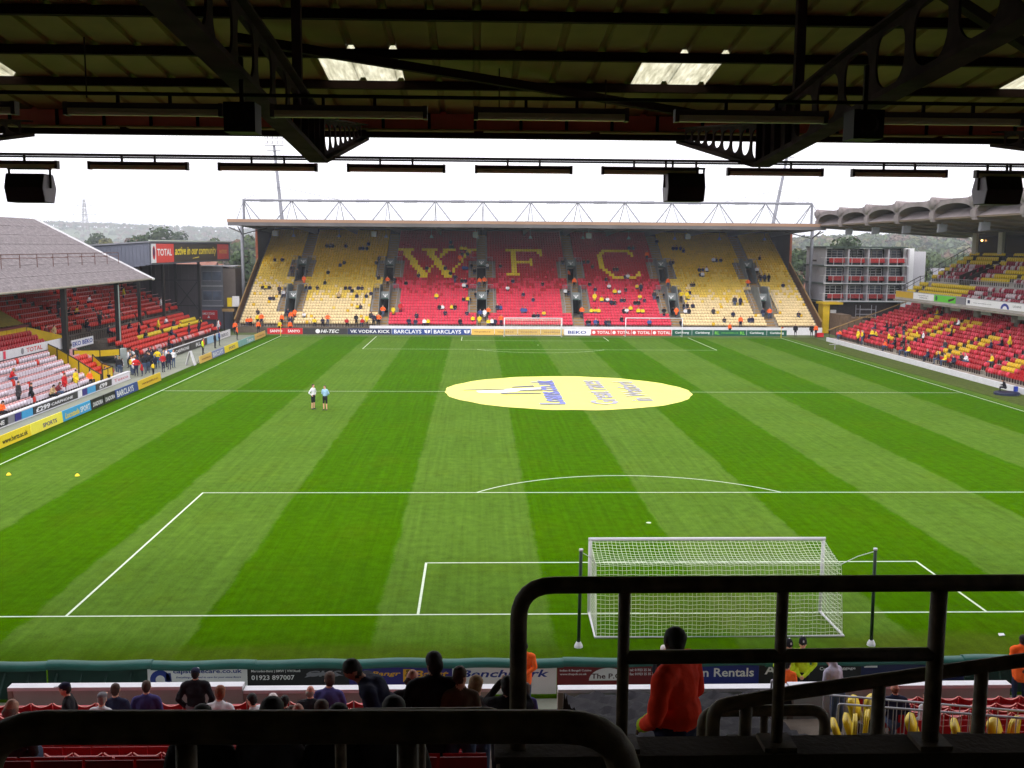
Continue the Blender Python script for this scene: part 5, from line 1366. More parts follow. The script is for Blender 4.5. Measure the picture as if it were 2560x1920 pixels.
SGL = 35.5
part('dark_panel', bx(-.04,.04,8.4,29.0,0,2.1), S('sign_charcoal', 56, 50, 46, rough=.5, var=.05), sg)
part('red_panel', bx(-.04,.05,1.6,8.39,0,2.1), S('sign_red', 214, 66, 60, rough=.5, var=.05), sg); part('white_panel', bx(-.04,.05,0,1.59,0,2.1), M_white, sg); part('red_panel', bx(-.04,.05,29.01,SGL,0.05,2.1), S('sign_red', 214, 66, 60), sg)
letter('TOTAL', (.056,2.0,.75), (0,1,0), (0,0,1), 5.6, .8, I_white, sg, B2, 0.)
letter('active in our community', (.046,8.9,.5), (0,1,0), (0,0,1), 19.6, 1.25, I_yel, sg, B2, .25)
letter('WATFORD', (.056,30.0,.8), (0,1,0), (0,0,1), 4.4, .55, I_org, sg, B2, 0.)
part('underline', MB().hexa([(.042,16.5,.3),(.05,16.5,.3),(.05,19.5,.42),(.042,19.5,.42),(.042,16.5,.36),(.05,16.5,.36),(.05,19.5,.52),(.042,19.5,.52)]), I_yel, sg)
part('logo', MB().prism([(.8+.5*math.cos(i*math.pi/8),1.1+.75*math.sin(i*math.pi/8)) for i in range(16)], 'x', .051, .058), I_red, sg); part('logo', MB().prism([(.75+.3*math.cos(i*math.pi/8),1.2+.5*math.sin(i*math.pi/8)) for i in range(16)], 'x', .059, .064), I_navy, sg)
# far end wall with cross bracing
ew = part('end_wall', bx(-60, -43.2, 105.2, 105.4, 0, 9.0), M_darkclad, l2)
for i in range(20): part('wall_rib', bx(-60+i*.84, -59.9+i*.84, 105.12, 105.199, 0, 9.0), M_darkclad, ew)
for x in (-43.4, -46.4, -49.6, -52.8): part('steel_post', bx(x-.16, x+.16, 104.9, 105.11, 0, 9.3), M_black, ew)
part('cross_brace', MB().bar((-43.5,104.8,3.2),(-46.3,104.8,6.8), .16, .1).bar((-46.3,104.8,3.2),(-43.5,104.8,6.8), .16, .1), M_black, ew)
for z in (3.6, 6.9): part('rail', bx(-56,-43.3,104.86,104.9,z,z+.1), M_black, ew)
for y, h in ((93.5, 9.3), (84.5, 9.3)): part('column', bx(-44.75,-44.45,y-.15,y+.15,0,h), M_black, l2)
# terraces: lower rows by the pitch and the upper bank
def bank(x0, z0, n, dx, dz, y0, y1, nm, col):
    f = []
    for k in range(n):
        x = x0-k*dx; part('terrace_step', bx(x-dx, x-.002, y0, y1, max(0,z0+k*dz-1), z0+k*dz), M_concdark, l2)
        for j in range(int((y1-y0)/.5)):
            y = y0+.3+j*.5; m = col(k, y)
            if m is None: continue
            f.append((x-dx*.55, y, z0+k*dz, R(90), m))
    o = seat_field(nm, f, [M_orange_seat, M_yelnear, M_pink, M_redpale, M_seatdark]); stuff(o); return o
tag(bank(-39.4, .55, 7, .75, .28, 69.5, 101, 'front_bank_seats', lambda k, y: None if (k > 4 and y < 74) or (84.2 < y < 85.2) else (1 if k == 3 and y > 76 or (k == 4 and y > 94) else (2 if k == 0 and rng.random() < .5 else 0))), 'red and yellow seats at the front of the steel clad stand', 'seats')
tag(bank(-45.6, 2.9, 13, .8, .36, 60.5, 104.5, 'rear_bank_seats', lambda k, y: None if (abs((y-62) % 9.6) < .9) or rng.random() < .04 or (k < 3 and y < 64) else 0), 'rows of red seats in the shade of the steel clad stand', 'seats')
b = MB()
for k in range(1, 13, 1):
    x = -45.6-k*.8+.05; z = 2.9+k*.36
    for s in range(5): y0 = 63.2+s*9.6; b.tube([(x,y0,z+.78),(x,y0+7.4,z+.78)], .035, 4)
part('row_rail', b, M_pink, l2)
b = MB(); b.tube([(-45.2,62,2.9),(-45.2,104,2.9)], .05, 5)
for i in range(70): b.tube([(-45.2,62+i*.6,1.5),(-45.2,62+i*.6,2.9)], .025, 4)
part('front_railing', b, M_dark, l2)
part('pale_end_wall', bx(-41.2,-40.8,66.2,68.4,0,1.7), M_offwhite, l2)
# building with windows in the far left corner
cb = thing('corner_building', 'grey control building with windows in the far left corner', 'building')
M_cbg = S('building_grey', 104, 106, 116, rough=.7, var=.08)
M_cbn = S('building_brown', 98, 88, 84, rough=.7, var=.08)
part('wall', bx(-45.6,-42.5,114,118,0,8.5), M_cbg, cb); part('wall', bx(-42.49,-40.8,114.2,118,0,8.3), M_cbn, cb)
part('roof_edge', bx(-45.7,-40.7,113.9,118,8.51,8.66), M_galv, cb)
for z in (6.6, 3.9):
    for x in (-45.2, -43.9):
        wd = part('window', bx(x, x+1.15, 113.95, 113.995, z, z+1.25), M_glasslit, cb); part('frame', MB().box(x-.05,x+1.2,113.93,113.949,z-.06,z).box(x-.05,x+1.2,113.93,113.949,z+1.25,z+1.31), M_galv, wd)
for z in (5.75, 3.0): part('band', bx(-45.6,-42.5,113.9,113.993,z,z+.22), M_galv, cb)
part('base_wall', bx(-46,-41,113.0,113.9,0,2.85), M_bluegrey, cb)
hb = thing('club_sign', 'red sign board with white lettering below the grey control building', 'sign', (-44.2, 112.6, 0))
part('panel', bx(-1.2,1.2,-.04,.04,1.3,2.55), I_red, hb); letter('FAMILY STAND', (-.95,-.046,1.95), ux, uz, 1.8, .32, I_white, hb); part('leg', bx(-1.1,-1.02,-.03,.03,0,1.3), M_galv, hb); part('leg', bx(1.02,1.1,-.03,.03,0,2.6), M_galv, hb); part('arrow', MB().add([(0,-.046,1.9),(-.2,-.046,1.5),(.2,-.046,1.5)], [(0,1,2)]), I_white, hb)
rd_ = thing('tv_gantry', 'dark camera platform beside the far stand', 'platform', (-40.9, 110.5, 0))
part('deck', bx(-.7,.9,-1,1,3.0,3.15), M_dark, rd_); part('leg', bx(-.6,-.45,-.9,-.75,0,3.0), M_dark, rd_); part('leg', bx(.7,.85,-.9,-.75,0,3.0), M_dark, rd_); part('fascia', bx(-.7,.9,-1.05,-1.0,2.6,3.0), M_tan, rd_)
tag(MB().prism([(-.5,3.2),(.5,3.2),(.45,4.6),(-.45,4.6)], 'y', 111.0, 111.3).build('white_cover', M_white), 'white sheeted cover beside the pole at the far left corner', 'cover')
bpy.data.objects['white_cover'].location = (-40.1, 0, 0)
tag(MB().prism([(-.3,3.2),(.3,3.2),(.3,4.4),(-.3,4.4)], 'y', 110.8, 111.0).build('hazard_panel', M_yelnear), 'yellow hazard panel beside the pole at the far left corner', 'panel')
bpy.data.objects['hazard_panel'].location = (-40.9, 0, 0)

# ------------------------------------------------------------------ boards along the left touchline
def lb(y0, y1, label, base, words=(), x=-34.25, z1=.72):
    t = thing('advertising_board', label, 'board', (x, (y0+y1)/2, 0), group='boards along the left touchline'); w = (y1-y0)/2-.03
    part('panel', MB().hexa([(-.03,-w,.03),(.03,-w,.03),(.03,w,.03),(-.03,w,.03),(-.10,-w,z1),(-.04,-w,z1),(-.04,w,z1),(-.10,w,z1)]), base, t)
    part('prop', MB().bar((-.1,-w*.7,z1-.1),(-.45,-w*.7,.02), .04, .03).bar((-.1,w*.7,z1-.1),(-.45,w*.7,.02), .04, .03), M_dark, t)
    n = Vector((.07,0,z1-.03)); up = Vector((-.07,0,z1-.03)).normalized()
    for (s, f0, fw_, h, m, zz, bold, sh) in words:
        xx = .034-.07*(zz-.03)/(z1-.03)+.006
        letter(s, (xx, -w+2*w*f0, zz), (0,1,0), tuple(up), 2*w*fw_, h, m, t, bold, sh)
    return t, w
lb(22, 26.8, 'yellow touchline board at the left edge of the picture', I_yel)
lb(26.85, 31.1, 'yellow touchline board with black web address', I_yel, [('www.herts.ac.uk',.1,.8,.3,I_blk,.2,B2,0)])
lb(31.15, 36.0, 'pale yellow touchline board with purple sports logo', ink('paleyellow', 244, 232, 80), [('SPORTS',.35,.45,.26,I_pur,.2,B2,0)])
lb(36.05, 41.0, 'sky blue touchline board with yellow and white lettering', I_sky, [('Lucozade',.06,.5,.38,I_yel,.16,B2,.25),('SPORT',.6,.36,.38,I_white,.16,B2,0)])
lb(41.05, 43.5, 'black touchline board with white lettering, nearer of the pair', I_blk, [('DIADORA',.1,.8,.3,I_white,.18,B2,.25)])
lb(43.55, 46.0, 'black touchline board with white lettering, farther of the pair', I_blk, [('DIADORA',.1,.8,.3,I_white,.18,B2,.25)])
lb(46.05, 51.2, 'dark blue bank board with white lettering on the left touchline', ink('bankblue', 44, 72, 140), [('BARCLAYS',.04,.74,.46,I_white,.14,B2,0)])
lb(51.25, 57.2, 'orange yellow touchline board at the end of the near run', I_ory, [('www.sportslink.co.uk',.15,.7,.22,I_mar,.25,B2,0)])
lb(69.8, 74.5, 'tan touchline board at the start of the far run', I_tan, [('www.sportslink.co.uk',.15,.7,.2,I_mar,.25,B2,0)])
lb(74.55, 79.8, 'blue and white bank board in the far run', ink('bankblue2', 120, 130, 180), [('BARCLAYS',.06,.8,.44,I_white,.14,B2,0)])
lb(79.85, 86.2, 'yellow touchline board with purple logo in the far run', I_yel, [('SPORTS',.3,.45,.3,I_pur,.2,B2,0)])
lb(86.25, 95.0, 'teal touchline board with white lettering in the far run', ink('teal', 120, 170, 170), [('Tesco',.5,.4,.42,I_white,.16,B2,0)])
lb(95.05, 101.5, 'tan touchline board nearest the far left corner', I_tan, [('www.sportslink.co.uk',.15,.7,.2,I_mar,.25,B2,0)])
# second line: boards fixed on the paddock wall
def wb(y0, y1, label, base, words=()):
    t = thing('wall_board', label, 'board', (-37.16, (y0+y1)/2, 0), group='boards on the paddock wall'); w = (y1-y0)/2-.03
    part('panel', bx(-.03,.0,-w,w,.1,.6), base, t)
    for (s, f0, fw_, h, m, zz) in words: letter(s, (.006, -w+2*w*f0, zz), (0,1,0), (0,0,1), 2*w*fw_, h, m, t, B3 if (s, B3, 0.) in TXT else B2)
for o, (y0, y1, l, bse, wd) in enumerate(((30, 34.6, 'black paddock wall board with white web address', I_blk, [('CARPHONE',.1,.8,.28,I_white,.2)]), (34.65, 35.6, 'grey badge panel on the paddock wall', I_grey, []), (35.65, 36.6, 'purple badge panel on the paddock wall', I_pur, []), (36.65, 38.4, 'blue and orange travel panel on the paddock wall, nearer', I_sky, []), (38.45, 46.3, 'dark paddock wall board with large white price', I_char, [('£299',.05,.3,.36,I_white,.16),('CARPHONE',.38,.5,.2,I_white,.24)]), (46.35, 47.2, 'white badge panel on the paddock wall', I_white, []), (47.25, 48.2, 'purple badge panel on the paddock wall, farther', I_pur, []), (48.25, 50.0, 'blue and orange travel panel on the paddock wall, farther', I_sky, []), (50.05, 53.6, 'dark paddock wall board with a white price at its end', I_char, [('£99',.2,.5,.36,I_white,.16)]), (53.65, 58.1, 'pale pink and blue lettered board at the end of the paddock wall', ink('palewhite', 224, 220, 230), [('Tesco',.1,.8,.26,ink('rose', 200, 110, 130),.22)]))): wb(y0, y1, l, bse, wd)
# far stretch, second line
def wb2(y0, y1, label, base, words=()):
    t = thing('wall_board', label, 'board', (-38.6, (y0+y1)/2, 0), group='boards in front of the steel stand'); w = (y1-y0)/2-.03
    part('panel', bx(-.04,.02,-w,w,.05,.85), base, t); part('frame', bx(-.05,.03,-w,w,.851,.93), M_white, t)
    for (s, f0, fw_, h, m, zz) in words: letter(s, (.026, -w+2*w*f0, zz), (0,1,0), (0,0,1), 2*w*fw_, h, m, t)
wb2(69.5, 76, 'sky blue board in front of the steel stand', I_sky, [('Lucozade',.1,.5,.4,I_white,.3)] if False else [('SPORT',.3,.4,.4,I_white,.25)])
wb2(76.1, 82.5, 'white framed dark board in front of the steel stand', I_char, [('CARPHONE',.1,.8,.34,I_white,.28)])
wb2(82.6, 89.5, 'black and white board in front of the steel stand', I_char, [('USED',.2,.5,.4,I_white,.25)] if False else [('RL',.3,.3,.4,I_white,.25)])
wb2(89.6, 95, 'pale blue board in front of the steel stand', ink('paleblue', 150, 190, 220), [])
wb2(95.1, 101, 'white board nearest the far left corner', I_white, [('BEKO',.2,.6,.4,I_navy,.25)])
ab = thing('a_frame_board', 'white A-frame board standing on the left touchline path', 'sign', (-34.9, 68.9, 0))
for s in (-1, 1): part('face', MB().hexa([(s*.42-.02,-.4,0),(s*.42+.02,-.4,0),(s*.42+.02,.4,0),(s*.42-.02,.4,0),(s*.03-.02,-.35,1.35),(s*.03+.02,-.35,1.35),(s*.03+.02,.35,1.35),(s*.03-.02,.35,1.35)]), M_white, ab)
# ================================================================== BEYOND THE GROUND: trees, houses, pylon, woods
def leaf_mat(name, c, c2):
    m = bpy.data.materials.new(name); m.use_nodes = True; nt = m.node_tree; N = nt.nodes; L = nt.links; b = N['Principled BSDF']; b.inputs['Roughness'].default_value = .9; b.inputs['Specular IOR Level'].default_value = .03
    g = N.new('ShaderNodeNewGeometry'); oi = N.new('ShaderNodeObjectInfo'); ad = N.new('ShaderNodeMath'); ad.operation = 'ADD'; fr = N.new('ShaderNodeMath'); fr.operation = 'FRACT'
    L.new(g.outputs['Random Per Island'], ad.inputs[0]); L.new(oi.outputs['Random'], ad.inputs[1]); L.new(ad.outputs[0], fr.inputs[0])
    cr = N.new('ShaderNodeValToRGB'); cr.color_ramp.elements[0].color = (*c, 1); cr.color_ramp.elements[1].color = (*c2, 1); L.new(fr.outputs[0], cr.inputs[0]); L.new(cr.outputs[0], b.inputs['Base Color'])
    return m
LM = [leaf_mat('leaf_green', (.045,.072,.026), (.095,.130,.050)), leaf_mat('leaf_dark', (.030,.052,.026), (.062,.088,.042)), leaf_mat('leaf_russet', (.110,.066,.046), (.170,.115,.080)), leaf_mat('leaf_olive', (.095,.100,.040), (.150,.145,.062))]
M_bark = S('bark', 84, 70, 56, rough=.9, var=.25, scale=4)
def crown_mesh(seed, h, r, n, leaf, m):
    g = np.random.default_rng(seed); b = MB()
    nb = 11; cs = []
    for i in range(nb):
        t = g.random(); a = g.random()*6.28; zz = h*(.32+.62*t); rr = r*(.25+.55*g.random())*math.sin(math.pi*(.18+.72*t))**.7
        cs.append((rr*math.cos(a), rr*math.sin(a), zz, r*(.30+.25*g.random())))
    for i in range(n):
        c = cs[g.integers(nb)]; d = g.normal(size=3); d /= np.linalg.norm(d); q = c[3]*(.55+.45*g.random()**.5)
        p = np.array(c[:3])+d*q*np.array((1,1,.8)); s = leaf*(.6+.8*g.random())
        u = g.normal(size=3); u -= u.dot(d)*d*.5; u /= np.linalg.norm(u); v = np.cross(d, u); v /= np.linalg.norm(v)
        b.add([p-u*s-v*s*.6, p+u*s*.7-v*s*.7, p+u*s+v*s*.6, p-u*s*.6+v*s*.8], [(0,1,2,3)])
    return b.mesh('crown', m)
def trunk_mesh(seed, h, r):
    g = np.random.default_rng(seed); b = MB(); b.tube([(0,0,0),(.1,.05,h*.25),(.0,.1,h*.6),(.1,0,h*.85)], [h*.028,h*.022,h*.013,h*.004], 7)
    for i in range(5):
        a = g.random()*6.28; z = h*(.28+.1*i); b.tube([(0,.05,z),(r*.35*math.cos(a),r*.35*math.sin(a),z+h*.12),(r*.7*math.cos(a),r*.7*math.sin(a),z+h*.2)], [h*.011,h*.007,h*.003], 5)
    return b.mesh('trunk', M_bark)
TP = []
for s in range(8):
    h = (13, 15, 12, 14, 11, 16, 13, 12)[s]; r = (5, 5.5, 4.6, 5.2, 4.4, 5, 5.4, 4.8)[s]
    TP.append((crown_mesh(20+s, h, r, 1500, .42, LM[(0,1,2,3,0,1,2,0)[s]]), trunk_mesh(40+s, h, r), (0,1,2,3,0,1,2,0)[s]))
TLAB = ['mid green leafy tree', 'dark green tree', 'russet autumn tree', 'olive yellowing tree']
def tree(x, y, k, sc_, where, grp):
    c, t, kind = TP[k]
    o = thing('tree', TLAB[kind]+' '+where, 'tree', (x, y, land_h(x, y)-.2), random.random()*6.28, grp); o.scale = (sc_, sc_, sc_*(.9+.2*random.random()))
    link('crown', c, o); link('trunk', t, o)
random.seed(3)
for i in range(46):      # left, between the steel stand and the far stand
    y = 165+random.random()*330; q = -.205-.24*random.random(); x = -7.3+q*(y+31.6)
    if x > -48: x -= 12
    k = random.choice((0,1,4,5,7,2,3)) if y < 300 else random.choice((2,2,6,2,3,0,1))
    tree(x, y, k, .62+.26*random.random()+ (y-165)/700, 'beyond the left corner of the ground', 'trees beyond the left corner')
for i in range(24):      # taller belt of autumn trees farther out on the left
    y = 340+random.random()*170; q = -.455+.24*(i+random.random())/24; x = -7.3+q*(y+31.6)
    tree(x, y, random.choice((2,6,2,1,5,3,0)), 1.12+.3*random.random(), 'in the belt behind the steel stand', 'belt of trees behind the steel stand')
for i in range(40):      # right, between far stand, boxes and vaulted stand
    y = 150+random.random()*260; q = .285+.075*random.random() if i % 2 else .40+.10*random.random(); x = -7.3+q*(y+31.6)
    tree(x, y, random.choice((0,1,4,7,3,0,5)), .6+.26*random.random()+(y-150)/900, 'beyond the right corner of the ground', 'trees beyond the right corner')
# woods on the slopes: a mass that reads as one
def woods(name, label, n, q0, q1, y0, y1, seed, cols):
    g = np.random.default_rng(seed); b = MB(); cnt = 0
    while cnt < n:
        y = y0+(y1-y0)*g.random()**.8; q = q0+(q1-q0)*g.random(); x = -7.3+q*(y+31.6)
        patch = math.sin(x*.011+1.3)+math.sin(y*.007+x*.004)+.6*math.sin(y*.021)
        if patch < -.75 and g.random() < .85: continue
        cnt += 1; z = land_h(x, y); h = 8+7*g.random(); r = 3.5+2.5*g.random(); k = int(cols[min(len(cols)-1, int(len(cols)*((patch+2.6)/5.2+.25*g.normal()))) if True else 0]) if g.random() > -1 else 0
        b.mi(k)
        for j in range(22):
            d = g.normal(size=3); d /= np.linalg.norm(d); d[2] = abs(d[2])*.9-.25; p = np.array((x, y, z+h*.55))+d*np.array((r, r, h*.45)); s = 1.0+1.1*g.random()
            u = g.normal(size=3); u /= np.linalg.norm(u); v = np.cross(d, u); v /= np.linalg.norm(v)+1e-6
            b.add([p-u*s-v*s*.7, p+u*s-v*s*.6, p+u*s*.8+v*s, p-u*s*.7+v*s*.8], [(0,1,2,3)])
    o = b.build(name, LM); return stuff(tag(o, label, 'woods'))
woods('left_woods', 'hazy wooded hills on the horizon at the left', 2600, -.47, -.19, 480, 2700, 5, (1,0,2,2,3,0))
woods('right_woods', 'hazy wooded hill beyond the executive boxes at the right', 1900, .27, .53, 380, 1500, 6, (1,0,0,3,1,2))
# houses
M_render = S('pale_render', 214, 208, 202, rough=.8, var=.06); M_brickh = S('house_brick', 150, 104, 88, rough=.9, var=.15); M_tile = S('roof_tile', 132, 92, 80, rough=.9, var=.15); M_slate = S('roof_slate', 112, 110, 116, rough=.9, var=.12)
def house(x, y, rz, w, d, h, wall, roof, label):
    t = thing('house', label, 'house', (x, y, land_h(x, y)-.2), rz)
    part('wall', bx(-w/2, w/2, -d/2, d/2, 0, h), wall, t); part('gable', MB().prism([(-d/2,h),(d/2,h),(0,h+d*.36)], 'x', -w/2+.02, w/2-.02), wall, t)
    rf_ = part('roof', MB().hexa([(-w/2-.3,-d/2-.4,h-.2),(w/2+.3,-d/2-.4,h-.2),(w/2+.3,0,h+d*.4),(-w/2-.3,0,h+d*.4),(-w/2-.3,-d/2-.4,h+.0),(w/2+.3,-d/2-.4,h+.0),(w/2+.3,0,h+d*.43),(-w/2-.3,0,h+d*.43)]).hexa([(-w/2-.3,.01,h+d*.4),(w/2+.3,.01,h+d*.4),(w/2+.3,d/2+.4,h-.2),(-w/2-.3,d/2+.4,h-.2),(-w/2-.3,.01,h+d*.43),(w/2+.3,.01,h+d*.43),(w/2+.3,d/2+.4,h),(-w/2-.3,d/2+.4,h)]), roof, t)
    part('chimney', bx(w*.25, w*.25+.8, -.4, .4, h+d*.3, h+d*.55), M_brickh, rf_)
    for i in range(3):
        for z in (1, h*.55):
            xx = -w/2+w*(i+.5)/3; wd = part('window', bx(xx-.6, xx+.6, -d/2-.05, -d/2-.003, z, z+1.2), M_glassdark, t); part('sill', bx(xx-.7, xx+.7, -d/2-.12, -d/2-.051, z-.12, z), M_white, wd)
for (x, y, a, w, d, h, wl_, rf_, l) in ((78,232,.2,9,7,6,M_render,M_slate,'white rendered house among trees beyond the right corner, nearest the pole'), (90,262,-.2,10,7,6,M_render,M_tile,'pale house with tiled roof among trees beyond the right corner'), (70,212,.1,8,6,5,M_brickh,M_tile,'brick house low among trees beyond the right corner'), (128,270,.1,16,8,5,M_render,M_slate,'long pale house behind the executive boxes'), (-70,205,-.2,9,7,5,M_brickh,M_tile,'brick house beyond the left corner beside the pole'), (-63,188,-.1,8,6,4.5,M_brickh,M_tile,'small tile roofed house beyond the left corner'), (-380,900,.2,14,9,6,M_render,M_tile,'pale house on the wooded slope at the left'), (112,330,.3,10,8,6,M_render,M_slate,'white gabled house high among trees at the right')):
    house(x, y, a, w, d, h, wl_, rf_, l)
py = thing('electricity_pylon', 'pale lattice electricity pylon rising over the trees at the left', 'pylon', (-240, 600, land_h(-240, 600)))
b = MB(); H = 41
def leg(z): return 3.6*(1-z/H)**1.3+.5
lv = [0, 7, 13, 18, 22.5, 26.5, 30, 33, 36, 39, 41]
for z0, z1 in zip(lv, lv[1:]):
    a, c = leg(z0), leg(z1); A = [(s*a, t*a, z0) for s, t in ((-1,-1),(1,-1),(1,1),(-1,1))]; C_ = [(s*c, t*c, z1) for s, t in ((-1,-1),(1,-1),(1,1),(-1,1))]
    for i in range(4): b.bar(A[i], C_[i], .22, .22); b.bar(A[i], C_[(i+1) % 4], .13, .13); b.bar(A[(i+1) % 4], C_[i], .13, .13)
part('tower', b, M_galv, py)
for z, w in ((27, 5.5), (32, 6.5), (37, 4.5)):
    arm = MB()
    for s in (-1, 1): arm.bar((0,0,z),(s*w,0,z+.3), .25, .2); arm.bar((0,0,z+1.6),(s*w,0,z+.35), .15, .15); arm.tube([(s*w,0,z+.3),(s*w,0,z-1.4)], .1, 5)
    part('cross_arm', arm, M_galv, py)
# ================================================================== PEOPLE
def cap(p0, r0, p1, r1, g): return ('c', np.array(p0, float), r0, np.array(p1, float), r1, g)
def ell(c, r, g): return ('e', np.array(c, float), np.array(r, float), g)
TOP, LEG, SKIN, HAIR, SHOE, EXT, EXT2 = range(7)
def body(pose='stand', arms='down', bulk=1.0, lean=0., turn=0., hair='short', hat=None, shorts=False, coat=False, cuffs=False, collar=None, vest=False, hands=False, long_=False, leanx=0.):
    """a figure facing -Y with its feet on z = 0; returns a list of rounded solids that are fused into one skin"""
    P = []
    B = bulk
    if pose == 'stand':
        hz = .93
        for s in (-1, 1):
            P.append(cap((s*.09,0,.90), .095, (s*.105,-.01,.50), .066, LEG)); P.append(cap((s*.105,-.01,.50), .062, (s*.11,.02,.10), .044, SKIN if shorts else LEG))
            P.append(cap((s*.11,.03,.05), .045, (s*.12,-.15,.035), .036, SHOE))
        off = Vector((0,0,0))
    else:
        hz = .50
        for s in (-1, 1):
            P.append(cap((s*.09,0,.52), .095, (s*.12,-.42,.53), .07, LEG)); P.append(cap((s*.12,-.42,.53), .064, (s*.12,-.38,.10), .045, LEG)); P.append(cap((s*.12,-.36,.05), .045, (s*.13,-.54,.035), .036, SHOE))
    def U(x, y, z):      # upper body: lean forward about the hips (lean), sideways (leanx)
        c, s = math.cos(lean), math.sin(lean); zz, yy = z*c + y*s*0, y*c - z*s
        c2, s2 = math.cos(leanx), math.sin(leanx)
        return (x*c2+zz*s2, yy, hz+zz*c2-x*s2)
    P.append(ell(U(0,0,0), (.165*B,.115*B,.13), LEG if not coat else TOP))
    P.append(ell(U(0,-.01*B,.14), (.158*B,.112*B*B,.18), TOP)); P.append(ell(U(0,0,.34), (.182*B,.115*B,.20), TOP))
    P.append(cap(U(-.135*B,0,.47), .07*B, U(.135*B,0,.47), .07*B, TOP))
    if coat is True: P.append(cap(U(0,0,.02), .165*B, U(0,0,-.14), .16*B, TOP))
    P.append(cap(U(0,.01,.49), .062, U(0,-.015,.57), .055, SKIN)); P.append(cap(U(-.05,.01,.50), .065*B, U(.05,.01,.50), .065*B, TOP))
    # head
    def Hd(x, y, z):
        c, s = math.cos(turn), math.sin(turn); return U(x*c-y*s, x*s+y*c-.025, z-.018)
    P.append(ell(Hd(0,0,.70), (.073,.088,.10), SKIN)); P.append(ell(Hd(0,-.035,.635), (.052,.055,.055), SKIN)); P.append(ell(Hd(0,-.09,.68), (.015,.024,.026), SKIN)); P.append(ell(Hd(0,-.068,.725), (.05,.025,.016), SKIN))
    for s in (-1, 1): P.append(ell(Hd(s*.075,.01,.685), (.014,.022,.03), SKIN)); P.append(ell(Hd(s*.03,-.083,.705), (.012,.008,.008), HAIR if hair != 'none' else SKIN))
    P.append(ell(Hd(0,-.083,.635), (.022,.008,.006), EXT2))
    if hair == 'short': P.append(ell(Hd(0,.018,.735), (.082,.088,.082), HAIR)); P.append(ell(Hd(0,.05,.69), (.073,.055,.075), HAIR))
    if hair == 'full': P.append(ell(Hd(0,.012,.75), (.094,.10,.088), HAIR)); P.append(ell(Hd(0,.055,.69), (.085,.06,.09), HAIR))
    if hair == 'long' or long_: P.append(ell(Hd(0,.012,.745), (.094,.102,.09), HAIR)); P.append(cap(Hd(0,.06,.70), .082, Hd(0,.075,.52), .07, HAIR))
    if hair == 'balding': P.append(ell(Hd(0,.055,.67), (.079,.045,.055), HAIR))
    if hat == 'cap': P.append(ell(Hd(0,.005,.76), (.088,.10,.065), EXT)); P.append(ell(Hd(0,-.13,.745), (.06,.07,.012), EXT2))
    if hat == 'helmet': P.append(ell(Hd(0,0,.79), (.092,.105,.115), EXT)); P.append(ell(Hd(0,-.0,.735), (.108,.128,.018), EXT)); P.append(ell(Hd(0,-.10,.80), (.022,.014,.028), EXT2)); P.append(ell(Hd(0,0,.905), (.02,.02,.018), EXT2))
    if hat == 'hood': P.append(ell(Hd(0,.03,.72), (.098,.10,.115), TOP)); P.append(cap(Hd(0,.08,.56), .08, Hd(0,.05,.66), .09, TOP))
    if collar: P.append(cap(U(-.05,.0,.535), .07, U(.05,.0,.535), .07, EXT)); P.append(cap(U(0,-.06,.54), .04, U(0,-.1,.46), .03, EXT2))
    # arms
    def arm(s, e, w, he=None):
        sh = U(s*.175*B, 0, .46); e, w = U(*e), U(*w)
        P.append(cap(sh, .062*B, e, .05*B, TOP)); P.append(cap(e, .049*B, w, .04*B if not cuffs else .052, TOP))
        d = np.array(w)-np.array(e); d /= np.linalg.norm(d)
        if cuffs: P.append(cap(np.array(w)-d*.05, .06, np.array(w)+d*.02, .06, EXT))
        pc = np.array(w)+d*.06
        if hands:
            # palm with four bent fingers and a thumb
            sd = np.cross(d, (0,0,1.)); sd /= np.linalg.norm(sd)+1e-6; nn = np.cross(sd, d)
            P.append(cap(np.array(w)+d*.02, .026, pc, .032, SKIN))
            for f in range(4):
                b0 = pc+d*.025+sd*(f-1.5)*.018; L_ = (.034,.040,.038,.028)[f]; k1 = b0+d*L_-nn*.006; k2 = k1+d*L_*.6-nn*.024
                P.append(cap(b0, .0095, k1, .009, SKIN)); P.append(cap(k1, .009, k2, .0085, SKIN))
            t0 = np.array(w)+d*.03-sd*.028; P.append(cap(t0, .012, t0+d*.03-sd*.018-nn*.008, .010, SKIN)); P.append(cap(t0+d*.03-sd*.018-nn*.008, .010, t0+d*.055-sd*.008-nn*.022, .009, SKIN))
        else:
            P.append(ell(pc, (.035,.04,.055), SKIN))
    for s in (-1, 1):
        if arms == 'down': arm(s, (s*.255*B,.03,.2), (s*.25*B,-.05,-.04))
        elif arms == 'lap': arm(s, (s*.25*B,.02,.22), (s*.10,-.24,.10))
        elif arms == 'clasp': arm(s, (s*.25*B,.0,.2), (s*.05,-.19*B,-.03))
        elif arms == 'behind': arm(s, (s*.27,.07,.22), (s*.06,.17,.06))
        elif arms == 'rest': arm(s, (s*.24,-.12,.24), (s*.08,-.34,.24))
        elif arms == 'up': arm(s, (s*.29,-.12,.42), (s*.12,-.16,.66))
        elif arms == 'hips': arm(s, (s*.36,.06,.22), (s*.19,-.04,.06))
        elif arms == 'pockets': arm(s, (s*.28*B,.06,.2), (s*.19*B,-.06,.0))
        elif arms == 'lean': arm(s, (s*.26,-.08,.2), (s*.20,-.3,.02))
    return P
def prims_to_mesh(P):
    b = MB()
    for q in P:
        if q[0] == 'e': b.ell(tuple(q[1]), tuple(q[2]), 12, 8)
        else:
            b.tube([q[1], q[3]], [q[2], q[4]], 10); b.ell(tuple(q[1]), (q[2],)*3, 10, 6); b.ell(tuple(q[3]), (q[4],)*3, 10, 6)
    me = bpy.data.meshes.new('raw'); me.from_pydata(b.v, [], b.f); me.update(); return me
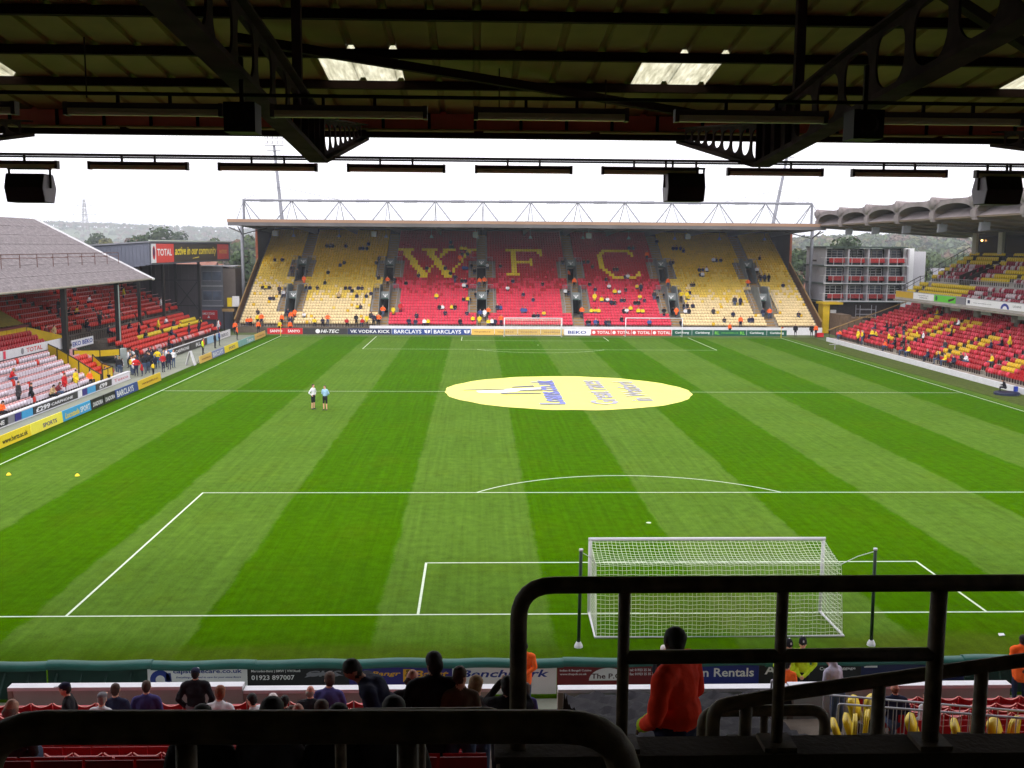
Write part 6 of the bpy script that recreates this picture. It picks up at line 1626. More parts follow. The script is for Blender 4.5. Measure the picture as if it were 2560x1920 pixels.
def fuse(jobs):
    """jobs: name -> (prims, voxel).  One skin per figure, faces sorted to clothing / skin / hair regions"""
    tmp = []
    for k, (P, vx) in jobs.items():
        o = bpy.data.objects.new('raw', prims_to_mesh(P)); COL.objects.link(o)
        m = o.modifiers.new('r', 'REMESH'); m.mode = 'VOXEL'; m.voxel_size = vx; m.use_smooth_shade = True
        s = o.modifiers.new('s', 'SMOOTH'); s.factor = .5; s.iterations = 2
        tmp.append((k, o, P))
    bpy.context.view_layer.update()
    dg = bpy.context.evaluated_depsgraph_get(); out = {}
    for k, o, P in tmp:
        me = bpy.data.meshes.new_from_object(o.evaluated_get(dg)); n = len(me.polygons)
        c = np.empty(n*3); me.polygons.foreach_get('center', c); c = c.reshape(-1, 3)
        best = np.full(n, 1e9); reg = np.zeros(n, np.int32)
        for q in P:
            if q[0] == 'e':
                d = (np.linalg.norm((c-q[1])/q[2], axis=1)-1)*q[2].min(); g = q[3]
            else:
                ab = q[3]-q[1]; t = np.clip(((c-q[1])@ab)/(ab@ab), 0, 1); d = np.linalg.norm(c-(q[1]+t[:,None]*ab), axis=1)-(q[2]+(q[4]-q[2])*t); g = q[5]
            if g in (HAIR, EXT, EXT2): d = d-.004
            u = d < best; best[u] = d[u]; reg[u] = g
        for i in range(7): me.materials.append(None)
        me.polygons.foreach_set('material_index', reg); me.polygons.foreach_set('use_smooth', [True]*n); me.name = 'person'; me.update()
        if k[:3] != 'far':      # cloth folds and hair texture as real relief
            nv = len(me.vertices); co = np.empty(nv*3); me.vertices.foreach_get('co', co); co = co.reshape(-1, 3); no = np.empty(nv*3); me.vertices.foreach_get('normal', no); no = no.reshape(-1, 3)
            vr = np.zeros(nv, np.int32)
            for p in me.polygons: vr[list(p.vertices)] = p.material_index
            x_, y_, z_ = co.T
            fold = np.sin(26*z_+5*np.sin(7*x_+3*y_)+4*x_)*np.sin(9*x_+11*y_+1.7)+.6*np.sin(17*z_-19*x_+4*np.sin(5*z_))
            hairn = np.sin(150*x_+40*z_)*np.sin(130*y_+60*x_)
            amp = np.where((vr == TOP) | (vr == EXT), .005*fold, np.where(vr == LEG, .006*fold, np.where(vr == HAIR, .003*hairn, 0)))
            me.vertices.foreach_set('co', (co+no*amp[:,None]).ravel()); me.update()
        out[k] = me; r = o.data; bpy.data.objects.remove(o); bpy.data.meshes.remove(r)
    return out
def cl(n, r, g, b, **k): return S('cloth_'+n, r, g, b, rough=.85, var=.14, scale=9, bump=.35, bscale=22, spec=.2, **k)
CL = dict(K=cl('black', 30, 30, 36), N=cl('navy', 36, 40, 66), B=cl('blue', 62, 82, 140), W=cl('white', 222, 222, 228), R=cl('red', 186, 36, 40), Y=cl('yellow', 226, 196, 40), O=cl('orange', 250, 104, 40), T=cl('tan', 176, 150, 110), G=cl('grey', 120, 120, 126),
          V=cl('hivis', 196, 224, 40), L=cl('lilac', 186, 180, 200), P=cl('purple', 70, 64, 120), J=cl('denim', 70, 84, 112), C=cl('charcoal', 58, 54, 58), M=cl('maroon', 110, 40, 46), S=cl('skyblue', 150, 186, 216), E=cl('orangered', 255, 62, 30), H=cl('brown', 92, 74, 60))
SK = dict(l=S('skin_light', 214, 160, 136, rough=.6, var=.08), d=S('skin_dark', 78, 52, 42, rough=.55, var=.08), p=S('skin_pink', 204, 140, 122, rough=.6, var=.08), m=S('skin_mid', 160, 112, 88, rough=.6, var=.08))
HR = dict(k=S('hair_black', 22, 19, 18, rough=.7, var=.3, scale=30), b=S('hair_brown', 66, 46, 34, rough=.7, var=.3, scale=30), g=S('hair_grey', 150, 142, 134, rough=.8, var=.2, scale=30), r=S('hair_red', 122, 66, 38, rough=.7, var=.3, scale=30), w=S('hair_white', 226, 216, 214, rough=.8, var=.15, scale=30), f=S('hair_fair', 150, 118, 80, rough=.7, var=.25, scale=30))
M_shoe = S('shoe_black', 26, 24, 24, rough=.5)
def dress(o, top='K', leg='J', skin='l', hair='b', ext=None, ext2=None):
    ms = [CL[top], CL[leg], SK[skin], HR[hair], M_shoe, CL[ext] if ext else CL[top], CL[ext2] if ext2 else (SK[skin])]
    for i, m in enumerate(ms): o.material_slots[i].link = 'OBJECT'; o.material_slots[i].material = m
    return o
def person(me, loc, rz, label, group=None, sc_=1., **k):
    o = link('person', me, None, None, loc); o.rotation_euler = (0, 0, rz); o.scale = (sc_,)*3
    dress(o, **k); return tag(o, label, 'person', group)
# ---- the figures of the near terrace, each with its own pose
V = .02
JOBS = {
 'steward': (body('stand', 'clasp', 1.34, .02, -.6, 'short', coat=False, cuffs=True, collar=True, hands=True), .016),
 'capwalk': (body('stand', 'pockets', 1.0, .05, 0, 'short', hat='cap'), V),
 'sit_a': (body('sit', 'lap', 1.05, .12, 0, 'short'), V), 'sit_b': (body('sit', 'rest', 1.05, .3, .3, 'full'), V), 'sit_long': (body('sit', 'lap', .95, .1, .1, 'long'), V),
 'sit_bald': (body('sit', 'lap', 1.08, .15, -.2, 'balding'), V), 'sit_cap': (body('sit', 'lap', 1.0, .1, .2, 'short', hat='cap'), V), 'sit_lean': (body('sit', 'rest', 1.05, .95, .2, 'short', hat='cap'), V),
 'capman': (body('stand', 'pockets', 1.18, 0, 0, 'short', hat='cap'), V),
 'bend': (body('stand', 'lean', 1.22, .62, .1, 'short', coat=True), V),
 'man': (body('stand', 'pockets', 1.2, .1, .5, 'full', coat=True), V), 'stand_bald': (body('stand', 'clasp', 1.15, .1, -.5, 'balding', coat=True), V),
 'boy': (body('stand', 'clasp', .92, .1, -.6, 'short'), V), 'boy2': (body('stand', 'clasp', .98, .05, -.5, 'full'), V), 'girl': (body('stand', 'clasp', .9, .15, 0, 'long'), V),
 'raise': (body('stand', 'up', 1.12, .15, .2, 'full', coat=True), V),
 'trackman': (body('stand', 'behind', 1.15, 0, .2, 'short', coat=True), V), 'police': (body('stand', 'clasp', 1.2, .05, .1, 'short', hat='helmet'), V), 'hood': (body('stand', 'lean', 1.05, .35, .5, 'short', hat='hood'), V),
 'pale': (body('stand', 'down', 1.0, 0, 0, 'short'), V),
 'far_sit': (body('sit', 'lap', 1.1, .1, 0, 'short'), .045), 'far_sit2': (body('sit', 'rest', 1.1, .35, .4, 'full'), .045), 'far_sit3': (body('sit', 'lap', 1.05, -.05, -.5, 'long'), .045),
 'far_stand1': (body('stand', 'down', 1.12, 0, 0, 'short'), .045), 'far_stand2': (body('stand', 'hips', 1.1, 0, .4, 'short'), .045), 'far_stand3': (body('stand', 'clasp', 1.12, .05, -.4, 'full', coat=True), .045),
 'player': (body('stand', 'hips', 1.0, 0, .1, 'short', shorts=True), .035), 'player2': (body('stand', 'behind', 1.0, 0, -.1, 'short', shorts=True), .035),
}
FIG = fuse(JOBS)
def at_row(x, y): return (x, y, F(y))
PI = math.pi
# terrace spectators look towards the pitch (+Y), so rz = 180 degrees unless they turn
person(FIG['steward'], (-5.74, -23.85, F(-23.9)), R(-128), 'steward in a bright orange coat with yellow cuffs, hands clasped, behind the foreground handrail', None, 1.05, top='E', leg='N', skin='d', hair='k', ext='V', ext2='B')
person(FIG['capwalk'], (-14.57,-13.8,F(-13.8)), R(-80), 'person in navy cap with white peak walking left along the near terrace', top='K', leg='J', ext='N', ext2='W', hair='k')
person(FIG['sit_bald'], (-12.5,-20.6,F(-20.6)), R(180), 'person with grey thinning hair at the left edge behind the loop handrail', top='C', hair='g', sc_=1.02)
person(FIG['sit_cap'], (-14.45,-12.7,F(-12.7)), R(170), 'seated person in a grey cap on the near terrace', top='W', ext='G', hair='g', sc_=1.05)
person(FIG['sit_a'], (-14.4,-12.1,F(-12.1)), R(180), 'seated dark haired person with pale collar beside the grey cap', top='N', hair='b', sc_=1.14)
person(FIG['sit_a'], (-13.95,-11.6,F(-11.6)), R(185), 'seated short haired person in blue top on the near terrace', top='P', hair='b', sc_=1.14)
person(FIG['capman'], (-12.95,-11.6,F(-11.6)), R(182), 'person in navy cap and black jacket standing before the front wall', top='K', leg='G', ext='N', ext2='W', hair='k', sc_=1.02)
person(FIG['sit_b'], (-12.2,-12.9,F(-12.9)), R(180), 'seated person with auburn hair and pale top', top='W', hair='r', sc_=1.12)
person(FIG['sit_a'], (-11.42,-13.1,F(-13.1)), R(-120), 'seated dark haired person in white collar turned to the left', top='W', hair='k', sc_=1.08)
person(FIG['sit_b'], (-11.2,-12.9,F(-12.9)), R(180), 'seated white haired person beside the one turned to the left', top='C', hair='w', sc_=1.0)
person(FIG['sit_a'], (-10.93,-13.0,F(-13.0)), R(180), 'seated dark haired person right of the white haired one', top='K', hair='k', sc_=1.02)
person(FIG['sit_lean'], (-10.55,-11.9,F(-11.9)), R(150), 'person in dark blue bending forward in the front rows', top='N', ext='K', ext2='K', hair='k')
person(FIG['sit_bald'], (-10.6,-12.1,F(-12.1)), R(180), 'bald person in black seated in the front rows', top='K', hair='g', skin='p', sc_=1.08)
person(FIG['sit_b'], (-10.3,-11.7,F(-11.7)), R(180), 'brown haired person in blue seated right of the bald one', top='P', hair='b', sc_=1.22)
person(FIG['sit_a'], (-10.6,-14.1,F(-14.1)), R(180), 'small brown haired person seated in front of the bald ones', top='C', hair='b', sc_=.98)
person(FIG['sit_bald'], (-9.44,-20.0,F(-20.0)), R(180), 'pink balding head just above the foreground handrail', top='C', hair='g', skin='p', sc_=1.0)
person(FIG['sit_b'], (-9.15,-20.2,F(-20.2)), R(180), 'dark haired head just above the foreground handrail', top='K', hair='b', sc_=.98)
person(FIG['bend'], (-8.2,-20.9,F(-20.9)), R(-82), 'person in dark navy coat bending to the left above the loop rail', top='N', leg='K', skin='m', hair='k', sc_=1.12)
person(FIG['stand_bald'], (-8.12,-19.4,F(-19.4)), R(180), 'balding person in black jacket standing behind the dark haired one', top='K', hair='b', skin='p', sc_=1.04)
person(FIG['man'], (-7.79,-20.9,F(-20.9)), R(185), 'dark haired person in a black coat standing left of the upright rail', top='K', leg='K', skin='m', hair='k', sc_=1.03)
person(FIG['boy'], (-7.5,-21.0,F(-21.0)), R(180), 'brown haired youth in a dull brown top beside the black coat', top='H', hair='b', sc_=.94)
person(FIG['boy2'], (-7.33,-19.9,F(-19.9)), R(175), 'fair haired youth in a grey and white top beside the brown top', top='G', hair='f', sc_=.95)
person(FIG['raise'], (-7.0,-20.4,F(-20.4)), R(165), 'dark figure with raised arms behind the upright rail', top='K', leg='K', hair='k', sc_=.90)
person(FIG['girl'], (-6.42,-13.8,F(-13.8)), R(180), 'brown haired person in a purple blue top standing in the gangway', top='P', leg='J', hair='b', sc_=.93)
person(FIG['trackman'], (-6.12,-6.95,.02), R(170), 'steward in orange jacket standing on the track in the wall gap', top='O', leg='J', skin='d', hair='k', sc_=1.05)
person(FIG['pale'], (-2.64,-6.95,.02), R(20), 'pale haired person on the track half hidden by the orange steward', top='K', hair='w', sc_=1.0)
person(FIG['police'], (.50,-6.95,.02), R(5), 'police officer in yellow jacket and helmet, left of the pair by the goal', top='V', leg='K', hair='b', ext='K', ext2='W', sc_=1.05)
person(FIG['police'], (.89,-6.9,.02), R(-15), 'police officer in yellow jacket and helmet, right of the pair by the goal', top='V', leg='K', hair='b', ext='K', ext2='W', sc_=1.07)
person(FIG['boy2'], (.20,-7.9,.02), R(150), 'steward in a long orange coat behind the middle upright', top='O', leg='O', hair='k', sc_=.98)
person(FIG['hood'], (.62,-10.2,F(-10.2)), R(-150), 'person in a pale lilac hooded top leaning by the front wall', top='L', leg='J', hair='k', sc_=1.05)
person(FIG['sit_bald'], (1.25,-11.8,F(-11.8)), R(180), 'red faced bald person seated before the front wall at the right', top='N', hair='r', skin='p', sc_=1.03)
person(FIG['sit_a'], (1.85,-12.0,F(-12.0)), R(200), 'child in pale top seated before the front wall at the right', top='W', hair='b', skin='p', sc_=.92)
person(FIG['trackman'], (6.5,-6.95,.02), R(175), 'steward in orange jacket at the right edge on the track', top='O', leg='N', skin='d', hair='k', sc_=1.12)
for i, (x, y) in enumerate(((-9.35,-24.4),(-8.85,-24.5),(-8.35,-24.4),(-7.95,-24.5))):
    person(FIG[('sit_a','sit_b','sit_a','sit_b')[i]], (x, y, F(y)-.1), R(180), 'dark clothed person below the foreground loop handrail, %s from the left' % ('first','second','third','fourth')[i], 'dark figures below the loop handrail', 1.0, top='KCKC'[i], leg='K', hair='k')
# ---- players
person(FIG['player'], (-18.9,41.6,0), R(60), 'person in white shirt and black shorts standing on the pitch, left of two', None, 1.06, top='W', leg='K', hair='b')
person(FIG['player2'], (-18.0,41.2,0), R(-20), 'person in pale blue shirt and black shorts standing on the pitch, right of two', None, 1.04, top='S', leg='K', hair='b')
# ---- far crowds
CN = dict(K='dark clothes', O='an orange steward jacket', Y='a yellow shirt', W='a white top', R='a red top', B='a blue top', T='a tan coat', N='navy', G='grey', V='a high visibility jacket')
def secname(x):
    return ('far left yellow block','left yellow block','left red block','middle red block','right red block','right yellow block','far right yellow block')[sum(x > a for a in AIS)]
FARP = [(-30.0,28.6,'K',0),(-29.5,28.6,'K',0),(-29.1,28.7,'K',0),(-27.1,28.9,'K',0),(-24.9,28.1,'K',0),(-24.5,28.1,'K',0),(-23.8,29.6,'K',0),(-23.9,28.3,'K',0),(-21.8,24.5,'K',0),(-22.1,22.3,'K',0),(-26.8,22.4,'K',0),(-27.3,21.4,'K',0),(-37.0,23.0,'K',0),(-36.0,23.0,'K',0),(-33.9,18.8,'K',1),(-33.2,18.6,'K',1),(-32.1,19.6,'K',1),(-28.8,17.7,'K',0),(-28.9,14.1,'K',0),(-31.8,14.3,'O',1),(-20.0,14.7,'O',1),(-19.0,14.3,'K',1),(-21.4,15.9,'K',0),(-17.4,14.3,'K',0),(-37.4,12.1,'K',0),(-37.0,12.1,'Y',0),(-36.5,12.1,'K',0),(-34.8,10.0,'K',1),(-34.3,10.2,'W',0),(-33.7,9.8,'K',0),(-35.9,8.5,'K',0),(-35.4,7.8,'K',0),(-31.3,11.8,'K',0),(-30.8,12.0,'K',0),(-29.8,12.0,'K',0),(-25.8,11.9,'K',0),(-25.2,12.1,'K',0),(-24.8,11.4,'K',0),(-24.0,12.3,'K',0),(-23.5,12.0,'K',0),(-24.0,8.9,'K',0),(-22.7,8.9,'K',0),(-22.1,9.5,'K',0),(-26.5,9.0,'T',0),(-23.6,5.4,'Y',0),(-23.2,4.9,'K',0),(-36.9,3.0,'K',0),(-32.7,2.4,'K',1),(-32.2,1.4,'O',1),(-31.8,2.1,'O',1),(-30.5,2.4,'W',0),(-20.0,3.3,'O',1),(-18.6,3.6,'Y',1),(-17.7,4.0,'R',1),(-21.6,1.7,'K',0),(-20.8,1.1,'K',0),(-20.4,1.1,'K',0),(-37.9,-2.9,'O',0),(-37.5,-2.9,'O',0),(-36.5,-2.9,'Y',1),(-36.0,-3.2,'O',1),(-33.3,-2.5,'O',1),(-32.2,-2.5,'K',0),(-29.0,-2.5,'Y',0),(-27.9,-2.1,'K',0),(-27.2,-3.1,'O',1),(-24.7,-2.4,'R',0),(-23.4,-1.4,'K',1),(-22.6,-2.7,'R',0),(-22.0,-2.1,'Y',1),(-21.1,-2.0,'K',1),(-20.4,-2.4,'O',1),(-16.4,-1.8,'K',0),(-15.5,-2.0,'K',0),(-11.3,30.9,'K',0),(-11.0,28.8,'K',0),(-11.3,28.8,'K',0),(-9.6,27.8,'Y',0),(-9.0,27.8,'Y',0),(-9.5,25.7,'K',0),(-8.7,26.2,'K',0),(-9.8,23.0,'O',1),(-14.6,20.4,'K',0),(-9.2,20.5,'B',0),(-8.8,20.2,'B',0),(-8.1,20.6,'K',0),(-7.6,19.4,'K',0),(-11.9,20.1,'K',0),(-11.1,17.8,'K',0),(-15.7,17.3,'K',0),(-9.4,15.2,'K',0),(-8.9,15.2,'K',0),(-10.4,15.2,'K',1),(-9.1,12.9,'W',0),(-8.7,12.9,'K',0),(-5.8,10.6,'K',0),(-7.4,9.9,'K',0),(-5.8,21.4,'W',0),(-3.8,21.0,'K',0),(-6.9,14.9,'O',1),(-6.2,14.9,'O',1),(-2.1,15.1,'K',0),(2.2,14.4,'K',0),(-2.9,12.5,'W',0),(-0.7,10.1,'K',0),(0.6,8.4,'K',0),(-12.9,9.2,'Y',0),(-9.1,8.2,'K',0),(-8.5,8.2,'Y',0),(-8.3,7.5,'K',0),(-12.4,5.0,'K',0),(-12.0,5.1,'W',0),(-10.7,5.1,'Y',0),(-10.3,4.7,'K',0),(-11.6,3.4,'K',0),(-8.6,3.4,'K',0),(-15.4,2.5,'K',0),(-6.8,2.8,'B',1),(-6.2,2.1,'W',1),(-5.7,3.6,'O',1),(-4.4,4.8,'K',0),(-4.0,5.0,'B',0),(-1.0,3.7,'B',0),(-0.6,3.7,'B',0),(1.9,3.4,'Y',0),(0.5,2.3,'K',0),(1.1,2.3,'K',0),(-7.8,1.1,'Y',0),(-9.5,-0.6,'K',0),(-6.9,-1.9,'Y',1),(-5.7,-1.2,'Y',0),(-5.2,-0.9,'W',0),(-4.8,-0.9,'K',0),(-4.0,-2.8,'O',1),(-14.3,-2.0,'W',0),(-13.8,-2.1,'Y',0),(6.3,22.9,'O',1),(5.5,23.2,'K',0),(6.7,14.0,'O',1),(5.3,11.1,'W',0),(5.7,11.0,'K',0),(7.1,3.0,'O',1),(16.0,28.7,'K',0),(16.6,28.7,'K',0),(18.3,25.1,'O',1),(8.7,23.0,'K',0),(9.3,23.0,'K',0),(9.8,21.2,'K',0),(12.9,20.1,'K',0),(13.4,20.1,'K',0),(11.4,16.5,'K',0),(14.3,17.4,'K',0),(14.7,17.4,'W',0),(8.9,14.5,'K',0),(9.6,12.5,'K',0),(11.7,12.6,'W',0),(15.6,12.9,'Y',0),(16.1,12.2,'K',1),(12.3,11.1,'Y',0),(12.9,10.7,'W',0),(14.0,11.8,'K',0),(9.2,8.7,'Y',1),(10.2,8.5,'Y',0),(10.7,7.7,'K',0),(11.0,7.7,'W',0),(11.5,6.9,'K',0),(11.9,6.9,'K',0),(13.0,8.4,'K',0),(13.4,8.4,'K',0),(15.7,8.6,'Y',0),(16.2,8.4,'K',0),(14.8,6.8,'K',0),(15.3,6.8,'K',0),(8.5,4.5,'Y',0),(9.0,4.5,'Y',0),(9.5,4.5,'Y',0),(14.0,5.1,'Y',0),(13.0,3.5,'K',0),(13.4,3.7,'W',0),(15.0,4.1,'Y',0),(15.6,4.4,'Y',0),(12.4,1.0,'K',0),(16.1,-1.3,'B',0),(17.7,9.5,'K',1),(18.2,8.9,'K',0),(19.3,10.1,'K',0),(18.4,3.2,'K',1),(20.2,14.4,'O',1),(20.1,3.2,'O',1),(21.6,23.1,'K',0),(22.0,23.1,'K',0),(22.8,28.6,'K',0),(23.3,28.6,'K',0),(23.9,28.6,'K',0),(24.2,28.4,'K',0),(20.6,32.5,'K',0),(28.3,23.9,'W',0),(28.7,23.9,'K',0),(29.4,23.9,'K',0),(25.6,20.3,'K',0),(26.1,20.4,'K',0),(26.7,20.4,'W',0),(25.5,18.3,'K',0),(25.8,18.1,'W',0),(23.7,13.6,'K',0),(24.0,13.6,'K',0),(20.6,10.2,'K',0),(21.5,9.3,'Y',1),(22.3,9.5,'Y',1),(23.0,10.8,'K',0),(22.5,9.1,'Y',0),(21.5,5.8,'K',0),(22.0,5.9,'K',0),(22.8,5.9,'K',0),(21.5,4.4,'W',0),(22.0,4.4,'K',0),(25.4,4.3,'K',0),(28.0,2.9,'K',0),(26.5,1.3,'K',0),(29.9,1.2,'K',0),(30.3,1.2,'K',0),(28.8,7.8,'K',1),(29.6,7.8,'K',1),(35.4,24.7,'K',0),(34.2,19.6,'W',0),(34.0,16.4,'K',1),(34.6,16.4,'K',1),(35.2,16.0,'K',1),(37.0,14.3,'K',0),(31.8,14.6,'O',1),(32.1,3.3,'K',1),(33.0,3.5,'O',1),(37.1,2.7,'K',0),(28.5,-2.3,'O',1),(7.7,0.1,'K',0),(8.8,0.2,'B',0),(20.4,-2.2,'K',0),(7.9,-2.3,'K',0),(9.0,-2.3,'K',0),(10.2,-2.3,'K',0),(10.6,-2.3,'K',0)]
RPEO = [(95.2,-0.8,'O',0),(89.4,-1.9,'Y',1),(88.2,-1.8,'Y',1),(91.6,4.4,'K',0),(89.9,4.6,'K',0),(88.7,4.6,'K',0),(89.5,1.4,'K',0),(88.8,1.9,'Y',0),(87.3,1.7,'Y',0),(82.1,0.7,'Y',1),(83.2,2.7,'K',0),(80.4,0.7,'K',0),(79.6,1.5,'K',0),(83.3,4.5,'K',1),(78.1,3.4,'Y',1),(76.5,3.4,'W',1),(80.8,-1.5,'O',0),(76.2,-0.9,'K',0),(74.8,-0.6,'Y',0),(70.2,0.0,'K',0),(66.3,-1.5,'Y',0),(64.5,-1.7,'K',0),(67.8,-0.2,'K',0),(71.2,2.7,'K',0),(77.7,9.0,'W',0),(74.7,6.4,'K',0),(86.2,10.6,'Y',0),(85.1,10.6,'K',0),(64.2,1.1,'K',0),(63.3,1.0,'W',0),(60.1,1.7,'Y',0),(64.7,5.3,'K',0),(64.1,5.5,'K',0),(62.7,6.3,'Y',1),(57.9,4.6,'K',0)]
rnd = random.Random(11); crowd = []
def crowd_mesh(name, lst):
    b = MB()
    for (nm, x, y, z, a) in lst:
        me = FIG[nm]; n = len(me.vertices); co = np.empty(n*3); me.vertices.foreach_get('co', co); co = co.reshape(-1, 3)
        c, s_ = math.cos(a), math.sin(a); v = np.stack([co[:,0]*c-co[:,1]*s_+x, co[:,0]*s_+co[:,1]*c+y, co[:,2]+z], 1)
        o = len(b.v); b.v += [tuple(q) for q in (v-np.array((x,y,z)))*.92+np.array((x,y,z))]; k = rnd.choice((0, 0, 7))
        for p in me.polygons: b.f.append(tuple(i+o for i in p.vertices)); b.m.append(k if p.material_index == 0 else p.material_index)
    return b.build(name, [CL['K'], CL['J'], SK['l'], HR['b'], M_shoe, CL['K'], SK['l'], CL['N']], None, True)
for (x, k, c, s) in FARP:
    k = max(0, min(FN-1, k)); kk = int(round(k)) if not s else int(k)
    nm = rnd.choice(('far_stand1','far_stand2','far_stand3')) if s else rnd.choice(('far_sit','far_sit','far_sit2','far_sit3'))
    a = [q for q in AIS if abs(x-q) < .68]
    z = fz(kk)
    if a and isvom(kk):
        k0 = [v for v in VOM if v[0] <= kk <= v[1]][0][0]; z = fz(k0)-.02; 
    top = c if c != 'K' else rnd.choice('KKNNC')
    lab = '%s in %s, %s %s rows of far stand' % ('standing person' if s else 'seated person', CN[c], secname(x), 'upper' if kk > 22 else ('middle' if kk > 11 else 'lower'))
    if c == 'K' and not s and kk > 7:
        crowd.append((nm, x, fy(kk)+.38, z, rnd.uniform(-.4, .4))); continue
    person(FIG[nm], (x, fy(kk)+(.38 if not s else .2), z+(.0 if not s else .03)), rnd.uniform(-.4, .4), lab, 'spectators in the far stand', rnd.uniform(.96, 1.06), top=top, leg=rnd.choice('KJN'), hair=rnd.choice('kbbg'), skin=rnd.choice('llpm'))
stuff(tag(crowd_mesh('distant_spectators', crowd), 'scattered seated spectators in dark clothes in the far stand', 'spectators'))
for (y, k, c, s) in RPEO:
    kk = int(max(0, min(14, round(k)))); z = rz_(kk); nm = rnd.choice(('far_stand1','far_stand2','far_stand3')) if s else rnd.choice(('far_sit','far_sit','far_sit2','far_sit3'))
    lab = '%s person in %s, %s of the vaulted lower tier' % ('standing' if s else 'seated', CN[c], 'far end' if y > 80 else ('middle' if y > 66 else 'near end'))
    person(FIG[nm], (RX0+kk*RDX+.32, y, z), R(-90)+rnd.uniform(-.4, .4), lab, 'spectators in the vaulted stand', 1.0, top=c if c != 'K' else rnd.choice('KKNC'), leg=rnd.choice('KJN'), hair=rnd.choice('kbbg'))
# people at the foot of the steel stand
for i in range(34):
    y = rnd.uniform(59.5, 70); x = -35.6-(rnd.random()**.8)*4.4 + (y-64)*-.08
    c = rnd.choice('WNNKKWOYRBNGW'); nm = rnd.choice(('far_stand1','far_stand2','far_stand3'))
    person(FIG[nm], (x, y, .012), rnd.uniform(0, 6.28), 'person in %s standing in the crowd beside the left touchline' % CN[c] if c in CN else '', 'crowd beside the left touchline', rnd.choice((1.02,1.0,.98,.72,1.03)), top=c, leg=rnd.choice('KJNJ'), hair=rnd.choice('kbbf'))
for (x, y, c, s, l) in ((-36.0,77.6,'V',1,'person in a green yellow bib by the touchline boards'), (-36.4,79.4,'O',1,'steward in orange by the white framed board'), (-36.6,85.2,'K',1,'person in dark clothes by the far run of boards'), (-36.9,88.4,'B',1,'person in blue by the far run of boards'), (-36.6,96,'O',1,'steward in orange near the far left corner, nearer'), (-38.6,103.8,'O',1,'steward in orange at the far left corner'), (-35.9,105.2,'O',1,'steward in orange behind the red far boards, left'), (-33.2,105.6,'Y',1,'person in a yellow jacket behind the red far boards'), (-31.8,105.4,'O',1,'steward in orange behind the charcoal far board'),
                        (34.8,103.6,'K',1,'person in dark clothes on the track right of the green boards'), (37.4,103.2,'O',1,'steward in orange at the far right corner'), (36.9,103.4,'K',1,'person in dark clothes beside the steward at the far right corner'), (26.5,105.4,'O',1,'steward in orange behind the green far boards'), (-38.0,51.0,'O',0,'steward in orange seated at the yellow partition'), (-37.75,53.6,'G',0,'person in grey seated at the front of the yellow dugout'), (-41.3,106.3,'R',1,'person in red at the foot of the far left stairs')):
    person(FIG['far_stand1' if s else 'far_sit'], (x, y, .02 if y > 60 else .35), rnd.uniform(-.6, .6) if y > 100 else R(90)+rnd.uniform(-.5,.5), l, None, 1.0, top=c, leg='K', hair='k')
for i, (x, y, z, c, s) in enumerate(((-39.9,38.0,1.2,'K',0),(-40.5,42.8,1.5,'R',0),(-38.1,40.4,.3,'K',1),(-38.0,46.0,.3,'R',1),(-37.95,44.4,.3,'M',0),(-38.0,48.2,.3,'Y',1),(-38.5,49.2,.6,'N',0),(-37.9,35.2,.3,'O',0),(-37.8,43.0,.3,'T',0),(-38.3,38.9,.6,'C',1))):
    person(FIG['far_stand3' if s else 'far_sit2'], (x, y, z), R(90)+rnd.uniform(-.5,.5), 'person in %s %s among the pink paddock seats' % ({'M':'maroon','C':'charcoal','T':'tan'}.get(c) or CN[c], 'standing' if s else 'seated'), 'spectators in the paddock', 1.0, top=c, leg=rnd.choice('KJN'), hair=rnd.choice('kbf'))
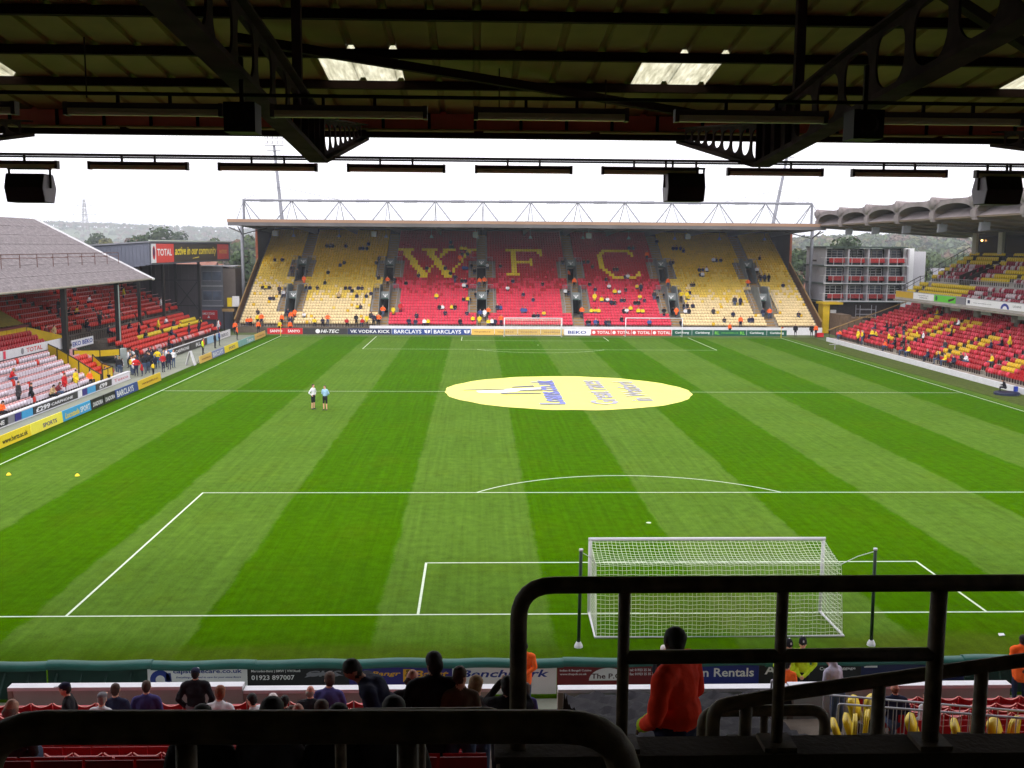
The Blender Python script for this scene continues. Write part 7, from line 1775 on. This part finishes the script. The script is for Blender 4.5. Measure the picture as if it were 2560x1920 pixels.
for i in range(30):
    k = rnd.randint(0, 6) if i % 2 else rnd.randint(0, 12); y = rnd.uniform(72, 100)
    if i % 2: p = (-39.4-k*.75-.4, y, .55+k*.28)
    else: p = (-45.6-k*.8-.4, y, 2.9+k*.36)
    c = rnd.choice('KNKWYRKC')
    person(FIG[rnd.choice(('far_sit','far_sit2','far_stand3'))], p, R(90)+rnd.uniform(-.5,.5), 'person in %s among the red seats of the steel clad stand' % ({'C':'charcoal'}.get(c) or CN[c]), 'spectators in the steel clad stand', 1.0, top=c, leg=rnd.choice('KJN'), hair=rnd.choice('kbf'))
for (x, y, z, c) in ((-44.4,58.9,2.86,'M'), (-44.0,59.6,2.86,'T')): person(FIG['far_stand2'], (x, y, z), R(80), 'person in %s standing on the balcony beside the press box' % ('maroon' if c == 'M' else 'tan'), None, 1.0, top=c)
person(FIG['far_sit2'], (35.6,50.3,.05), R(-120), 'person in dark clothes crouching on a blue mat by the right-hand wall', None, .95, top='K', leg='K', hair='k')
mt = thing('folded_mat', 'dark blue folded mat on the grass by the right-hand wall', 'mat', (35.6, 50.0, 0))
part('mat_base', MB().tube([(0,0,.0),(0,0,.16),(0,0,.22)], [1.0,1.0,.9], 20), ink('matblue', 26, 34, 60), mt); part('pump', bx(.75,1.0,.2,.45,.22,.62), I_blue, mt)
tag(MB().box(33.7,35.0,86.9,87.2,.55,.6).tube([(34.35,87.05,0),(34.35,87.05,.56)], .05, 6).build('pitch_side_stand', M_galv), 'small table-like stand beside the right touchline', 'stand')
# ---- haze: thin autumn air round the whole place
hz = MB().box(-3600, 3600, -3600, 3600, -12, 95).build('haze', [])
hz.data.materials.clear()
M_haze = bpy.data.materials.new('haze_air'); M_haze.use_nodes = True; _nt = M_haze.node_tree; _nt.nodes.remove(_nt.nodes['Principled BSDF'])
_pv = _nt.nodes.new('ShaderNodeVolumePrincipled'); _pv.inputs['Color'].default_value = (.86, .91, 1.0, 1); _pv.inputs['Density'].default_value = .0003; _pv.inputs['Anisotropy'].default_value = 0
_nt.links.new(_pv.outputs[0], _nt.nodes['Material Output'].inputs['Volume'])
hz.data.materials.append(M_haze); stuff(hz); hz['label'] = 'thin pale haze in the air'
